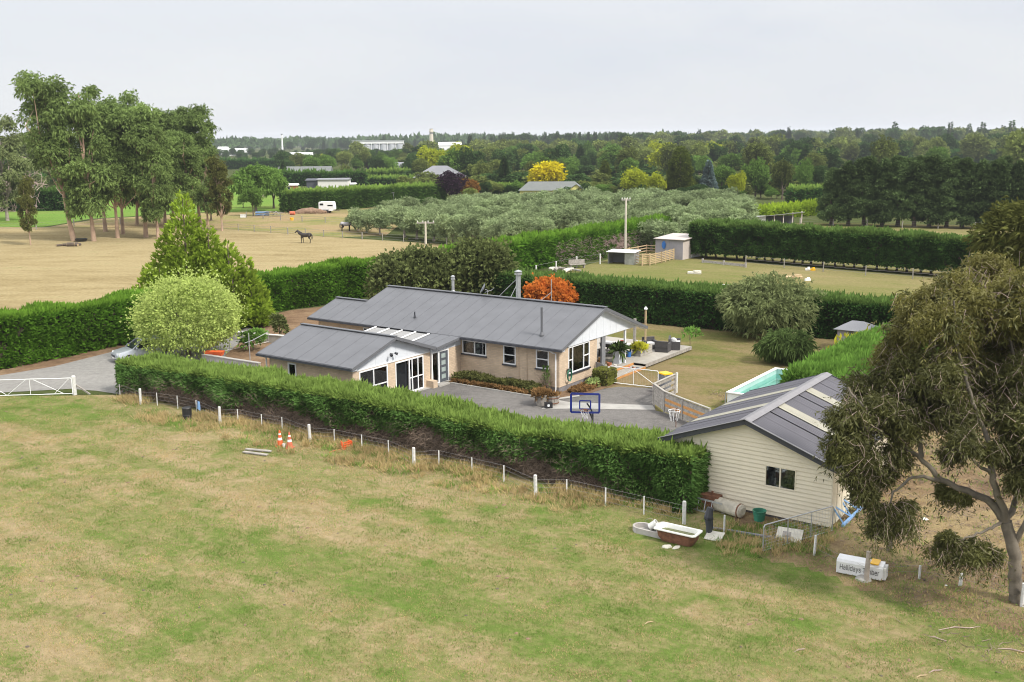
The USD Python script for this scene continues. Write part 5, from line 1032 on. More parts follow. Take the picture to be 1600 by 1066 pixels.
# ---- the big gum at the right
TB = G(1588, 940); T0 = np.array([TB[0], TB[1], 0]); TD = TB[1]
def gp_(px, py, dd=0.0):
    r_ = ray(px, py); return CAM + r_ * ((TD + dd) / r_[1]) - T0
rng = np.random.default_rng(21); tg = thing('gum_tree', 'big gum tree with peeling grey limbs and bronze tipped foliage, right foreground', 'tree', T0)
tb = MB()
def limb(pts, r0, r1, mb=tb, sides=8):
    p = np.array(pts, float); u = np.linspace(0, 1, len(p)); s = np.linspace(0, 1, 4 * len(p)); c = np.stack([np.interp(s, u, p[:, a]) for a in range(3)], 1)
    c[1:-1] = (c[:-2] + 2 * c[1:-1] + c[2:]) / 4; c[1:-1] += rng.normal(size=c[1:-1].shape) * .025; mb.tube(c, r0 + (r1 - r0) * s ** .8, sides)
base_ = np.array([0, 0, -.2]); F1 = gp_(1572, 815, 0)
limb([base_, gp_(1588, 925), gp_(1585, 870), F1], .25, .18, sides=10)
limb([F1, gp_(1545, 780), gp_(1505, 765, .2), gp_(1468, 750, .3), gp_(1440, 715, .4), gp_(1400, 690, .5), gp_(1352, 640, .6), gp_(1325, 605, .8)], .15, .03)
limb([F1, gp_(1565, 790, -.2), gp_(1548, 740, -.3), gp_(1546, 690, -.2), gp_(1520, 630, 0), gp_(1500, 560, .5), gp_(1490, 470, .8)], .14, .03)
limb([F1, gp_(1590, 780, .4), gp_(1605, 700, .6), gp_(1590, 600, 1.0), gp_(1570, 480, 1.2)], .12, .03)
limb([gp_(1585, 850), gp_(1610, 800, -.5), gp_(1640, 730, -.8), gp_(1650, 620, -.5)], .10, .03)
limb([gp_(1440, 715, .4), gp_(1430, 660, .8), gp_(1420, 590, 1.4), gp_(1425, 520, 1.8)], .09, .03)
limb([gp_(1468, 750, .3), gp_(1425, 745, 0), gp_(1395, 770, -.2), gp_(1385, 800, -.2)], .07, .02)
limb([gp_(1548, 740, -.3), gp_(1520, 720, -.8), gp_(1500, 690, -1.2)], .07, .02)
limb([gp_(1572, 815), gp_(1545, 825, -.5), gp_(1515, 840, -.7), gp_(1490, 848, -.7)], .06, .02)
put('trunk', tb, 'bark_euc', tg, smooth=50)
def lobe(px, py, r, dd=0.0, fl=.8, fy=1.0):
    c = gp_(px, py, dd); s = TD / FPX; return [c[0], c[1], c[2], r * s, r * s * fy, r * s * fl]
up_ = [lobe(*a) for a in ((1500, 450, 48, 2.5), (1540, 428, 40, 3), (1455, 478, 40, 2.0), (1430, 520, 46, 2.2), (1480, 510, 52, 1.0), (1545, 485, 52, 1.5), (1600, 470, 60, 1.0), (1415, 470, 22, 3), (1650, 520, 70, 1.5), (1585, 540, 52, 2.6), (1400, 560, 36, 2.4), (1520, 550, 52, 2.2))]
mid = [lobe(*a) for a in ((1360, 610, 40, 2.0), (1420, 590, 52, 1.6), (1475, 585, 48, .6), (1540, 580, 50, 1.6), (1600, 590, 60, .8), (1330, 650, 34, .4), (1318, 690, 28, .2), (1345, 705, 40, .2), (1395, 650, 48, .6), (1440, 640, 46, 1.4), (1500, 640, 42, .2), (1560, 650, 40, 1.6), (1610, 660, 48, -.4), (1335, 745, 26, .1), (1355, 775, 24, 0), (1305, 715, 18, .2), (1400, 710, 30, .6), (1375, 740, 26, .5), (1505, 690, 26, -1.2), (1550, 700, 26, -.5), (1485, 712, 20, .8), (1575, 710, 30, .8), (1650, 700, 70, 0), (1590, 755, 24, -.6), (1480, 770, 20, .5), (1505, 780, 14, .2))]
low = [lobe(*a) for a in ((1382, 800, 24, -.2), (1405, 815, 24, -.3), (1375, 825, 16, -.2), (1415, 790, 16, -.2), (1470, 858, 20, -.7, .55), (1505, 862, 30, -.7, .55), (1530, 850, 20, -.6, .6), (1485, 840, 16, -.7, .6), (1555, 868, 14, -.6, .7))]
def hang(lobes, n, leafm, nm, seed, size=.30, th=.33):
    r2 = np.random.default_rng(seed); P, N, i = lobe_points(sub(np.array(lobes) * [1, 1, 1, 1.15, 1.15, 1.15], 10, .42, r2), n, r2, .85, -1.1, .30)
    cl = meshkit.fbm(P * 1.1 + seed, 3, seed); kp = cl > th; P, N = P[kp], N[kp]
    put(nm, sprays(P, N * .15 + r2.normal(size=P.shape) * .5 + [0, 0, -.35], size, 2, 1.1, .12, .2, r2), leafm, tg)
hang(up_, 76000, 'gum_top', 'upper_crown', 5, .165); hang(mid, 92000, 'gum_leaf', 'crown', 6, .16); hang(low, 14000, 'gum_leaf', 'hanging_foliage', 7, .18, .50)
hang(up_ + mid, 12000, 'gum_leaf', 'inner_foliage', 8, .22)
def streamers(lobes, n, steps, leafm, nm, seed):
    """Drooping shoots: short leaf sprays strung along thin hanging twigs."""
    r2 = np.random.default_rng(seed); P, N, i = lobe_points(lobes, n, r2, .35, -1.1); P = P[(P[:, 2] > 1.2) & (P[:, 0] > gp_(1302, 700)[0])]; D = unit(r2.normal(size=P.shape) * [.7, .7, .15] + [0, 0, -.9]); pts, dr = [], []
    ln = r2.uniform(.35, 1.15, (len(P), 1))
    for k in range(steps): pts.append(P + D * ln * k / steps + r2.normal(size=P.shape) * .03); dr.append(D + r2.normal(size=P.shape) * .5)
    put(nm, sprays(np.vstack(pts), np.vstack(dr), .15, 2, .7, .12, .1, r2), leafm, tg); put(nm + '_twigs', twigs(P, D, .7, .006, r2, .15), 'pale_twig', tg, kind='stuff')
streamers(up_, 1300, 8, 'gum_top', 'upper_streamers', 31); streamers(mid, 2200, 8, 'gum_leaf', 'streamers', 32); streamers(low, 700, 8, 'gum_leaf', 'low_streamers', 33)
r2 = np.random.default_rng(9); P, N, i = lobe_points(up_ + mid, 1500, r2, .95, -1.1); P = P * .94 + np.mean(P, 0) * .06; tw = twigs(P, N * .5 + r2.normal(size=P.shape) * .5 + [0, 0, .2], .6, .009, r2); put('bare_twigs', tw, 'pale_twig', tg, kind='stuff')
st_ = G(1389, 861); sg = thing('gum_stump', 'thin broken gum trunk standing under the hanging foliage', 'tree stump', (st_[0], st_[1], 0))
put('trunk', MB().tube([(0, 0, -.1), (.02, 0, .5), (-.03, 0, 1.0)], [.13, .11, .09], 8), 'bark_euc', sg)
# ---------------------------------------------------------------- deck, its furniture and the side gate (house frame)
def HP(x, y, z=0.0): q = HO + SX * x + SY * y; return np.array([q[0], q[1], z])
def hthing(name, label, cat, x, y, z=0.0, group=None, turn=0.0): return thing(name, label, cat, HP(x, y, z), HRZ + turn, group)
deck = hthing('deck', 'pale timber deck with orange riser boards at its steps, right of the house', 'deck', 0, 0)
def boards(x0, x1, y0, y1, z, w=.14):
    mb = MB(); k = x0
    while k < x1 - .02: mb.box((k, y0, z - .035), (min(k + w - .008, x1), y1, z)); k += w
    return mb
put('deck_boards', boards(-5.9, .35, 4.45, 8.6, .33), 'deck_wood', deck, kind='stuff'); put('deck_boards', boards(-5.9, 1.25, 8.605, 15.6, .33), 'deck_wood', deck, kind='stuff'); put('step_boards', boards(.38, 1.25, 4.3, 8.6, .17), 'deck_wood', deck, kind='stuff')
put('riser_board', MB().box((.352, 4.45, .18), (.376, 8.6, .32)), 'orange_timber', deck); put('riser_board', MB().box((1.252, 4.3, .02), (1.276, 8.6, .165)), 'orange_timber', deck)
put('fascia_board', MB().box((1.252, 8.605, .10), (1.28, 15.6, .32)), 'weathered_wood', deck); put('fascia_board', MB().box((-5.9, 15.602, .10), (1.28, 15.63, .32)), 'weathered_wood', deck); put('subframe', MB().box((-5.85, 4.5, 0.03), (.33, 15.5, .28)), 'dark_wood', deck)
t = hthing('outdoor_table', 'dark brown outdoor table with a pale top on the deck', 'table', -2.0, 10.4, .33)
put('tabletop', MB().box((-1.05, -.5, .70), (1.05, .5, .75)), 'cushion', t); put('apron', MB().box((-1.0, -.47, .5), (1.0, .47, .695)), 'dark_wood', t)
for x in (-.95, .87):
    for y in (-.45, .37): put('leg', MB().box((x, y, 0), (x + .09, y + .09, .5)), 'dark_wood', t)
t = hthing('bench', 'dark slatted bench in front of the deck table', 'bench', -1.9, 9.4, .33); put('seat', MB().box((-.9, -.17, .40), (.9, .17, .45)), 'weathered_wood', t)
for x in (-.82, .74): put('leg', MB().box((x, -.15, 0), (x + .08, .15, .40)), 'dark_wood', t)
t = hthing('flower_pot', 'small red pot on the deck table', 'pot', -1.5, 10.4, 1.081); put('pot', MB().lathe([(.001, 0), (.09, 0), (.13, .2), (.15, .2), (.15, .24), (.11, .24), (.10, .2), (.001, .2)], sides=14), 'red_plastic', t); put('soil', MB().lathe([(.105, .2), (.001, .215)], sides=12), 'soil', t)
t = hthing('planter_box', 'long timber planter box with yellow green plant on the deck', 'planter', -.42, 11.3, .33)
for a, b in (((-.32, -.85), (-.28, .85)), ((.28, -.85), (.32, .85)), ((-.28, -.85), (.28, -.81)), ((-.28, .81), (.28, .85))):
    for k in range(3): put('board', MB().box((*a, .01 + k * .2), (*b, .19 + k * .2)), 'deck_wood', t)
put('soil', MB().box((-.28, -.81, .05), (.28, .81, .50)), 'soil', t)
r_ = np.random.default_rng(31); P = np.array([0, -.55, .5]) + r_.normal(size=(220, 3)) * [.14, .2, .05]; put('plant', sprays(P, r_.normal(size=(220, 3)) * .5 + [0, 0, 1], .55, 2, .5, .16, .2, r_), 'leafy_yellow', t)
t = hthing('planter', 'tall white planter with a dark leafy plant beside the verandah post', 'planter', -.38, 7.95, .33)
put('box', MB().box((-.25, -.35, 0), (.2, .35, .85)), 'soffit_white', t); P = np.array([0, 0, .88]) + r_.normal(size=(160, 3)) * [.1, .16, .04]; put('plant', sprays(P, r_.normal(size=(160, 3)) * .5 + [0, 0, 1], .7, 2, .5, .15, .25, r_), 'weeping_dark', t)
t = hthing('plant_pot', 'blue pot beside the timber planter box', 'pot', -.75, 10.0, .33); put('pot', MB().lathe([(.001, 0), (.13, 0), (.17, .4), (.15, .4), (.14, .36), (.001, .36)], sides=14), 'blue_plastic', t); put('soil', MB().lathe([(.14, .365), (.001, .37)], sides=12), 'soil', t)
def armchair(x, y, turn, w, label):
    t = hthing('wicker_chair' if w < 1.2 else 'wicker_sofa', label, 'armchair' if w < 1.2 else 'sofa', x, y, .33, turn=turn)
    put('base', MB().box((-w / 2, -.4, .03), (w / 2, .4, .34)), 'wicker', t); put('backrest', MB().box((-w / 2, .28, .345), (w / 2, .42, .78)), 'wicker', t)
    for s in (-1, 1): put('armrest', MB().box((s * w / 2 - (.14 if s > 0 else 0), -.4, .345), (s * w / 2 + (.14 if s < 0 else 0), .275, .60)), 'wicker', t)
    put('cushion', MB().box((-w / 2 + .15, -.38, .345), (w / 2 - .15, .27, .46)), 'cushion', t); return t
armchair(.35, 12.9, 3.3, .95, 'dark wicker armchair with a white cushion, nearest the planter box'); armchair(.55, 14.3, 2.0, 1.5, 'dark wicker sofa at the far end of the deck'); armchair(-.9, 13.3, .8, .9, 'dark wicker armchair half hidden behind the planter box')
t = hthing('throw_cushion', 'pale grey cushion on the dark wicker sofa', 'cushion', .45, 14.35, .80); put('cushion', MB().ball((0, 0, .12), (.24, .14, .17)), 'cushion', t)
t = hthing('lamp_post', 'thin timber post with a white lamp behind the verandah roof corner', 'post', -1.2, 13.2, .33); put('post', MB().box((-.05, -.05, 0), (.05, .05, 2.75)), 'new_timber', t); put('lamp', MB().lathe([(.001, 2.751), (.1, 2.76), (.13, 2.85), (.06, 2.97), (.001, 2.99)], sides=12), 'white_paint', t)
t = hthing('old_post', 'weathered thick post beside the thin lamp post', 'post', -1.9, 12.9, .33); put('post', MB().tube([(0, 0, 0), (.02, 0, 2.1)], .11, 8), 'weathered_wood', t)
for i, (x, y, lab) in enumerate(((-.55, 5.9, 'orange clay pot with dry plants on the deck by the house corner'), (-.2, 6.35, 'lower orange clay pot next to the dry plants'), (.1, 6.6, 'small pale pot by the deck steps'))):
    t = hthing('clay_pot', lab, 'pot', x, y, .33); s = (.2, .17, .11)[i]; put('pot', MB().lathe([(.001, 0), (s * .7, 0), (s, s * 1.9), (s * .85, s * 1.9), (s * .8, s * 1.6), (.001, s * 1.6)], sides=14), 'terracotta' if i < 2 else 'old_white', t)
    if i == 0: P = np.array([0, 0, .36]) + r_.normal(size=(80, 3)) * .07; put('plant', sprays(P, r_.normal(size=(80, 3)) * .6 + [0, 0, 1], .35, 2, .5, .15, .1, r_), 'russet_plant', t)
for i in range(4):
    t = hthing('shoe', ('red shoe on the deck step', 'dark shoe beside the red one on the deck step', 'brown shoe at the outer edge of the deck step', 'grey shoe behind the others on the deck step')[i], 'shoe', .6 + .16 * i, 7.6 + .2 * (i % 2), .172, turn=i * .7)
    put('sole', MB().box((-.05, -.14, 0), (.05, .14, .025)), 'dark_wood', t); put('upper', MB().ball((0, -.03, .05), (.05, .11, .045), 1), ('red_plastic', 'dark_wood', 'terracotta', 'grey_plastic')[i], t)
# side gate of white pipe, its panel, bins
def pipe_gate(t, L, h, r=.024, braces=((.5, 1), (.5, 0)), mids=(.5,), m='white_paint', rz=0, low=.12):
    put('top_rail', MB().tube([(0, 0, low), (0, 0, h * .93), (.05, 0, h), (L - .05, 0, h), (L, 0, h * .93), (L, 0, low)], r, 7), m, t); put('bottom_rail', MB().tube([(0, 0, low), (L, 0, low)], r, 7), m, t)
    for k in mids: put('upright', MB().tube([(L * k, 0, low), (L * k, 0, h)], r * .8, 6), m, t)
    for a, b in braces: put('brace', MB().tube([(L * a, 0, h - .03), (L * b, 0, low + .03)], r * .7, 6), m, t)
def along_thing(name, label, cat, a, b, **kw):
    d = np.asarray(b)[:2] - np.asarray(a)[:2]; return thing(name, label, cat, (a[0], a[1], 0), math.atan2(d[1], d[0]), **kw), float(np.hypot(*d))
t, L = along_thing('side_gate', 'white pipe gate between the deck and the timber screen', 'gate', G(952, 600), G(1028, 609)); pipe_gate(t, L, 1.15)
mesh_w = MB()
for k in np.linspace(.08, L - .08, 18): mesh_w.tube([(k, 0, .12), (k, 0, 1.13)], .003, 3, False)
put('wire_mesh', mesh_w, 'galvanised', t, kind='stuff')
t, L = along_thing('fence_panel', 'curved grey sheet panel between the clipped box bush and the side gate', 'fence panel', HP(.05, 4.2), G(951, 600)); 
put('sheet', MB().poly([(0, .05), (L, .05), (L, .85), (L * .8, 1.0), (L * .5, 1.15), (0, 1.15)], -.02, .02, lambda v: np.stack([v[:, 0], v[:, 2], v[:, 1]], 1)), 'far_grey', t); put('post', MB().box((L - .05, -.06, 0), (L + .05, .06, 1.1)), 'post_white', t)
def bin_(px, py, lidm, bodym, label):
    b = G(px, py); t = thing('wheelie_bin', label, 'bin', b, .5)
    q = lambda w, d, z: [(-w, -d, z), (w, -d, z), (w, d, z), (-w, d, z)]
    put('body', MB().hexa(q(.22, .24, .05), q(.29, .33, .95)), bodym, t); l_ = MB().hexa(q(.31, .35, .955), q(.30, .34, 1.03)); put('lid', l_, lidm, t); 
    for s in (-1, 1): put('wheel', MB().tube([(s * .2, .27, .1), (s * .26, .27, .1)], .1, 12), 'tyre', t)
    put('handle', MB().tube([(-.22, .36, .98), (-.22, .41, .98), (.22, .41, .98), (.22, .36, .98)], .018, 6), bodym, t)
bin_(1039, 608, 'yellow_plastic', 'grey_plastic', 'wheelie bin with a yellow lid behind the timber screen'); b = G(1024, 613); t = thing('tub', 'small pinkish red tub beside the yellow lidded bin', 'tub', b); put('tub', MB().lathe([(.001, .02), (.14, .02), (.19, .42), (.16, .42), (.12, .06), (.001, .06)], sides=16), 'red_plastic', t); put('rim_band', MB().lathe([(.185, .38), (.205, .40), (.185, .43)], sides=16), 'red_plastic', t)
# slatted timber screen, in three straight runs
scr = thing('timber_screen', 'weathered grey slatted timber screen curving along the courtyard edge', 'fence', G(1020, 634))
sp_ = [G(1054, 616), G(1021, 632), G(1038, 645), G(1066, 657), G(1108, 674)]; so_ = G(1020, 634)
for i in range(4):
    a, b = sp_[i] - so_, sp_[i + 1] - so_; dd = unit(b - a)
    for k in range(7):
        if i == 0 and k % 2: continue
        put('slat', MB().bar(a + dd * .03 + [0, 0, .15 + k * .155], b - dd * .03 + [0, 0, .15 + k * .155], .03, .135 if i else .16), 'orange_timber' if (i >= 2 and k in (2, 4) and i != 0) else 'weathered_wood', scr)
    for e in ((a, b) if i == 3 else (a,)): put('post', MB().cbox(e + [0, 0, .6], (.1, .1, 1.2), .5), 'weathered_wood', scr)
    put('cap_rail', MB().bar(a + [0, 0, 1.225], b + [0, 0, 1.225], .13, .04), 'deck_wood', scr)
put('post', MB().cbox(G(1057, 614) - so_ + [0, 0, .62], (.1, .1, 1.24), .5), 'post_white', scr)
# ---- front garden
rg = np.random.default_rng(51)
def tuft_bed(name, label, cat, x0, x1, y0, y1, n, h, m, size=.28, x=0, y=0):
    t = hthing(name, label, cat, x0, y0); P = np.stack([rg.uniform(0, x1 - x0, n), rg.uniform(0, y1 - y0, n), rg.uniform(.02, h, n)], 1); P[:, 2] *= .75 + .5 * meshkit.noise(P * [1.3, 1.3, 0], 3)
    put('foliage', sprays(P, rg.normal(size=(n, 3)) * .6 + [0, 0, .9], size, 3, .6, .2, .1, rg), m, t); put('stems', twigs(P[:200] * [1, 1, 0], np.tile([0, 0, 1.0], (len(P[:200]), 1)) + rg.normal(size=(len(P[:200]), 3)) * .2, h * .8, .008, rg), 'twig', t)
tuft_bed('border_hedge', 'low brownish border hedge under the front windows', 'hedge', -7.2, -.9, -1.35, -.5, 5200, .52, 'bed_plant', .2)
tuft_bed('border_hedge', 'low reddish edge of border plants along the driveway kerb', 'plants', -7.0, -1.3, -1.7, -1.36, 1500, .26, 'russet_plant', .18)
tuft_bed('garden_plants', 'orange brown ground plants at the house corner', 'plants', .35, 1.3, .3, 3.0, 900, .22, 'russet_plant', .22); tuft_bed('garden_plants', 'pale grey green plants in front of the gable window', 'plants', .7, 1.2, 1.9, 2.7, 260, .4, 'pale_shrub', .3)
tuft_bed('climber', 'thin leafy creeper on the wall beside the downpipe', 'plant', -1.0, -.6, -.35, -.15, 130, 1.9, 'leafy_green', .16)
t = hthing('box_bush', 'square clipped box bush beside the gable wall', 'shrub', 1.15, 3.4); n = 5200; P = rg.uniform(-1, 1, (n, 3)); ax = np.argmax(np.abs(P), 1); P[np.arange(n), ax] = np.sign(P[np.arange(n), ax]) * rg.uniform(.9, 1, n); N_ = np.zeros((n, 3)); N_[np.arange(n), ax] = np.sign(P[np.arange(n), ax])
P = P * [.52, .62, .48] + [0, 0, .50]; kp = P[:, 2] > .03; put('foliage', sprays(P[kp], N_[kp] + [0, 0, .2], .10, 3, .8, .3, 0, rg), 'box_ball', t); put('branches', MB().box((-.45, -.55, .0), (.45, .55, .9)), 'hedge_inside', t)
kb = MB(); kb.box((-7.4, -1.86, 0.0), (-.6, -1.74, .12)); kt = hthing('kerb', 'concrete kerb along the front garden bed', 'kerb', 0, 0); put('kerb_stone', kb, 'concrete', kt); put('kerb_stone', MB().tube([(-.6, -1.8, .06), (.1, -2.0, .06), (.8, -1.6, .06), (1.5, -.2, .06)], .07, 6), 'concrete', kt)
b = G(846, 634); t = thing('planter', 'grey round planter with russet plant on the driveway', 'planter', b); put('pot', MB().lathe([(.001, .03), (.27, .03), (.38, .62), (.42, .62), (.42, .68), (.36, .68), (.35, .6), (.001, .6)], sides=18), 'weathered_wood', t)
P = np.array([0, 0, .62]) + rg.normal(size=(420, 3)) * [.17, .17, .05]; put('plant', sprays(P, rg.normal(size=(420, 3)) * .5 + [0, 0, 1], .45, 3, .5, .12, .15, rg), 'russet_plant', t)
b = G(862, 632); t = thing('half_barrel', 'timber half barrel planter beside the grey round planter', 'planter', b)
for k in range(16):
    a0_, a1_ = k * 2 * math.pi / 16 + .02, (k + 1) * 2 * math.pi / 16 - .02; q = lambda r, z: [(math.cos(a0_) * r, math.sin(a0_) * r, z), (math.cos(a1_) * r, math.sin(a1_) * r, z), (math.cos(a1_) * (r - .03), math.sin(a1_) * (r - .03), z), (math.cos(a0_) * (r - .03), math.sin(a0_) * (r - .03), z)]
    put('stave', MB().hexa(q(.40, .02), q(.47, .56)), 'weathered_wood', t)
for z_, r_2 in ((.12, .425), (.42, .462)): put('hoop', MB().lathe([(r_2, z_), (r_2 + .008, z_), (r_2 + .012, z_ + .05), (r_2, z_ + .05)], sides=20), 'rust', t)
put('soil', MB().lathe([(.425, .46), (.001, .48)], sides=14), 'soil', t); P = np.array([0, 0, .46]) + rg.normal(size=(120, 3)) * [.2, .2, .03]; put('plant', sprays(P, rg.normal(size=(120, 3)) * .5 + [0, 0, 1], .35, 2, .5, .14, .1, rg), 'russet_plant', t)
b = G(857, 638); t = thing('black_box', 'small black box standing against the half barrel', 'box', b, .3); put('case', MB().box((-.2, -.16, 0), (.2, .16, .34)), 'black_plastic', t); put('lamp_lens', MB().tube([(-.05, -.161, .2), (-.05, -.175, .2)], .08, 12), 'headlamp', t)
t = hthing('hose', 'dark green garden hose coiled on the gable wall', 'hose', .1, .85); hb = MB(); u_ = np.linspace(0, 5 * 6.283, 110); hb.tube(np.stack([.04 + .003 * u_, .23 * np.sin(u_), .95 + .34 * np.cos(u_) * (1 + .02 * u_ / 6)], 1), .017, 6); put('hose_coil', hb, 'green_plastic', t); put('hanger', MB().box((-.02, -.1, 1.2), (.12, .1, 1.34)), 'dark_trim', t)
# ---- basketball hoop
b = G(923, 692); t = thing('basketball_hoop', 'portable basketball hoop with a clear blue edged backboard in the courtyard', 'basketball hoop', b, math.radians(-6))
put('base', MB().hexa([(-.5, -.4, .02), (.5, -.4, .02), (.5, .4, .02), (-.5, .4, .02)], [(-.35, -.3, .22), (.35, -.3, .22), (.35, .3, .22), (-.35, .3, .22)]), 'black_plastic', t)
put('pole', MB().tube([(.08, .1, .2), (.08, .1, 1.6)], .055, 10), 'dark_trim', t); put('arm', MB().tube([(.08, .1, 1.2), (-.05, -.05, 1.55), (-.18, -.28, 1.75)], .04, 8), 'dark_trim', t); put('arm', MB().tube([(.08, .1, 1.55), (-.05, -.08, 1.85), (-.18, -.28, 2.1)], .04, 8), 'dark_trim', t)
bb0 = np.array([-.28, -.32, 1.66])
bbm = put('backboard', MB().box(bb0 + [-.66, -.012, 0], bb0 + [.66, .012, .92]), 'clear_board', t)
for p0, p1, w in (((-.7, 0, 0), (.7, 0, 0), .10), ((-.7, 0, .94), (.7, 0, .94), .10), ((-.7, 0, 0), (-.7, 0, .94), .10), ((.7, 0, 0), (.7, 0, .94), .10), ((-.27, -.02, .18), (.27, -.02, .18), .06), ((-.27, -.02, .60), (.27, -.02, .60), .06), ((-.27, -.02, .18), (-.27, -.02, .6), .06), ((.27, -.02, .18), (.27, -.02, .6), .06)):
    put('frame_bar', MB().bar(bb0 + p0, bb0 + p1, w if p0[0] != p1[0] else w, .03 if p0[1] == 0 else .012, up=(0, 1, 0)), 'navy_paint', bbm)
u_ = np.linspace(0, 6.283, 25); put('rim', MB().tube(np.stack([bb0[0] + .22 * np.cos(u_), bb0[1] - .28 + .22 * np.sin(u_), np.full(25, bb0[2] + .17)], 1), .013, 6, False), 'rust', t); put('rim_bracket', MB().box(bb0 + [-.08, -.09, .1], bb0 + [.08, -.015, .19]), 'rust', t)
nt = MB()
for k in range(10):
    a = k * .628; nt.tube([(bb0[0] + .22 * math.cos(a), bb0[1] - .28 + .22 * math.sin(a), bb0[2] + .16), (bb0[0] + .15 * math.cos(a + .4), bb0[1] - .28 + .15 * math.sin(a + .4), bb0[2] - .05), (bb0[0] + .13 * math.cos(a), bb0[1] - .28 + .13 * math.sin(a), bb0[2] - .24)], .006, 3, False)
put('net', nt, 'white_paint', t)
b = G(1056, 668); t = thing('small_hoop', 'white wire netball hoop frame beside the timber screen', 'hoop', b); put('stand', MB().tube([(0, 0, 0), (0, 0, 1.0), (.05, -.1, 1.1)], .02, 6), 'rust', t); cg = MB()
for k in range(9): a = k * .7; cg.tube([(-.15 + .3 * math.cos(a), -.3 + .3 * math.sin(a), 1.0), (-.15 + .18 * math.cos(a + .3), -.3 + .18 * math.sin(a + .3), .45)], .008, 4, False)
cg.tube(np.stack([-.15 + .3 * np.cos(u_), -.3 + .3 * np.sin(u_), np.full(25, 1.0)], 1), .014, 5, False); put('net', cg, 'white_paint', t)
# ---- swimming pool (frame pool with an outside wall)
pw = thing('swimming_pool', 'rectangular above ground pool with white rim and turquoise water', 'pool', (12.0, 55.5, 0), HRZ)
WX, LY, HT = 2.3, 7.3, 1.05
for a, b, nm in (((0, 0), (.10, LY), 'side_wall'), ((WX - .10, 0), (WX, LY), 'side_wall'), ((.10, 0), (WX - .10, .10), 'end_wall'), ((.10, LY - .10), (WX - .10, LY), 'end_wall')): put(nm, MB().box((*a, 0), (*b, HT - .05)), 'pool_steel', pw)
rm = MB()
for a, b in (((-.06, -.06), (.16, LY + .06)), ((WX - .16, -.06), (WX + .06, LY + .06)), ((.16, -.06), (WX - .16, .16)), ((.16, LY - .16), (WX - .16, LY + .06))): put('rim', MB().box((*a, HT - .05), (*b, HT)), 'white_paint', pw)
for a, b in (((.101, .101), (.115, LY - .101)), ((WX - .115, .101), (WX - .101, LY - .101)), ((.115, .101), (WX - .115, .115)), ((.115, LY - .115), (WX - .115, LY - .101))): put('liner', MB().box((*a, .05), (*b, HT - .052)), 'pool_liner', pw)
put('floor', MB().box((.115, .115, .02), (WX - .115, LY - .115, .05)), 'pool_liner', pw)
g = NG(); wn = g.bump(g.noise(g.obj(), 5.0, 2.0), .12, .02); M['pool_water'] = g.make('pool_water', surface=g.add('mix_closure', 'closure', fac=g.add('fresnel', 'fac', IOR=1.33, normal=wn), closure1=g.add('transparent_bsdf', 'BSDF', color=(.70, .93, .88)), closure2=g.add('glossy_bsdf', 'BSDF', color=(1, 1, 1), roughness=.02, normal=wn)))
put('water', ([(.12, .12, HT - .34), (WX - .12, .12, HT - .34), (WX - .12, LY - .12, HT - .34), (.12, LY - .12, HT - .34)], [(0, 1, 2, 3)]), 'pool_water', pw)
for y_ in (0.0, 1.8, 3.65, 5.5, 7.3): put('wall_post', MB().tube([(-.10, y_, 0), (-.10, y_, HT - .06)], .03, 6), 'galvanised', pw)
# garden hut behind the loose hedge
b = G(1338, 548); t = thing('garden_hut', 'small garden hut with a pale hipped roof behind the loose hedge', 'shed', b, HRZ)
put('wall', MB().box((-1.1, -1.0, 0), (1.1, 1.0, 1.65)), 'mauve_cladding', t); put('side_boards', MB().box((-1.13, -1.0, 0.02), (-1.103, 1.0, 1.64)), 'rust', t); put('door', MB().box((-.35, -1.03, .05), (.35, -1.003, 1.5)), 'roof_greygreen', t)
put('roof', MB().add([(-1.35, -1.25, 1.62), (1.35, -1.25, 1.62), (1.35, 1.25, 1.62), (-1.35, 1.25, 1.62), (-.4, 0, 2.15), (.4, 0, 2.15)], [(3, 2, 1), (3, 1, 0), (0, 1, 5), (0, 5, 4), (1, 2, 5), (2, 3, 4), (2, 4, 5), (3, 0, 4)]), 'far_grey', t)
# ---- side garden on the left of the house
t, L = along_thing('low_wall', 'low block wall with a pale capping behind the conifer hedge', 'wall', G(318, 566), G(406, 580)); put('blocks', MB().box((0, -.1, 0), (L, .1, .52)), 'block_wall', t); put('capping', MB().box((-.02, -.14, .522), (L + .02, .14, .58)), 'concrete', t)
t, L = along_thing('garden_wall', 'long block wall with a pale capping beyond the side garden', 'wall', G(345, 529), HP(-19.6, 2.6)); put('blocks', MB().box((0, -.1, 0), (L, .1, .6)), 'block_wall', t); put('capping', MB().box((0, -.14, .602), (L, .14, .66)), 'old_white', t)
t, L = along_thing('wire_fence', 'low wire fence on pipe posts in front of the long block wall', 'fence', G(338, 553), G(420, 536))
for k in np.linspace(0, L, 5): put('post', MB().tube([(k, 0, 0), (k, 0, 1.0)], .03, 6), 'galvanised', t)
for z in (.1, .45, .8): put('rail' if z == .1 else 'wire', MB().tube([(0, 0, z), (L, 0, z)], .02 if z == .1 else .006, 5), 'old_white' if z == .1 else 'wire', t)
b = G(391, 566); t = thing('pipe_post', 'tall grey pipe with a slanting arm in the side garden', 'clothes line', b); put('pole', MB().tube([(0, 0, 0), (0, 0, 2.05)], .035, 8), 'galvanised', t); put('arm', MB().tube([(-.3, 0, 1.35), (.2, .2, 1.5), (1.2, .6, 2.0)], .025, 6), 'galvanised', t)
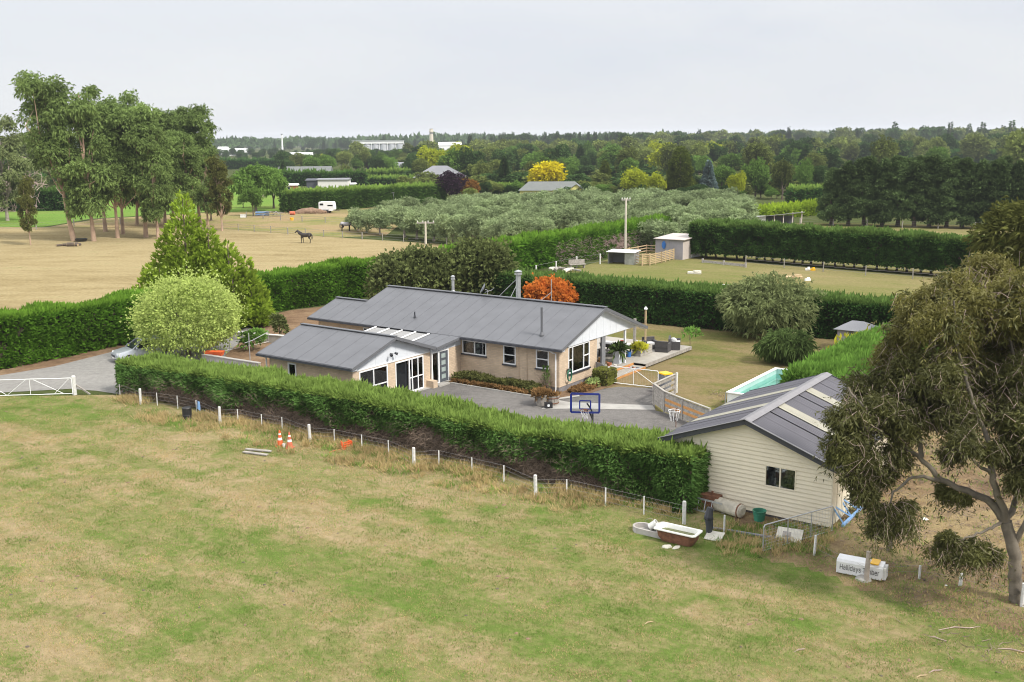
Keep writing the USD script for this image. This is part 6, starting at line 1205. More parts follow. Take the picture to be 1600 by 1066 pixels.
b = G(334, 567); t = thing('orange_kayak', 'orange plastic sled tipped against the low block wall', 'sled', b + [0, 0.35, 0], -.17); put('hull', MB().hexa([(-.55, -.2, .45), (.55, -.2, .45), (.55, .2, .45), (-.55, .2, .45)], [(-.7, -.3, .75), (.7, -.3, .75), (.62, .3, .75), (-.62, .3, .75)]), 'orange_plastic', t); put('support', MB().box((-.4, -.15, 0), (.4, .15, .45)), 'block_wall', t)
# ---- the silver car
b = G(216, 566); ct = thing('car', 'silver grey hatchback parked half behind the pale round tree', 'car', (-25.9, 70.6, 0), math.atan2(-.62, -.78))
st_ = [  # x (front +), z bottom, z belt/top, half width low, half width top
    (2.12, .42, .60, .55, .50), (2.05, .24, .70, .74, .66), (1.75, .20, .80, .84, .76), (1.2, .20, .90, .87, .80), (.95, .20, .94, .87, .80), (.4, .20, .96, .87, .80), (-.4, .20, .97, .87, .80), (-1.2, .20, .98, .87, .80), (-1.8, .22, .98, .84, .77), (-2.05, .30, .92, .76, .70), (-2.12, .45, .80, .62, .60)]
sv = []
for x, z0, z1, w0, w1 in st_:
    zm = z0 + (z1 - z0) * .55; sv.append([(x, -w0 * .92, z0), (x, -w0, zm * .7 + z0 * .3), (x, -w0, zm), (x, -w1, z1 - .03), (x, -w1 * .85, z1), (x, w1 * .85, z1), (x, w1, z1 - .03), (x, w0, zm), (x, w0, zm * .7 + z0 * .3), (x, w0 * .92, z0)])
sv = np.array(sv); ns, nc = sv.shape[:2]; i, j = np.meshgrid(np.arange(ns - 1), np.arange(nc), indexing='ij'); cf = np.stack([i * nc + j, (i + 1) * nc + j, (i + 1) * nc + (j + 1) % nc, i * nc + (j + 1) % nc], -1).reshape(-1, 4)
cm = MB().add(sv.reshape(-1, 3), cf[:, ::-1]); 
for e, rev in ((0, False), (ns - 1, True)):
    k = np.arange(1, nc - 1); f = np.stack([np.full(nc - 2, e * nc), e * nc + k, e * nc + k + 1], 1); cm.add(sv.reshape(-1, 3), f if rev else f[:, ::-1])
body = put('body', cm.arrays(), 'car_silver', ct, smooth=40)
lowq = [(1.0, -.76, .93), (1.0, .76, .93), (-1.75, .76, .97), (-1.75, -.76, .97)]; topq = [(.25, -.58, 1.43), (.25, .58, 1.43), (-1.15, .58, 1.44), (-1.15, -.58, 1.44)]
put('cabin_glass', MB().hexa(lowq, topq), 'car_glass', ct); put('roof', MB().hexa([(.30, -.60, 1.432), (.30, .60, 1.432), (-1.2, .60, 1.442), (-1.2, -.60, 1.442)], [(.2, -.54, 1.475), (.2, .54, 1.475), (-1.1, .54, 1.485), (-1.1, -.54, 1.485)]), 'car_silver', ct)
for s in (-1, 1):
    pm = MB(); pm.bar((1.0, s * .765, .94), (.27, s * .60, 1.44), .06, .06); put('pillar', pm, 'car_silver', ct); pm = MB(); pm.bar((-.35, s * .775, .95), (-.35, s * .60, 1.44), .07, .05); put('pillar', pm, 'car_silver', ct); pm = MB(); pm.bar((-1.72, s * .765, .97), (-1.15, s * .60, 1.45), .12, .06); put('pillar', pm, 'car_silver', ct)
    put('mirror', MB().ball((.78, s * .93, 1.0), (.08, .11, .08), 1), 'car_silver', ct); put('headlight', MB().hexa([(1.90, s * .45, .60), (1.90, s * .74, .60), (1.84, s * .78, .76), (1.90, s * .45, .74)], [(2.10, s * .45, .60), (1.98, s * .74, .60), (1.92, s * .77, .755), (2.055, s * .45, .725)]), 'headlamp', ct)
    for x in (1.32, -1.32):
        w_ = put('wheel', MB().tube([(x, s * .66, .31), (x, s * .885, .31)], .31, 20), 'tyre', ct); put('rim', MB().tube([(x, s * .86, .31), (x, s * .892, .31)], .20, 14), 'galvanised', w_)
put('grille', MB().box((2.085, -.38, .44), (2.135, .38, .58)), 'dark_trim', ct); put('number_plate', MB().box((2.08, -.24, .32), (2.14, .24, .42)), 'old_white', ct); put('bumper_vent', MB().box((2.03, -.6, .26), (2.075, .6, .32)), 'dark_trim', ct)
# ---------------------------------------------------------------- fence along the front paddock
ff = thing('post_fence', 'white painted post and wire fence in front of the conifer hedge', 'fence', G(220, 633)); fo = G(220, 633)
posts = [(188, 621, 0), (220, 633, 1), (246, 635, 0), (277, 640, 0), (308, 647, 0), (344, 663, 1), (372, 662, 0), (410, 670, 0), (442, 675, 0), (485, 692, 1), (522, 695, 0), (565, 704, 0), (608, 713, 0), (647, 731, 1), (687, 729.5, 0), (737, 741.6, 0), (788, 754, 0), (837, 776.5, 1), (886, 777, 0), (946, 791, 0), (1006, 805, 0), (1069, 820, 1)]
rg = np.random.default_rng(61)
pw_ = []
for px, py, big in posts:
    p = G(px, py) - fo; pw_.append(p); l = rg.uniform(-.03, .03, 2); r = .075 if big else .035; h = .98 if big else .8
    if big: put('post', MB().tube([p + [0, 0, -.1], p + [l[0], l[1], h - .03], p + [l[0], l[1], h]], [r, r, r * .8], 8), 'post_white', ff)
    else: put('batten', MB().cbox(p + [l[0], l[1], h / 2], (.05, .04, h), .3), 'post_white', ff)
for z in (.2, .4, .6, .78): put('wire', MB().tube([p + [0, 0.02, z] for p in pw_], .006, 3, False), 'wire', ff)
f2 = thing('post_fence', 'old leaning post fence by the gum tree and the timber pack', 'fence', G(1272, 868)); fo2 = G(1272, 868); pw_ = []
for px, py, h, r in ((1131, 834, .75, .04), (1272, 868, .78, .05), (1353, 909, 1.1, .09), (1436, 905, .5, .045), (1500, 916, .45, .06), (1597, 948, .8, .08)):
    p = G(px, py) - fo2; pw_.append(p); put('post', MB().tube([p + [0, 0, -.1], p + [rg.uniform(-.04, .04), 0, h]], [r, r * .9], 7), 'post_white' if r != .09 else 'bark_grey', f2)
for z in (.3, .5): put('wire', MB().tube([p + [0, 0, z] for p in pw_[1:]], .005, 3, False), 'wire', f2)
put('concrete_foot', MB().lathe([(.001, .16), (.14, .15), (.26, .06), (.30, -.02)], G(1349, 906) - fo2, 10), 'concrete', f2)
t, L = along_thing('farm_gate', 'white painted pipe farm gate closing the driveway at the left edge', 'gate', G(-75, 623.5), G(114, 618)); pipe_gate(t, L, 1.08, .022, braces=((.22, .04), (.27, .45), (.62, .46), (.68, .92), (.98, .85)), mids=(.245, .65)); 
b = G(117, 617); t = thing('gate_post', 'thick white gate post with an old timber stay', 'post', b); put('post', MB().tube([(0, 0, -.1), (0, 0, 1.12), (0, 0, 1.18)], [.13, .13, .10], 10), 'post_white', t); put('stay', MB().bar((.12, 0, .62), (1.0, -.15, .05), .08), 'weathered_wood', t)
# ---- things standing along the fence
b = G(293, 657); t = thing('drum', 'black plastic drum on a pale slab beside the fence', 'drum', b); put('drum', MB().lathe([(.001, .05), (.25, .05), (.26, .08), (.25, .30), (.265, .32), (.25, .34), (.25, .62), (.265, .70), (.24, .74), (.001, .73)], sides=18), 'black_plastic', t); put('slab', MB().box((-.3, -.25, 0.03), (.3, .25, .05)), 'old_white', t)
b = G(311, 648); t = thing('rag', 'blue grey rag hanging on a fence batten', 'cloth', b); put('cloth', MB().slab([(-.05, -.05, .35), (.12, -.05, .2), (.10, -.03, .75), (-.02, -.02, .8)], .015), 'blue_paint', t)
def cone(px, py, m, label, h=.85):
    b = G(px, py); t = thing('traffic_cone', label, 'traffic cone', b); put('base', MB().box((-.2, -.2, 0.03), (.2, .2, .07)), m, t)
    R = lambda z: .16 - .125 * (z - .07) / (h - .07)
    for i, (z0, z1) in enumerate(((.07, .36), (.36, .48), (.48, .62), (.62, .70), (.70, h))): put('collar' if i % 2 else 'cone_body', MB().lathe([(R(z0), z0), (R(z1), z1 - .002)] + ([(.001, z1)] if i == 4 else []), sides=18), 'white_paint' if i % 2 else m, t)
cone(438, 698, 'orange_plastic', 'bright orange traffic cone with white bands, left of the pair'); cone(453, 701, 'faded_orange', 'faded reddish traffic cone with white bands, right of the pair')
b = G(444, 700); t = thing('paint_pail', 'small white pail between the two traffic cones', 'pail', b); put('pail', MB().lathe([(.001, .03), (.07, .03), (.085, .22), (.075, .22), (.065, .06), (.001, .06)], sides=14), 'enamel', t)
b = G(543, 703); t = thing('crate', 'bent orange plastic crate lying by the fence', 'crate', b, .6)
for k in range(4): put('slat', MB().cbox((0, 0, .07 + k * .11), (.44, .03, .06), .1 * k, (.2, (1, 0, 0))), 'orange_plastic', t)
for s in (-1, 1): put('side', MB().cbox((s * .22, .16, .22), (.03, .34, .40), .2 * s), 'orange_plastic', t)
put('cord', MB().tube([(-.2, 0, .1), (-.6, .1, .06), (-1.0, -.05, .05)], .02, 5), 'faded_orange', t)
for px, py, dx, lab in ((404, 706, 0, 'grey weathered plank lying on the grass, far one of the pair'), (399, 711, .1, 'grey weathered plank lying on the grass, near one of the pair')):
    b = G(px, py); t = thing('plank', lab, 'plank', b, -.30 - dx); put('board', MB().box((-.7, -.1, .06), (.7, .1, .11)), 'weathered_wood', t); put('bearer', MB().box((-.5, -.09, 0.02), (-.4, .09, .06)), 'weathered_wood', t)
# trough, bath, buckets, stones
FR = math.atan2(-.545, .839)
b = G(1003, 831); t = thing('water_trough', 'low rounded concrete trough behind the bathtub', 'trough', b, FR - .05)
pg = Point(0, 0).buffer(.36, quad_segs=8).union(sbox(0, -.36, 1.2, .36)); pi_ = Point(0, 0).buffer(.28, quad_segs=8).union(sbox(0, -.28, 1.12, .28)); put('rim', MB().poly(pg.difference(pi_), 0, .26), 'block_wall', t); put('floor', MB().poly(pi_.buffer(-.003), .02, .08), 'concrete', t)
for x, y, tilt, lab in ((.25, .15, .25, 'white bucket tipped in the concrete trough'), (.72, .1, .0, 'upright white bucket in the concrete trough, right one')):
    q = b + np.array([math.cos(FR) * x - math.sin(FR) * y, math.sin(FR) * x + math.cos(FR) * y, .085]); t = thing('bucket', lab, 'bucket', q); mb = MB().lathe([(.001, 0), (.13, 0), (.16, .30), (.175, .30), (.175, .34), (.15, .34), (.12, .03), (.001, .03)], sides=16)
    v, f = mb.arrays(); R = trimesh.transformations.rotation_matrix(tilt * 4, (0.3, 1, 0))[:3, :3]; v = v @ R.T; v[:, 2] -= v[:, 2].min() - .003; put('pail', (v, f), 'enamel', t); put('handle', MB().tube([(.17 * math.cos(a), .02, .33 + .12 * math.sin(a)) for a in np.linspace(0, 3.14, 9)], .006, 4), 'wire', t)
b = G(1059, 849); t = thing('bathtub', 'old white enamel bathtub with rusty sides holding green water', 'bathtub', b, FR - .02)
def rrect(a, bb, r): return sbox(-a + r, -bb + r, a - r, bb - r).buffer(r, quad_segs=5)
def ring_pts(a, bb, r, z, n=40):
    e = rrect(a, bb, r).exterior; return np.array([[*e.interpolate(k / n, normalized=True).coords[0], z] for k in range(n)])
def shell(rings):
    n = len(rings[0]); v = np.vstack(rings); i, j = np.meshgrid(np.arange(len(rings) - 1), np.arange(n), indexing='ij'); return v, np.stack([i * n + j, i * n + (j + 1) % n, (i + 1) * n + (j + 1) % n, (i + 1) * n + j], -1).reshape(-1, 4)[:, ::-1]
put('tub_outside', shell([ring_pts(.62, .24, .15, .06), ring_pts(.74, .31, .15, .25), ring_pts(.80, .34, .14, .52)]), 'rust', t); put('tub_rim', shell([ring_pts(.85, .40, .08, .515), ring_pts(.86, .41, .08, .545), ring_pts(.85, .40, .08, .565), ring_pts(.75, .31, .14, .56), ring_pts(.70, .27, .14, .40), ring_pts(.62, .22, .13, .15)]), 'enamel', t)
v = ring_pts(.705, .275, .14, .41); put('water', (np.vstack([v, [[0, 0, .41]]]), [(k, (k + 1) % 40, 40) for k in range(40)]), 'green_water', t)
for x in (-.5, .5): put('foot', MB().cbox((x, 0, .03), (.1, .4, .08)), 'concrete', t)
for px, py, s, lab in ((1042, 857, (.19, .12, .09), 'pale round stone in front of the bathtub, left one'), (1057, 858, (.22, .10, .06), 'pale flat stone in front of the bathtub, right one')):
    b = G(px, py); t = thing('stone', lab, 'stone', b + [0, 0, .05], rg.random()); m = trimesh.creation.icosphere(3); v = np.array(m.vertices); v *= (1 + .5 * (meshkit.fbm(v * 1.6 + 3, 3, int(px)) - .5))[:, None]; put('stone', (v * s, m.faces), 'stone_pale', t)
b = G(1116, 843); t = thing('card_sheet', 'curled pale sheet lying on the grass right of the bathtub', 'sheet', b, -.5); xs_ = np.linspace(-.33, .33, 7); sv = np.array([[(x, y, .05 + .28 * (y + .28) + .12 * x * x + .06 * abs(y)) for y in (-.28, 0, .28)] for x in xs_]).reshape(-1, 3); i, j = np.meshgrid(np.arange(6), np.arange(2), indexing='ij'); qf = np.stack([i * 3 + j, (i + 1) * 3 + j, (i + 1) * 3 + j + 1, i * 3 + j + 1], -1).reshape(-1, 4); put('sheet', (np.vstack([sv, sv - [0, 0, .01]]), np.vstack([qf, qf[:, ::-1] + len(sv)])), 'stone_pale', t)
b = G(1107, 838); t = thing('wrapped_post', 'dark plastic wrapped bundle standing at the hedge end', 'bundle', b); put('bundle', MB().tube([(0, 0, 0), (.03, 0, .4), (-.02, 0, .8), (.04, .02, 1.15)], [.10, .14, .17, .12], 9), 'dark_trim', t); put('strap', MB().lathe([(.17, .70), (.185, .70), (.185, .74), (.17, .74)], (-.01, 0, 0), 12), 'black_plastic', t)
a_, b_ = G(1111, 828), G(1216, 845); t = thing('drain_pipe', 'long dark drain pipe lying in front of the shed', 'pipe', a_); put('pipe', MB().tube([(0, 0, .09), (b_ - a_) * .5 + [0, 0, .09], b_ - a_ + [0, 0, .09]], .055, 9), 'grey_plastic', t); put('end_cap', MB().tube([b_ - a_ + [-.05, .02, .09], b_ - a_ + [.02, 0, .09]], .066, 9), 'black_plastic', t)
# by the shed wall (shed frame)
def sthing(name, label, cat, x, y, z=0.0, turn=0.0): q = S0 + SX * x + SY * y; return thing(name, label, cat, (q[0], q[1], z), HRZ + turn)
t = sthing('old_tank', 'rusty brown steel tank lying against the shed wall', 'tank', 1.75, -.42); put('tank', MB().box((-.85, -.22, .12), (.85, .22, .62)), 'rust', t); put('bearer', MB().box((-.7, -.2, 0), (-.55, .2, .12)), 'weathered_wood', t); put('bearer', MB().box((.55, -.2, 0), (.7, .2, .12)), 'weathered_wood', t); put('pipe_stub', MB().tube([(.5, 0, .6), (.5, 0, .76)], .05, 8), 'rust', t)
t = sthing('ladder', 'aluminium ladder standing on its edge in front of the rusty tank', 'ladder', 1.55, -.95); la = [(-.7, .05, .06), (1.0, -.12, .06)]; lb2 = [(-.7, .18, .50), (1.35, .02, .50)]
put('rail', MB().bar(la[0], la[1], .03, .07), 'galvanised', t); put('rail', MB().bar(lb2[0], lb2[1], .03, .07), 'galvanised', t)
for k in np.linspace(.06, .95, 6): put('rung', MB().tube([np.array(la[0]) + (np.array(la[1]) - la[0]) * k, np.array(lb2[0]) + (np.array(lb2[1]) - lb2[0]) * k * .83], .018, 6), 'galvanised', t)
t = sthing('water_cylinder', 'old cream hot water cylinder lying against the shed wall', 'water cylinder', 3.1, -.62, 0, -.25); put('cylinder', MB().tube([(-.66, 0, .30), (-.6, 0, .30), (.5, 0, .30), (.60, 0, .30), (.66, 0, .30)], [.24, .29, .29, .27, .16], 18), 'cylinder_cream', t); put('end_ring', MB().tube([(.50, 0, .30), (.55, 0, .30)], .298, 18), 'rust', t); put('block', MB().box((-.3, -.2, 0), (-.15, .2, .03)), 'weathered_wood', t)
t = sthing('tub', 'green plastic tub beside the cream cylinder', 'tub', 4.35, -.6); put('tub', MB().lathe([(.001, .01), (.2, .01), (.255, .40), (.28, .41), (.28, .44), (.24, .44), (.19, .06), (.001, .06)], sides=20), 'green_plastic', t); put('rim_band', MB().lathe([(.235, .25), (.245, .25), (.25, .29), (.24, .29)], sides=20), 'green_plastic', t)
a_, b_ = G(1192, 863), G(1300, 831); t, L = along_thing('mesh_gate', 'galvanised mesh farm gate standing open beside the shed', 'gate', a_, b_); pipe_gate(t, L, 1.05, .026, braces=(), mids=(.34, .68), m='galvanised', low=.06)
mw = MB()
for k in np.linspace(.1, L - .1, 22): mw.tube([(k, 0, .06), (k, 0, 1.03)], .0035, 3, False)
for z in np.linspace(.16, .95, 7): mw.tube([(0, 0, z), (L, 0, z)], .0035, 3, False)
put('mesh', mw, 'galvanised', t, kind='stuff')
b = G(1231, 848); t = thing('board', 'dirty pale board leaning behind the mesh gate', 'board', b, -.45); put('board', MB().cbox((0, .25, .22), (.95, .62, .025), 0, (.55, (1, 0, 0))), 'stone_pale', t); put('stain', MB().cbox((-.1, .235, .236), (.3, .25, .012), 0, (.55, (1, 0, 0))), 'weathered_wood', t)
A_, B_2 = G(1316, 824), G(1366, 776); t = thing('lattice_girder', 'light blue steel lattice frame leaning on the right side of the shed', 'frame', A_); D0 = B_2 - A_; n_l = np.array([-D0[1], D0[0], 0]); n_l = n_l / np.linalg.norm(n_l)
tA, tB = n_l * .42 + [0, 0, .95] - D0 * .08, D0 * .92 + n_l * .42 + [0, 0, .95]
put('lower_chord', MB().bar((0, 0, .06), D0 + [0, 0, .06], .09, .11), 'blue_paint', t); put('upper_chord', MB().bar(tA, tB, .09, .11), 'blue_paint', t)
for k in range(4):
    u0, u1 = k / 4, (k + 1) / 4; put('lattice_bar', MB().bar(D0 * (.04 + .9 * u0) + [0, 0, .08], tA + (tB - tA) * (.02 + .95 * u0), .055), 'blue_paint', t); put('lattice_bar', MB().bar(D0 * (.04 + .9 * u1) + [0, 0, .08], tA + (tB - tA) * (.02 + .95 * u0), .055), 'blue_paint', t)
b = G(1306, 896); b2 = G(1378, 910); t, L = along_thing('timber_pack', 'white wrapped timber pack with printed lettering behind an old post', 'timber pack', b, b2)
pr_ = Polygon([(0, .05), (0, .46), (.06, .54), (.50, .56), (.55, .48), (.55, .05)]); put('wrap', MB().poly(pr_, 0, L, lambda v: np.stack([v[:, 2], v[:, 0], v[:, 1]], 1)), 'white_paint', t); put('timber_ends', MB().box((L + .002, .04, .07), (L + .10, .50, .48)), 'old_white', t); put('bearer', MB().box((.2, .02, 0.03), (.35, .5, .05)), 'weathered_wood', t); put('bearer', MB().box((L - .35, .02, 0.03), (L - .2, .5, .05)), 'weathered_wood', t); put('yellow_straps', MB().box((L * .72, .03, .565), (L * .9, .5, .60)), 'yellow_plastic', t)
tm = meshkit.text_mesh('Hallidays Timber', .19, .004, bold=False); v = np.array(tm.vertices); v[:, 0] *= (L * .86) / max(v[:, 0].max(), .1); put('lettering', (np.stack([v[:, 0] + L * .07, -.003 - v[:, 2], v[:, 1] + .20], 1), tm.faces), 'ink', t)
for px, py, s, lab in ((1445, 813, .20, 'white scrap of card on the dry grass under the gum tree'), (1478, 917, .07, 'tiny white scrap on the leaf litter near the gum trunk')):
    b = G(px, py); t = thing('litter', lab, 'scrap', b, .4); put('scrap', MB().cbox((0, 0, .05), (s * 1.2, s, .01), 0, (.15, (1, 0, 0))), 'enamel', t)
for i, (px, py, L, a) in enumerate(((1014, 976, .35, .5), (1250, 1019, .4, .4), (1585, 1020, .9, -.35), (1440, 1060, .4, .3), (1462, 1052, .45, .25), (1465, 1001, .5, 2.6), (1500, 985, 1.4, .1))):
    b = G(px, py); t = thing('stick', ('short pale bark strip', 'bent bark strip', 'long pale fallen branch', 'orange bark strip', 'thin bark strip', 'grey twig', 'long thin grey twig')[i] + ' on the front grass ' + ('left of centre', 'below the timber pack', 'at the right edge', 'at the bottom edge', 'beside the bottom edge bark', 'in front of the gum tree', 'nearest the gum trunk')[i], 'stick', b + [0, 0, .05], a)
    put('wood', MB().tube([(-L / 2, 0, 0), (-L * .1, .06 * L, .03), (L * .2, -.04 * L, .04), (L / 2, .05 * L, .01)], [.012, .02, .018, .006], 5), 'new_timber' if i in (0, 3) else 'pale_twig', t)
# ---------------------------------------------------------------- the middle distance: yard, poles, animals, sheds
def rail_fence(name, label, pts, h, rails, m='new_timber', gap=1.8, rh=.12, post=.12, closed=False, pm=None):
    o = np.array([*pts[0][:2], 0.0]); t = thing(name, label, 'fence', o)
    for a, b in zip(pts[:-1], pts[1:]):
        a, b = np.array([a[0], a[1], 0.0]) - o, np.array([b[0], b[1], 0.0]) - o; L = np.linalg.norm(b - a); n = max(1, round(L / gap))
        for k in range(n + 1): put('post', MB().cbox(a + (b - a) * k / n + [0, 0, h / 2 + .03], (post, post, h + .06), .4), pm or m, t)
        for k in range(rails): put('rail', MB().bar(a + [0, 0, .22 + (h - .3) * k / max(rails - 1, 1)], b + [0, 0, .22 + (h - .3) * k / max(rails - 1, 1)], .04, rh), m, t)
    return t
def zoomp(x, y): return 900 + x * .1375, 330 + y * .1375
Y = lambda x, y: G(*zoomp(x, y))
rail_fence('stock_yard', 'new timber stock yard of rails beside the mauve shed', [Y(1110, 552), Y(968, 590), Y(838, 618)], 1.35, 6, gap=1.3); rail_fence('stock_yard', 'angled timber race gate at the left end of the stock yard', [Y(836, 612), Y(752, 622)], 1.35, 6, gap=1.6); rail_fence('stock_yard', 'long rear rail of the stock yard running to the hedge', [Y(752, 620), Y(500, 560), Y(800, 500), Y(905, 505)], 1.35, 4, gap=2.2); rail_fence('stock_yard', 'short stack of rails at the mauve shed corner', [Y(1180, 545), Y(1212, 540)], 1.0, 6, gap=.6, rh=.16)
a_ = Y(362, 598); t, L = along_thing('animal_shelter', 'low open fronted grey iron shelter with a white roof', 'shelter', a_, Y(660, 612)); h_ = 1.5
put('back_wall', MB().box((0, 1.8, 0), (L, 1.86, h_ - .1)), 'far_grey', t); put('side_wall', MB().box((0, 0, 0), (.05, 1.8, h_ - .05)), 'galvanised', t); put('front_panel', MB().box((L * .64, 0, 0), (L, .05, h_ - .1)), 'galvanised', t); put('side_wall', MB().box((L - .05, .055, 0), (L, 1.8, h_ - .1)), 'galvanised', t); put('roof', MB().slab([(-.15, -.3, h_), (L + .15, -.3, h_), (L + .15, 2.1, h_ + .1), (-.15, 2.1, h_ + .1)], .05), 'far_white', t); put('post', MB().box((L * .62, 0.01, 0), (L * .635, .09, h_ - .06)), 'dark_wood', t)
a_ = Y(905, 520); t, L = along_thing('farm_shed', 'mauve grey farm shed with a white door and a blue hanging sack', 'shed', Y(900, 535), Y(1210, 556)); W_ = 5.0; hs = 2.5
put('front_wall', MB().box((0, 0, 0), (L, .06, hs)), 'mauve_cladding', t); put('back_wall', MB().box((0, W_ - .06, 0), (L, W_, hs)), 'mauve_cladding', t); put('left_wall', MB().box((0, .062, 0), (.06, W_ - .062, hs)), 'mauve_cladding', t); put('right_wall', MB().box((L - .06, .062, 0), (L, W_ - .062, hs)), 'pink_steel', t); put('door', MB().box((L + .002, 2.4, .05), (L + .05, 4.4, 2.3)), 'far_white', t); put('roof', MB().slab([(-.2, -.25, hs + .03), (L + .3, -.25, hs + .03), (L + .3, W_ + .3, hs + .28), (-.2, W_ + .3, hs + .28)], .06), 'pink_steel', t); put('sack', MB().ball((L * .32, -.09, 1.75), (.28, .07, .5)), 'blue_plastic', t); put('board_joint', MB().box((L * .5, -.012, .05), (L * .5 + .03, -.003, hs - .05)), 'far_grey', t)
# long open shed
t, L = along_thing('long_open_shed', 'long open fronted farm shed with a sloping iron roof', 'shed', G(1195, 358), G(1253, 356.5)); 
put('left_panel', MB().box((-1.6, 0, 0), (.1, .08, 2.2)), 'galvanised', t); put('back_wall', MB().box((-2.0, 3.2, 0), (L, 3.28, 1.9)), 'far_dark', t); put('roof', MB().add([(-2.2, -.4, 2.05), (L + .2, -.4, 2.72), (L + .2, 3.4, 2.2), (-8, 3.8, 1.3), (-2.2, -.4, 2.0), (L + .2, -.4, 2.64), (L + .2, 3.4, 2.1), (-8, 3.8, 1.2)], [(0, 1, 2), (0, 2, 3), (4, 6, 5), (4, 7, 6), (0, 4, 5), (0, 5, 1), (1, 5, 6), (1, 6, 2), (2, 6, 7), (2, 7, 3), (3, 7, 4), (3, 4, 0)]), 'galvanised', t)
for k in np.linspace(.05, L - .05, 5): put('post', MB().box((k - .07, 0.1, 0), (k + .07, .24, 2.0 + .12 * k)), 'pink_steel', t)
# power poles
def pole(px, yb, yt, name, label, arm=None, r=.14):
    b = G(px, yb); h = Zat(b, yt); t = thing(name, label, 'power pole', b); put('pole', MB().tube([(0, 0, -.1), (0, 0, h)], [r, r * .75], 9), 'stack_stone', t)
    if arm:
        put('crossarm', MB().box((-arm, -.07, h - .28), (arm, .07, h - .12)), 'weathered_wood', t)
        for k in np.linspace(-arm * .9, arm * .9, 4): put('insulator', MB().lathe([(.001, h - .12), (.06, h - .12), (.05, h + .08), (.001, h + .1)], (k, 0, 0), 8), 'old_white', t)
pole(666, 400, 346, 'power_pole', 'pale timber power pole with a wide crossarm in the straw paddock', 1.15, .15); pole(977, 403, 310, 'power_pole', 'grey power pole rising behind the stock yard', .55, .16); pole(795, 296, 264, 'power_pole', 'short white power pole behind the olive grove', None, .3); pole(1461, 262, 229, 'power_pole', 'thin pole in the far woodland at the right', None, .35)
# horses
import manifold3d as m3
def chain(bones, ell=None):
    parts = []
    for a, ra, b, rb in bones:
        s1 = m3.Manifold.sphere(ra, 14).translate(tuple(map(float, a))); s2 = m3.Manifold.sphere(rb, 14).translate(tuple(map(float, b))); parts.append(m3.Manifold.batch_hull([s1, s2]))
    m = m3.Manifold.batch_boolean(parts, m3.OpType.Add).refine_to_length(.07); mm = m.to_mesh(); tm = trimesh.Trimesh(mm.vert_properties[:, :3], mm.tri_verts); trimesh.smoothing.filter_taubin(tm, iterations=8); return tm
def horse(px, py, yaw, label, coat='horse_dark', graze=False, rug=False):
    b = G(px, py); t = thing('horse', label, 'horse', b, yaw)
    hd = ((.95, 0, 1.42), (1.28, 0, 1.82), (1.62, 0, 1.56)) if not graze else ((1.0, 0, 1.1), (1.4, 0, .62), (1.55, 0, .25))
    B = [((.5, 0, 1.22), .32, (-.05, 0, 1.18), .30), ((-.05, 0, 1.18), .30, (-.55, 0, 1.26), .31), ((.5, 0, 1.25), .28, hd[0], .19), (hd[0], .19, hd[1], .12), (hd[1], .125, hd[2], .075), ((-.72, 0, 1.32), .22, (-.5, 0, 1.2), .3), ((hd[1][0] - .02, .05, hd[1][2] + .08), .03, (hd[1][0] - .03, .06, hd[1][2] + .2), .012), ((hd[1][0] - .02, -.05, hd[1][2] + .08), .03, (hd[1][0] - .03, -.06, hd[1][2] + .2), .012)]
    for s, o in ((1, .06), (-1, -.08)):
        B += [((.55, s * .17, 1.05), .15, (.56 + o, s * .17, .68), .075), ((.56 + o, s * .17, .68), .07, (.55 + o, s * .17, .12), .045), ((.55 + o, s * .17, .12), .05, (.60 + o, s * .17, .04), .065), ((-.62, s * .17, 1.12), .20, (-.52 - o, s * .17, .78), .11), ((-.52 - o, s * .17, .78), .10, (-.74 - o, s * .17, .56), .062), ((-.74 - o, s * .17, .56), .06, (-.70 - o, s * .17, .12), .045), ((-.70 - o, s * .17, .12), .05, (-.66 - o, s * .17, .04), .065)]
    put('body', chain(B), coat, t, smooth=60)
    tl = MB(); tl.tube([(-.88, 0, 1.38), (-1.0, 0, 1.15), (-1.0, 0, .75), (-.97, 0, .5)], [.05, .09, .09, .02], 7); put('tail', tl, 'black_plastic', t)
    mn = MB(); p_ = np.array([(hd[1][0] - .06, 0, hd[1][2] + .1), (hd[0][0] - .1, 0, hd[0][2] + .22), (.55, 0, 1.56)]); mn.tube(p_, [.05, .09, .04], 6); put('mane', mn, 'black_plastic', t)
    if rug: put('rug', chain([((.5, 0, 1.23), .345, (-.05, 0, 1.2), .335), ((-.05, 0, 1.2), .335, (-.62, 0, 1.28), .335)]), 'horse_rug', t, smooth=60)
horse(478, 380, 2.95, 'dark brown horse standing in the straw paddock'); horse(541, 361.5, .25, 'dark horse wearing a grey rug, half behind the olive trees', rug=True, graze=True)
for px, py, lab in ((412, 309, 'tan sheep in the green field, left of the three'), (428, 306, 'pale sheep in the green field, middle of the three'), (438, 310, 'tan sheep in the green field near the hedge end, right of the three')):
    b = G(px, py); t = thing('sheep', lab, 'sheep', b, px * .7); put('body', chain([((.35, 0, .62), .26, (-.35, 0, .62), .28), ((.4, 0, .7), .18, (.62, 0, .85), .12), ((.62, 0, .85), .12, (.80, 0, .74), .07)] + [((x, y, .45), .09, (x, y, .05), .05) for x in (.3, -.35) for y in (.13, -.13)]), 'rug_pale', t, smooth=60)
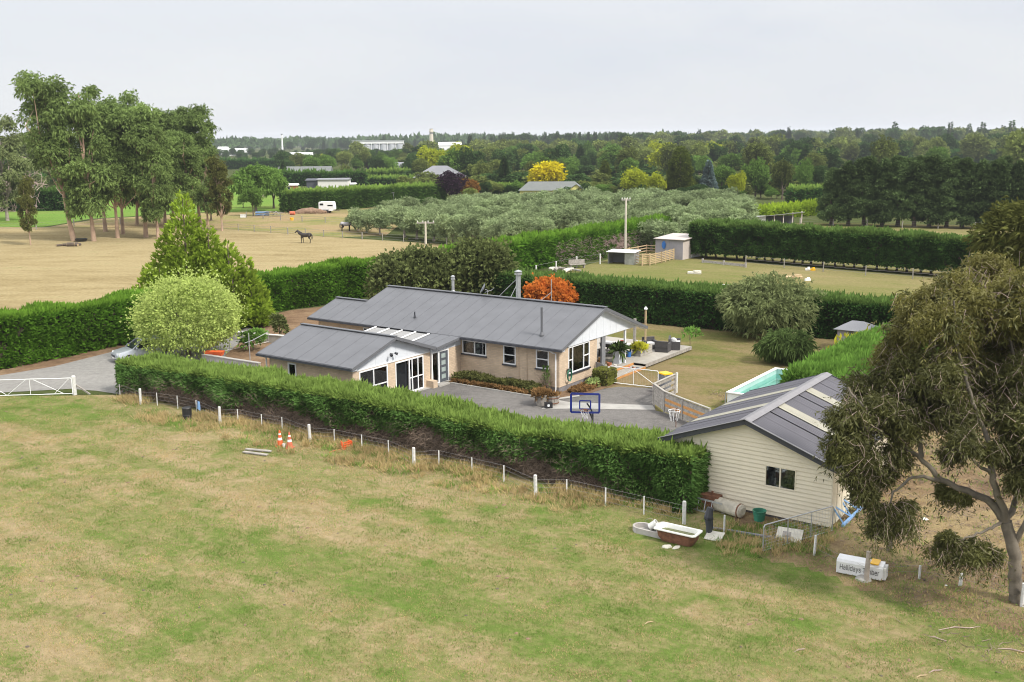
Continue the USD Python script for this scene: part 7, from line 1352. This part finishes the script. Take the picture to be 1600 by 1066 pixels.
# horse trailer, dirt mound, drum
b = G(512, 333); t = thing('horse_trailer', 'white horse trailer parked in front of the long clipped hedge', 'trailer', b, -.12)
put('body', MB().poly([(-1.6, .5), (1.35, .5), (1.6, .8), (1.6, 1.6), (1.45, 2.25), (1.2, 2.4), (-1.4, 2.4), (-1.6, 2.25)], -.95, .95, lambda v: np.stack([v[:, 0], v[:, 2], v[:, 1]], 1)), 'far_white', t)
for x in (-.6, .2):
    for s in (-1, 1): put('wheel', MB().tube([(x, s * .78, .33), (x, s * 1.0, .33)], .33, 14), 'tyre', t)
put('window', MB().box((-1.35, -.97, 1.65), (-.6, -.952, 2.05)), 'car_glass', t); put('window', MB().box((.3, -.97, 1.5), (1.45, -.952, 1.75)), 'car_glass', t); put('mudguard', MB().box((-1.0, -1.02, .66), (.6, -.953, .78)), 'far_grey', t); put('drawbar', MB().bar((1.5, 0, .5), (2.6, 0, .45), .1), 'dark_trim', t)
b = G(487, 333.5); m = trimesh.creation.icosphere(3); v = np.array(m.vertices); v *= (1 + .5 * (meshkit.fbm(v * 1.5 + 7, 3, 4) - .5))[:, None]; t = thing('dirt_mound', 'brown dirt mound left of the horse trailer', 'dirt mound', b); put('soil_heap', (v * [3.6, 1.5, 1.1], m.faces), 'soil', t); put('clods', sprays(rg.normal(size=(200, 3)) * [2, .8, .1] + [0, -1, .2], rg.normal(size=(200, 3)) + [0, 0, .5], .3, 2, .6, .3, 0, rg), 'soil', t, kind='stuff')
b = G(457, 336); t = thing('drum', 'red drum lying at the foot of the long clipped hedge', 'drum', b); put('drum', MB().tube([(-.5, 0, .38), (-.46, 0, .38), (.46, 0, .38), (.5, 0, .38)], [.33, .38, .38, .33], 14), 'faded_orange', t); put('end', MB().tube([(.5, 0, .38), (.52, 0, .38)], .3, 14), 'orange_plastic', t)
b = G(410, 337.5); t = thing('pallet_stack', 'blue grey stack of sheets by the far fence', 'stack', b)
for k in range(4): put('sheet', MB().cbox((0, 0, .12 + k * .22), (2.6, 1.2, .2), .05 * k), 'blue_paint' if k % 2 else 'far_grey', t)
b = G(424, 338); t = thing('scrap_timber', 'heap of grey timber scraps by the far fence', 'timber heap', b)
for k in range(12): put('plank', MB().cbox((rg.uniform(-1.6, 2.2), rg.uniform(-.6, .6), .2 + .07 * k), (2.2, .18, .07), rg.uniform(0, 3), (rg.uniform(-.25, .25), (0, 1, 0))), 'weathered_wood', t)
b = G(430, 344); t = thing('yellow_bin', 'small yellow tub in the brown paddock', 'tub', G(456, 344.5)); put('tub', MB().lathe([(.001, 0), (.3, 0), (.38, .5), (.34, .5), (.001, .45)], sides=12), 'yellow_plastic', t); put('rim', MB().lathe([(.385, .48), (.41, .5), (.385, .54)], sides=12), 'yellow_plastic', t)
b = G(380, 340); t = thing('white_tub', 'small white tub at the foot of the grove near the far fence', 'tub', b); put('tub', MB().box((-.5, -.35, 0), (.5, .35, .55)), 'far_white', t); put('lid', MB().box((-.54, -.39, .555), (.54, .39, .62)), 'old_white', t)
# log pile at the gum grove
b = G(104, 385)
for i in range(7):
    q = b + [rg.uniform(-1.6, 1.8), rg.uniform(-.5, .9), 0]; r = rg.uniform(.16, .32); t = thing('log', ('fat grey log', 'short log', 'long thin log', 'dark log', 'split log', 'pale log', 'crooked log')[i] + ' in the pile at the foot of the leaning gum', 'log', q, rg.uniform(-.6, 1.2)); L = rg.uniform(.25, .6)
    put('bark', MB().tube([(-L, 0, r), (0, .05, r * 1.05), (L, 0, r)], [r, r * .95, r * .9], 9, False), 'bark_dark', t)
    for s in (-1, 1): put('cut_end', MB().tube([(s * L, 0, r), (s * (L + .01), 0, r)], r * (1 if s < 0 else .9), 9), 'new_timber', t)
b = G(127, 377.5); t = thing('trough', 'black oval trough beside the leaning gum', 'trough', b); put('trough', MB().lathe([(.001, .02), (.75, .02), (.95, .45), (.9, .45), (.7, .1), (.001, .1)], sides=18), 'black_plastic', t); put('water', MB().lathe([(.86, .36), (.001, .361)], sides=18), 'green_water', t)
# paddock fences of posts and wires
def wire_fence(label, pts, gap, h=1.15, r=.07, m='weathered_wood', wires=3, every=0):
    o = np.array([*pts[0][:2], 0.0]); t = thing('wire_fence', label, 'fence', o); pa = Path2([p[:2] for p in pts]); us = np.arange(0, pa.L, gap); q, _, _ = pa.at(us)
    for k, c in enumerate(q): put('post', MB().tube([(*(c - o[:2]), -.05), (*(c - o[:2] + rg.uniform(-.03, .03, 2)), h * rg.uniform(.92, 1.05))], r * (1.5 if every and k % every == 0 else 1), 6), m, t)
    for z in np.linspace(.3, h - .1, wires): put('wire', MB().tube([(*(p[:2] - o[:2]), z) for p in pts], .014, 3, False), 'wire', t)
wire_fence('post and wire fence across the far side of the straw paddock', [G(348, 359), G(445, 366), G(530, 372), G(620, 378), G(720, 385)], 4.2, every=4); wire_fence('rear post and wire fence below the horse trailer', [G(385, 340), G(445, 345), G(540, 350)], 6.0, r=.09); wire_fence('post and wire fence at the foot of the windbreak', [G(1165, 414), G(1225, 419), G(1330, 429), G(1440, 437), G(1520, 444)], 5.0, 1.1, .06, 'weathered_wood'); wire_fence('post and wire fence in front of the shelter pines', [G(1250, 352), G(1360, 355), G(1480, 358), G(1600, 361)], 5.5, 1.2, .10); wire_fence('posts along the hedge beyond the woodpile', [G(838, 432), G(868, 425), G(918, 415), G(945, 412)], 4.5, 1.3, .10, 'post_white', 2); wire_fence('post fence along the green field at the left', [G(-20, 361), G(60, 359), G(110, 354), G(200, 350)], 8, 1.3, .10)
# yard odds and ends
t = rail_fence('timber_edge', 'low timber rail on the ground at the left end of the windbreak', [G(1098, 411), G(1165, 418)], .5, 1, m='weathered_wood', gap=4, rh=.3, post=.2)
b = G(905, 419)
for i in range(8):
    q = G(884, 425) + [rg.uniform(-1.4, 1.6), rg.uniform(-.8, .8), .05 + .1 * (i % 3)]; t = thing('firewood', ('pale split log', 'grey split log', 'broken branch', 'fat branch', 'thin branch', 'crooked branch', 'stub of timber', 'round of timber')[i] + ' in the woodpile under the dead part of the hedge', 'firewood', q, rg.uniform(0, 3)); L = rg.uniform(.5, 1.2); put('wood', MB().tube([(-L, 0, .15), (0, .1, .2), (L, 0, .15)], [.12, .14, .09], 7), 'stone_pale' if i % 2 else 'weathered_wood', t)
t = thing('old_bench', 'broken grey timber bench beside the woodpile', 'bench', G(902, 419), .3); put('seat', MB().box((-1.0, -.3, .4), (1.0, .2, .48)), 'weathered_wood', t); put('backrest', MB().box((-1.0, .22, .5), (1.0, .3, 1.0)), 'weathered_wood', t); put('leg', MB().box((-.9, -.2, 0), (-.75, .2, .4)), 'weathered_wood', t); put('leg', MB().box((.75, -.2, 0), (.9, .2, .4)), 'weathered_wood', t)
for px, py, sx, lab, m in ((906, 433, 1.4, 'pale sheet of iron on the yard grass, left one', 'galvanised'), (1125, 451, 1.3, 'pale sheet of iron on the yard grass behind the back hedge', 'far_white'), (1240, 435, 1.2, 'heap of pale timber on the yard grass', 'new_timber'), (1262, 439, .4, 'small white box on the yard grass', 'far_white'), (1270, 423, .35, 'yellow tub under the windbreak', 'yellow_plastic'), (1262, 422.5, .35, 'white tub under the windbreak', 'far_white'), (1085, 428, 1.0, 'pale crooked branch on the yard grass', 'stone_pale'), (1520, 375, 3.0, 'pale heap in the far right paddock', 'far_grey')):
    b = G(px, py); t = thing('yard_litter', lab, 'litter', b, rg.uniform(-.3, .3)); put('piece', MB().cbox((0, 0, .12), (sx * 1.5, sx * .6, .2), 0, (.08, (1, 0, 0))), m, t); put('piece', MB().cbox((sx * .3, .1, .30), (sx * .8, sx * .4, .14), .5), m, t)
# ---------------------------------------------------------------- far buildings
def house_far(name, label, px, yb, w, d, h, rh, wall_m, roof_m, rz=-.2, dist=None, windows=3, gable='x', cat='house', hip=0.0):
    b = G(px, yb); t = thing(name, label, cat, b, rz); put('wall', MB().box((-w / 2, -d / 2, 0), (w / 2, d / 2, h)), wall_m, t); e = .4
    v = [(-w / 2 - e, -d / 2 - e, h), (w / 2 + e, -d / 2 - e, h), (w / 2 + e, d / 2 + e, h), (-w / 2 - e, d / 2 + e, h), (-w / 2 - e + hip, 0, h + rh), (w / 2 + e - hip, 0, h + rh)]
    put('roof', MB().add(v, [(0, 1, 5), (0, 5, 4), (2, 3, 4), (2, 4, 5), (1, 2, 5), (3, 0, 4), (3, 2, 1), (3, 1, 0)]), roof_m, t)
    for k in range(windows):
        x = -w / 2 + w * (k + .5) / windows; f = put('window', MB().box((x - w * .11, -d / 2 - .05, h * .35), (x + w * .11, -d / 2 - .01, h * .82)), 'far_white', t); put('pane', MB().box((x - w * .095, -d / 2 - .07, h * .39), (x + w * .095, -d / 2 - .052, h * .78)), 'car_glass', f)
    return t
t = house_far('far_house', 'house with a grey hipped roof and yellow gable behind the olives', 862, 313, 15, 9, 2.6, 2.0, 'yellow_cladding', 'roof_greygreen', -.1, hip=2.2); b = None
put('gable_wing', MB().add([(4.2, -6.5, 0), (8.4, -6.5, 0), (8.4, -4, 0), (4.2, -4, 0), (4.2, -6.5, 2.6), (8.4, -6.5, 2.6), (8.4, -4, 2.6), (4.2, -4, 2.6), (6.3, -6.5, 4.1), (6.3, -2, 4.1)], [(0, 1, 5), (0, 5, 4), (4, 5, 8), (1, 2, 6), (1, 6, 5), (3, 0, 4), (3, 4, 7)]), 'yellow_cladding', t); put('gable_roof', MB().add([(3.9, -6.8, 2.5), (6.3, -6.8, 4.2), (8.7, -6.8, 2.5), (3.9, -1.5, 2.5), (6.3, -1.5, 4.2), (8.7, -1.5, 2.5)], [(0, 1, 4), (0, 4, 3), (1, 2, 5), (1, 5, 4)]), 'roof_greygreen', t)
house_far('far_house', 'house with a slate grey pyramid roof left of the purple tree', 688, 291, 15, 12, 3.0, 3.6, 'far_dark', 'far_grey', -.1, hip=5.5); house_far('far_house', 'low grey house among trees above the clipped hedge', 603, 270, 16, 8, 3.0, 1.8, 'far_dark', 'far_grey', .05); house_far('far_house', 'long low house with a brown grey roof behind the mid hedge', 478, 280, 20, 9, 2.8, 2.2, 'rug_pale', 'roof_greygreen', .05)
house_far('far_shed', 'dark blue grey farm shed behind the clipped hedge', 499, 298, 6.5, 6, 3.2, .5, 'far_dark', 'far_dark', .0, windows=0, cat='shed'); house_far('far_shed', 'pale weathered farm shed beside the dark blue one', 523, 298, 9, 6, 3.4, .4, 'old_white', 'far_grey', .0, windows=0, cat='shed'); house_far('far_shed', 'small white roofed shed right of the pale farm shed', 545, 297, 4, 3, 1.8, .4, 'far_grey', 'far_white', .0, windows=0, cat='shed'); house_far('far_shed', 'little pinkish shed at the left end of the clipped hedge', 452, 300, 5, 4, 2.0, .5, 'terracotta', 'old_white', .1, windows=1, cat='shed')
b = G(590, 322); t = thing('open_shed', 'grey open fronted shed above the olive trees', 'shed', b, -.08); put('left_panel', MB().box((-3.9, -1.5, 0), (-.9, -1.42, 3.0)), 'galvanised', t); put('back_wall', MB().box((-3.9, 3, 0), (4.1, 3.08, 2.8)), 'dark_wood', t); put('side_wall', MB().box((4.0, -1.5, 0), (4.08, 2.99, 3.0)), 'galvanised', t); put('roof', MB().slab([(-4.1, -1.9, 3.15), (4.3, -1.9, 3.15), (4.3, 3.3, 2.9), (-4.1, 3.3, 2.9)], .12), 'galvanised', t)
for x in (-.8, 1.5): put('post', MB().box((x, -1.45, 0), (x + .18, -1.3, 3.0)), 'new_timber', t)
# grain silos, mill, chimney, mast and white sheds on the horizon
sd = 950.0; b = Dpt(603, sd); t = thing('grain_silos', 'row of grey grain silos under a long white gallery', 'silos', b, .02)
for k in range(6): put('silo', MB().lathe([(3.7, 0), (3.7, 10.5), (.5, 11.6), (.001, 11.6)], (-18 + k * 7.4, 0, 0), 18), 'silo_steel', t)
put('gallery', MB().box((-24, -3, 11.7), (22, 3, 14.2)), 'far_white', t); put('gallery_roof', MB().box((-24.5, -3.6, 14.21), (22.5, 3.6, 14.6)), 'silo_steel', t)
for k in range(7): put('leg', MB().box((-21.9 + k * 7.4, -3.9, 0), (-21.4 + k * 7.4, -3.4, 11.68)), 'far_white', t)
b = Dpt(681.5, 1050.0); h = 27.0; t = thing('chimney', 'tall pale mill chimney standing above the trees', 'chimney', b); put('stack', MB().lathe([(2.3, 0), (1.75, 22.0), (2.3, 22.3), (2.3, 23.2), (1.9, 23.4), (1.85, 25.2), (2.1, 25.6), (1.7, 25.6), (1.6, 24)], sides=16), 'stack_stone', t); put('band', MB().lathe([(1.9, 20.6), (1.92, 21.6), (1.8, 21.62)], sides=16), 'far_grey', t)
b = Dpt(711, 1000.0); t = thing('mill_building', 'white mill building with a red gable end right of the chimney', 'mill', b, .05); put('wall', MB().box((-12, -6, 0), (10, 6, 9.5)), 'far_white', t); put('roof', MB().add([(-12.4, -6.5, 9.4), (10.2, -6.5, 9.4), (10.2, 6.5, 9.4), (-12.4, 6.5, 9.4), (-12.4, 0, 12.5), (10.2, 0, 12.5)], [(0, 1, 5), (0, 5, 4), (2, 3, 4), (2, 4, 5), (1, 2, 5), (3, 0, 4)]), 'far_white', t); put('red_gable', MB().add([(10.3, -6.6, 0), (10.3, 6.6, 0), (10.3, 6.6, 9.4), (10.3, 0, 12.6), (10.3, -6.6, 9.4), (6.5, -6.61, 0), (6.5, -6.61, 9.3), (10.3, -6.61, 9.3), (10.3, -6.61, 0)], [(0, 1, 2), (0, 2, 4), (4, 2, 3), (5, 8, 7), (5, 7, 6)]), 'far_red', t)
b = Dpt(457, 900.0); t = thing('mast', 'thin white mast on the left skyline', 'mast', b); put('mast', MB().tube([(0, 0, 0), (0, 0, 20)], [.9, .55], 10), 'far_white', t); put('cap', MB().tube([(0, 0, 20), (0, 0, 20.8)], .75, 10), 'far_grey', t)
for px, dd, w, h, lab in ((490, 800, 22, 6.2, 'long white building below the mast'), (385, 1100, 26, 7.5, 'long pale building on the left skyline'), (368, 1150, 10, 9, 'white block on the left skyline'), (1262, 640, 16, 4.8, 'white roofed building in the far woodland on the right'), (1420, 620, 12, 4.2, 'grey roofed building above the shelter pines'), (1534, 600, 11, 4.8, 'white rounded shed above the shelter pines at the right')):
    b = Dpt(px, float(dd)); t = thing('far_building', lab, 'building', b, .1); put('wall', MB().box((-w / 2, -5, 0), (w / 2, 5, h * .72)), 'far_white' if 'grey' not in lab else 'far_grey', t); put('roof', MB().add([(-w / 2 - .5, -5.5, h * .72), (w / 2 + .5, -5.5, h * .72), (w / 2 + .5, 5.5, h * .72), (-w / 2 - .5, 5.5, h * .72), (-w / 2 - .5, 0, h), (w / 2 + .5, 0, h)], [(0, 1, 5), (0, 5, 4), (2, 3, 4), (2, 4, 5), (1, 2, 5), (3, 0, 4)]), 'far_white' if 'grey' not in lab else 'far_grey', t)
    for k in range(3): put('door', MB().box((-w * .3 + k * w * .25, -5.06, 0), (-w * .3 + k * w * .25 + w * .12, -5.01, h * .5)), 'far_grey', t)
# ---------------------------------------------------------------- long grass: tufts scattered where the paddock is rank
def instancer(name, label, cat, protos, P, sc, seed):
    rng = np.random.default_rng(seed); n = len(P); pi = UsdGeom.PointInstancer.Define(stage, path_for(name, None)); setdata(pi.GetPrim(), label, cat, None, 'stuff'); paths = []
    for k, (mesh, m) in enumerate(protos):
        put(f'tuft', mesh, m, pi.GetPrim()); paths.append(pi.GetPath().AppendChild('tuft' if k == 0 else f'tuft_{k:03d}'))
    pi.CreatePrototypesRel().SetTargets(paths); pi.CreateProtoIndicesAttr(Vt.IntArray.FromNumpy(rng.integers(0, len(protos), n).astype(np.int32))); pi.CreatePositionsAttr(Vt.Vec3fArray.FromNumpy(P.astype(np.float32)))
    a = rng.uniform(0, np.pi, n); q = np.zeros((n, 4)); q[:, 0] = np.cos(a); q[:, 3] = np.sin(a)
    pi.CreateOrientationsAttr(Vt.QuathArray([Gf.Quath(float(x[0]), 0, 0, float(x[3])) for x in q])); s = sc * rng.uniform(.6, 1.35, n); pi.CreateScalesAttr(Vt.Vec3fArray.FromNumpy(np.stack([s, s, s], 1).astype(np.float32)))
def tuft(n, r, h, seed, wd=.04):
    rng = np.random.default_rng(seed); P = np.concatenate([rng.normal(size=(n, 2)) * r, np.zeros((n, 1))], 1); return sprays(P, rng.normal(size=(n, 3)) * .28 + [0, 0, 1], h, 2, .35, wd, .05, rng)
rg = np.random.default_rng(71)
def line_pts(n, d0, d1, a0=0, a1=38):
    a = rg.uniform(a0, a1, n); dd = d0 + (d1 - d0) * rg.random(n) ** 1.5; k = meshkit.fbm(np.stack([a * .35, dd * .6, 0 * a], 1), 3, 5) > .44; a, dd = a[k], dd[k]
    nrm = np.array([-.545, -.839]); return np.stack([fline0[0] + FD[0] * a + nrm[0] * dd, fline0[1] + FD[1] * a + nrm[1] * dd, np.full(len(a), .02)], 1)
P = np.vstack([line_pts(1500, -.9, .5), line_pts(650, .2, 2.6, 3, 34)]); instancer('dry_grass', 'long dry grass along the white post fence', 'grass', [(tuft(26, .2, .40, 1), 'dry_stalk'), (tuft(22, .25, .32, 2), 'dry_stalk'), (tuft(24, .2, .30, 3), 'green_stalk')], P, .85, 72)
def field_pts(n, test, x0=-34, x1=30, y0=22, y1=60):
    P = np.stack([rg.uniform(x0, x1, n), rg.uniform(y0, y1, n), np.full(n, .03)], 1); gi = np.clip(((P[:, 1] - ys[0]) / .4).astype(int), 0, len(ys) - 1), np.clip(((P[:, 0] - xs[0]) / .4).astype(int), 0, len(xs) - 1)
    k = (fd[gi] > .8) & (np.abs(P[:, 0]) < P[:, 1] * .56 + 2) & test(green[gi], P); P[:, 2] = np.maximum(zz_[gi] + .03, .006); return P[k]
instancer('short_grass', 'short green grass of the front paddock', 'grass', [(tuft(34, .2, .07, 4, .09), 'green_stalk'), (tuft(30, .25, .065, 5, .09), 'green_stalk')], field_pts(17000, lambda g_, P: rg.random(len(P)) < np.clip(g_ * 1.3, .05, .9)), 1.0, 73)
instancer('dry_short_grass', 'short dry grass of the front paddock', 'grass', [(tuft(34, .2, .07, 6, .09), 'dry_stalk'), (tuft(30, .25, .06, 7, .09), 'dry_stalk')], field_pts(15000, lambda g_, P: rg.random(len(P)) < np.clip(1.15 - g_ * 1.2, .08, .9)), 1.0, 74)
"""dung pats and bare scuffs are left to the ground's own grain"""
sp = [(np.array([q[0], q[1], .02])) for q in [G(x, y) for x, y in rg.uniform([1120, 820], [1300, 870], (240, 2))]]
instancer('rough_grass', 'rank grass and weeds around the mesh gate', 'grass', [(tuft(24, .14, .3, 8), 'dry_stalk'), (tuft(24, .14, .25, 9), 'green_stalk'), (tuft(20, .2, .2, 10), 'green_stalk')], np.array(sp), .8, 75)
P = np.stack([rg.uniform(12, 34, 2600), rg.uniform(27, 60, 2600), np.full(2600, .015)], 1); instancer('leaf_litter', 'fallen gum leaves and dry grass under the big gum tree', 'leaf litter', [(tuft(14, .25, .12, 11, .1), 'dry_stalk'), (twigs(np.random.default_rng(3).normal(size=(16, 3)) * [.3, .3, 0] + [0, 0, .03], np.random.default_rng(4).normal(size=(16, 3)) * [1, 1, .1], .28, .012, np.random.default_rng(5)), 'twig'), (tuft(16, .2, .15, 12, .06), 'green_stalk')], P, 1.0, 76)

P = field_pts(900, lambda g_, P: meshkit.fbm(P * .25, 2, 31) > .5); m = trimesh.creation.icosphere(1)
instancer('dung', 'dark clods and dung scattered over the front paddock', 'dung', [((np.array(m.vertices) * (.8 + .4 * meshkit.noise(np.array(m.vertices) * 2, 4))[:, None] * [.09, .07, .035], m.faces), 'soil'), ((np.array(m.vertices) * [.06, .05, .03], m.faces), 'bark_dark')], P, .9, 77)
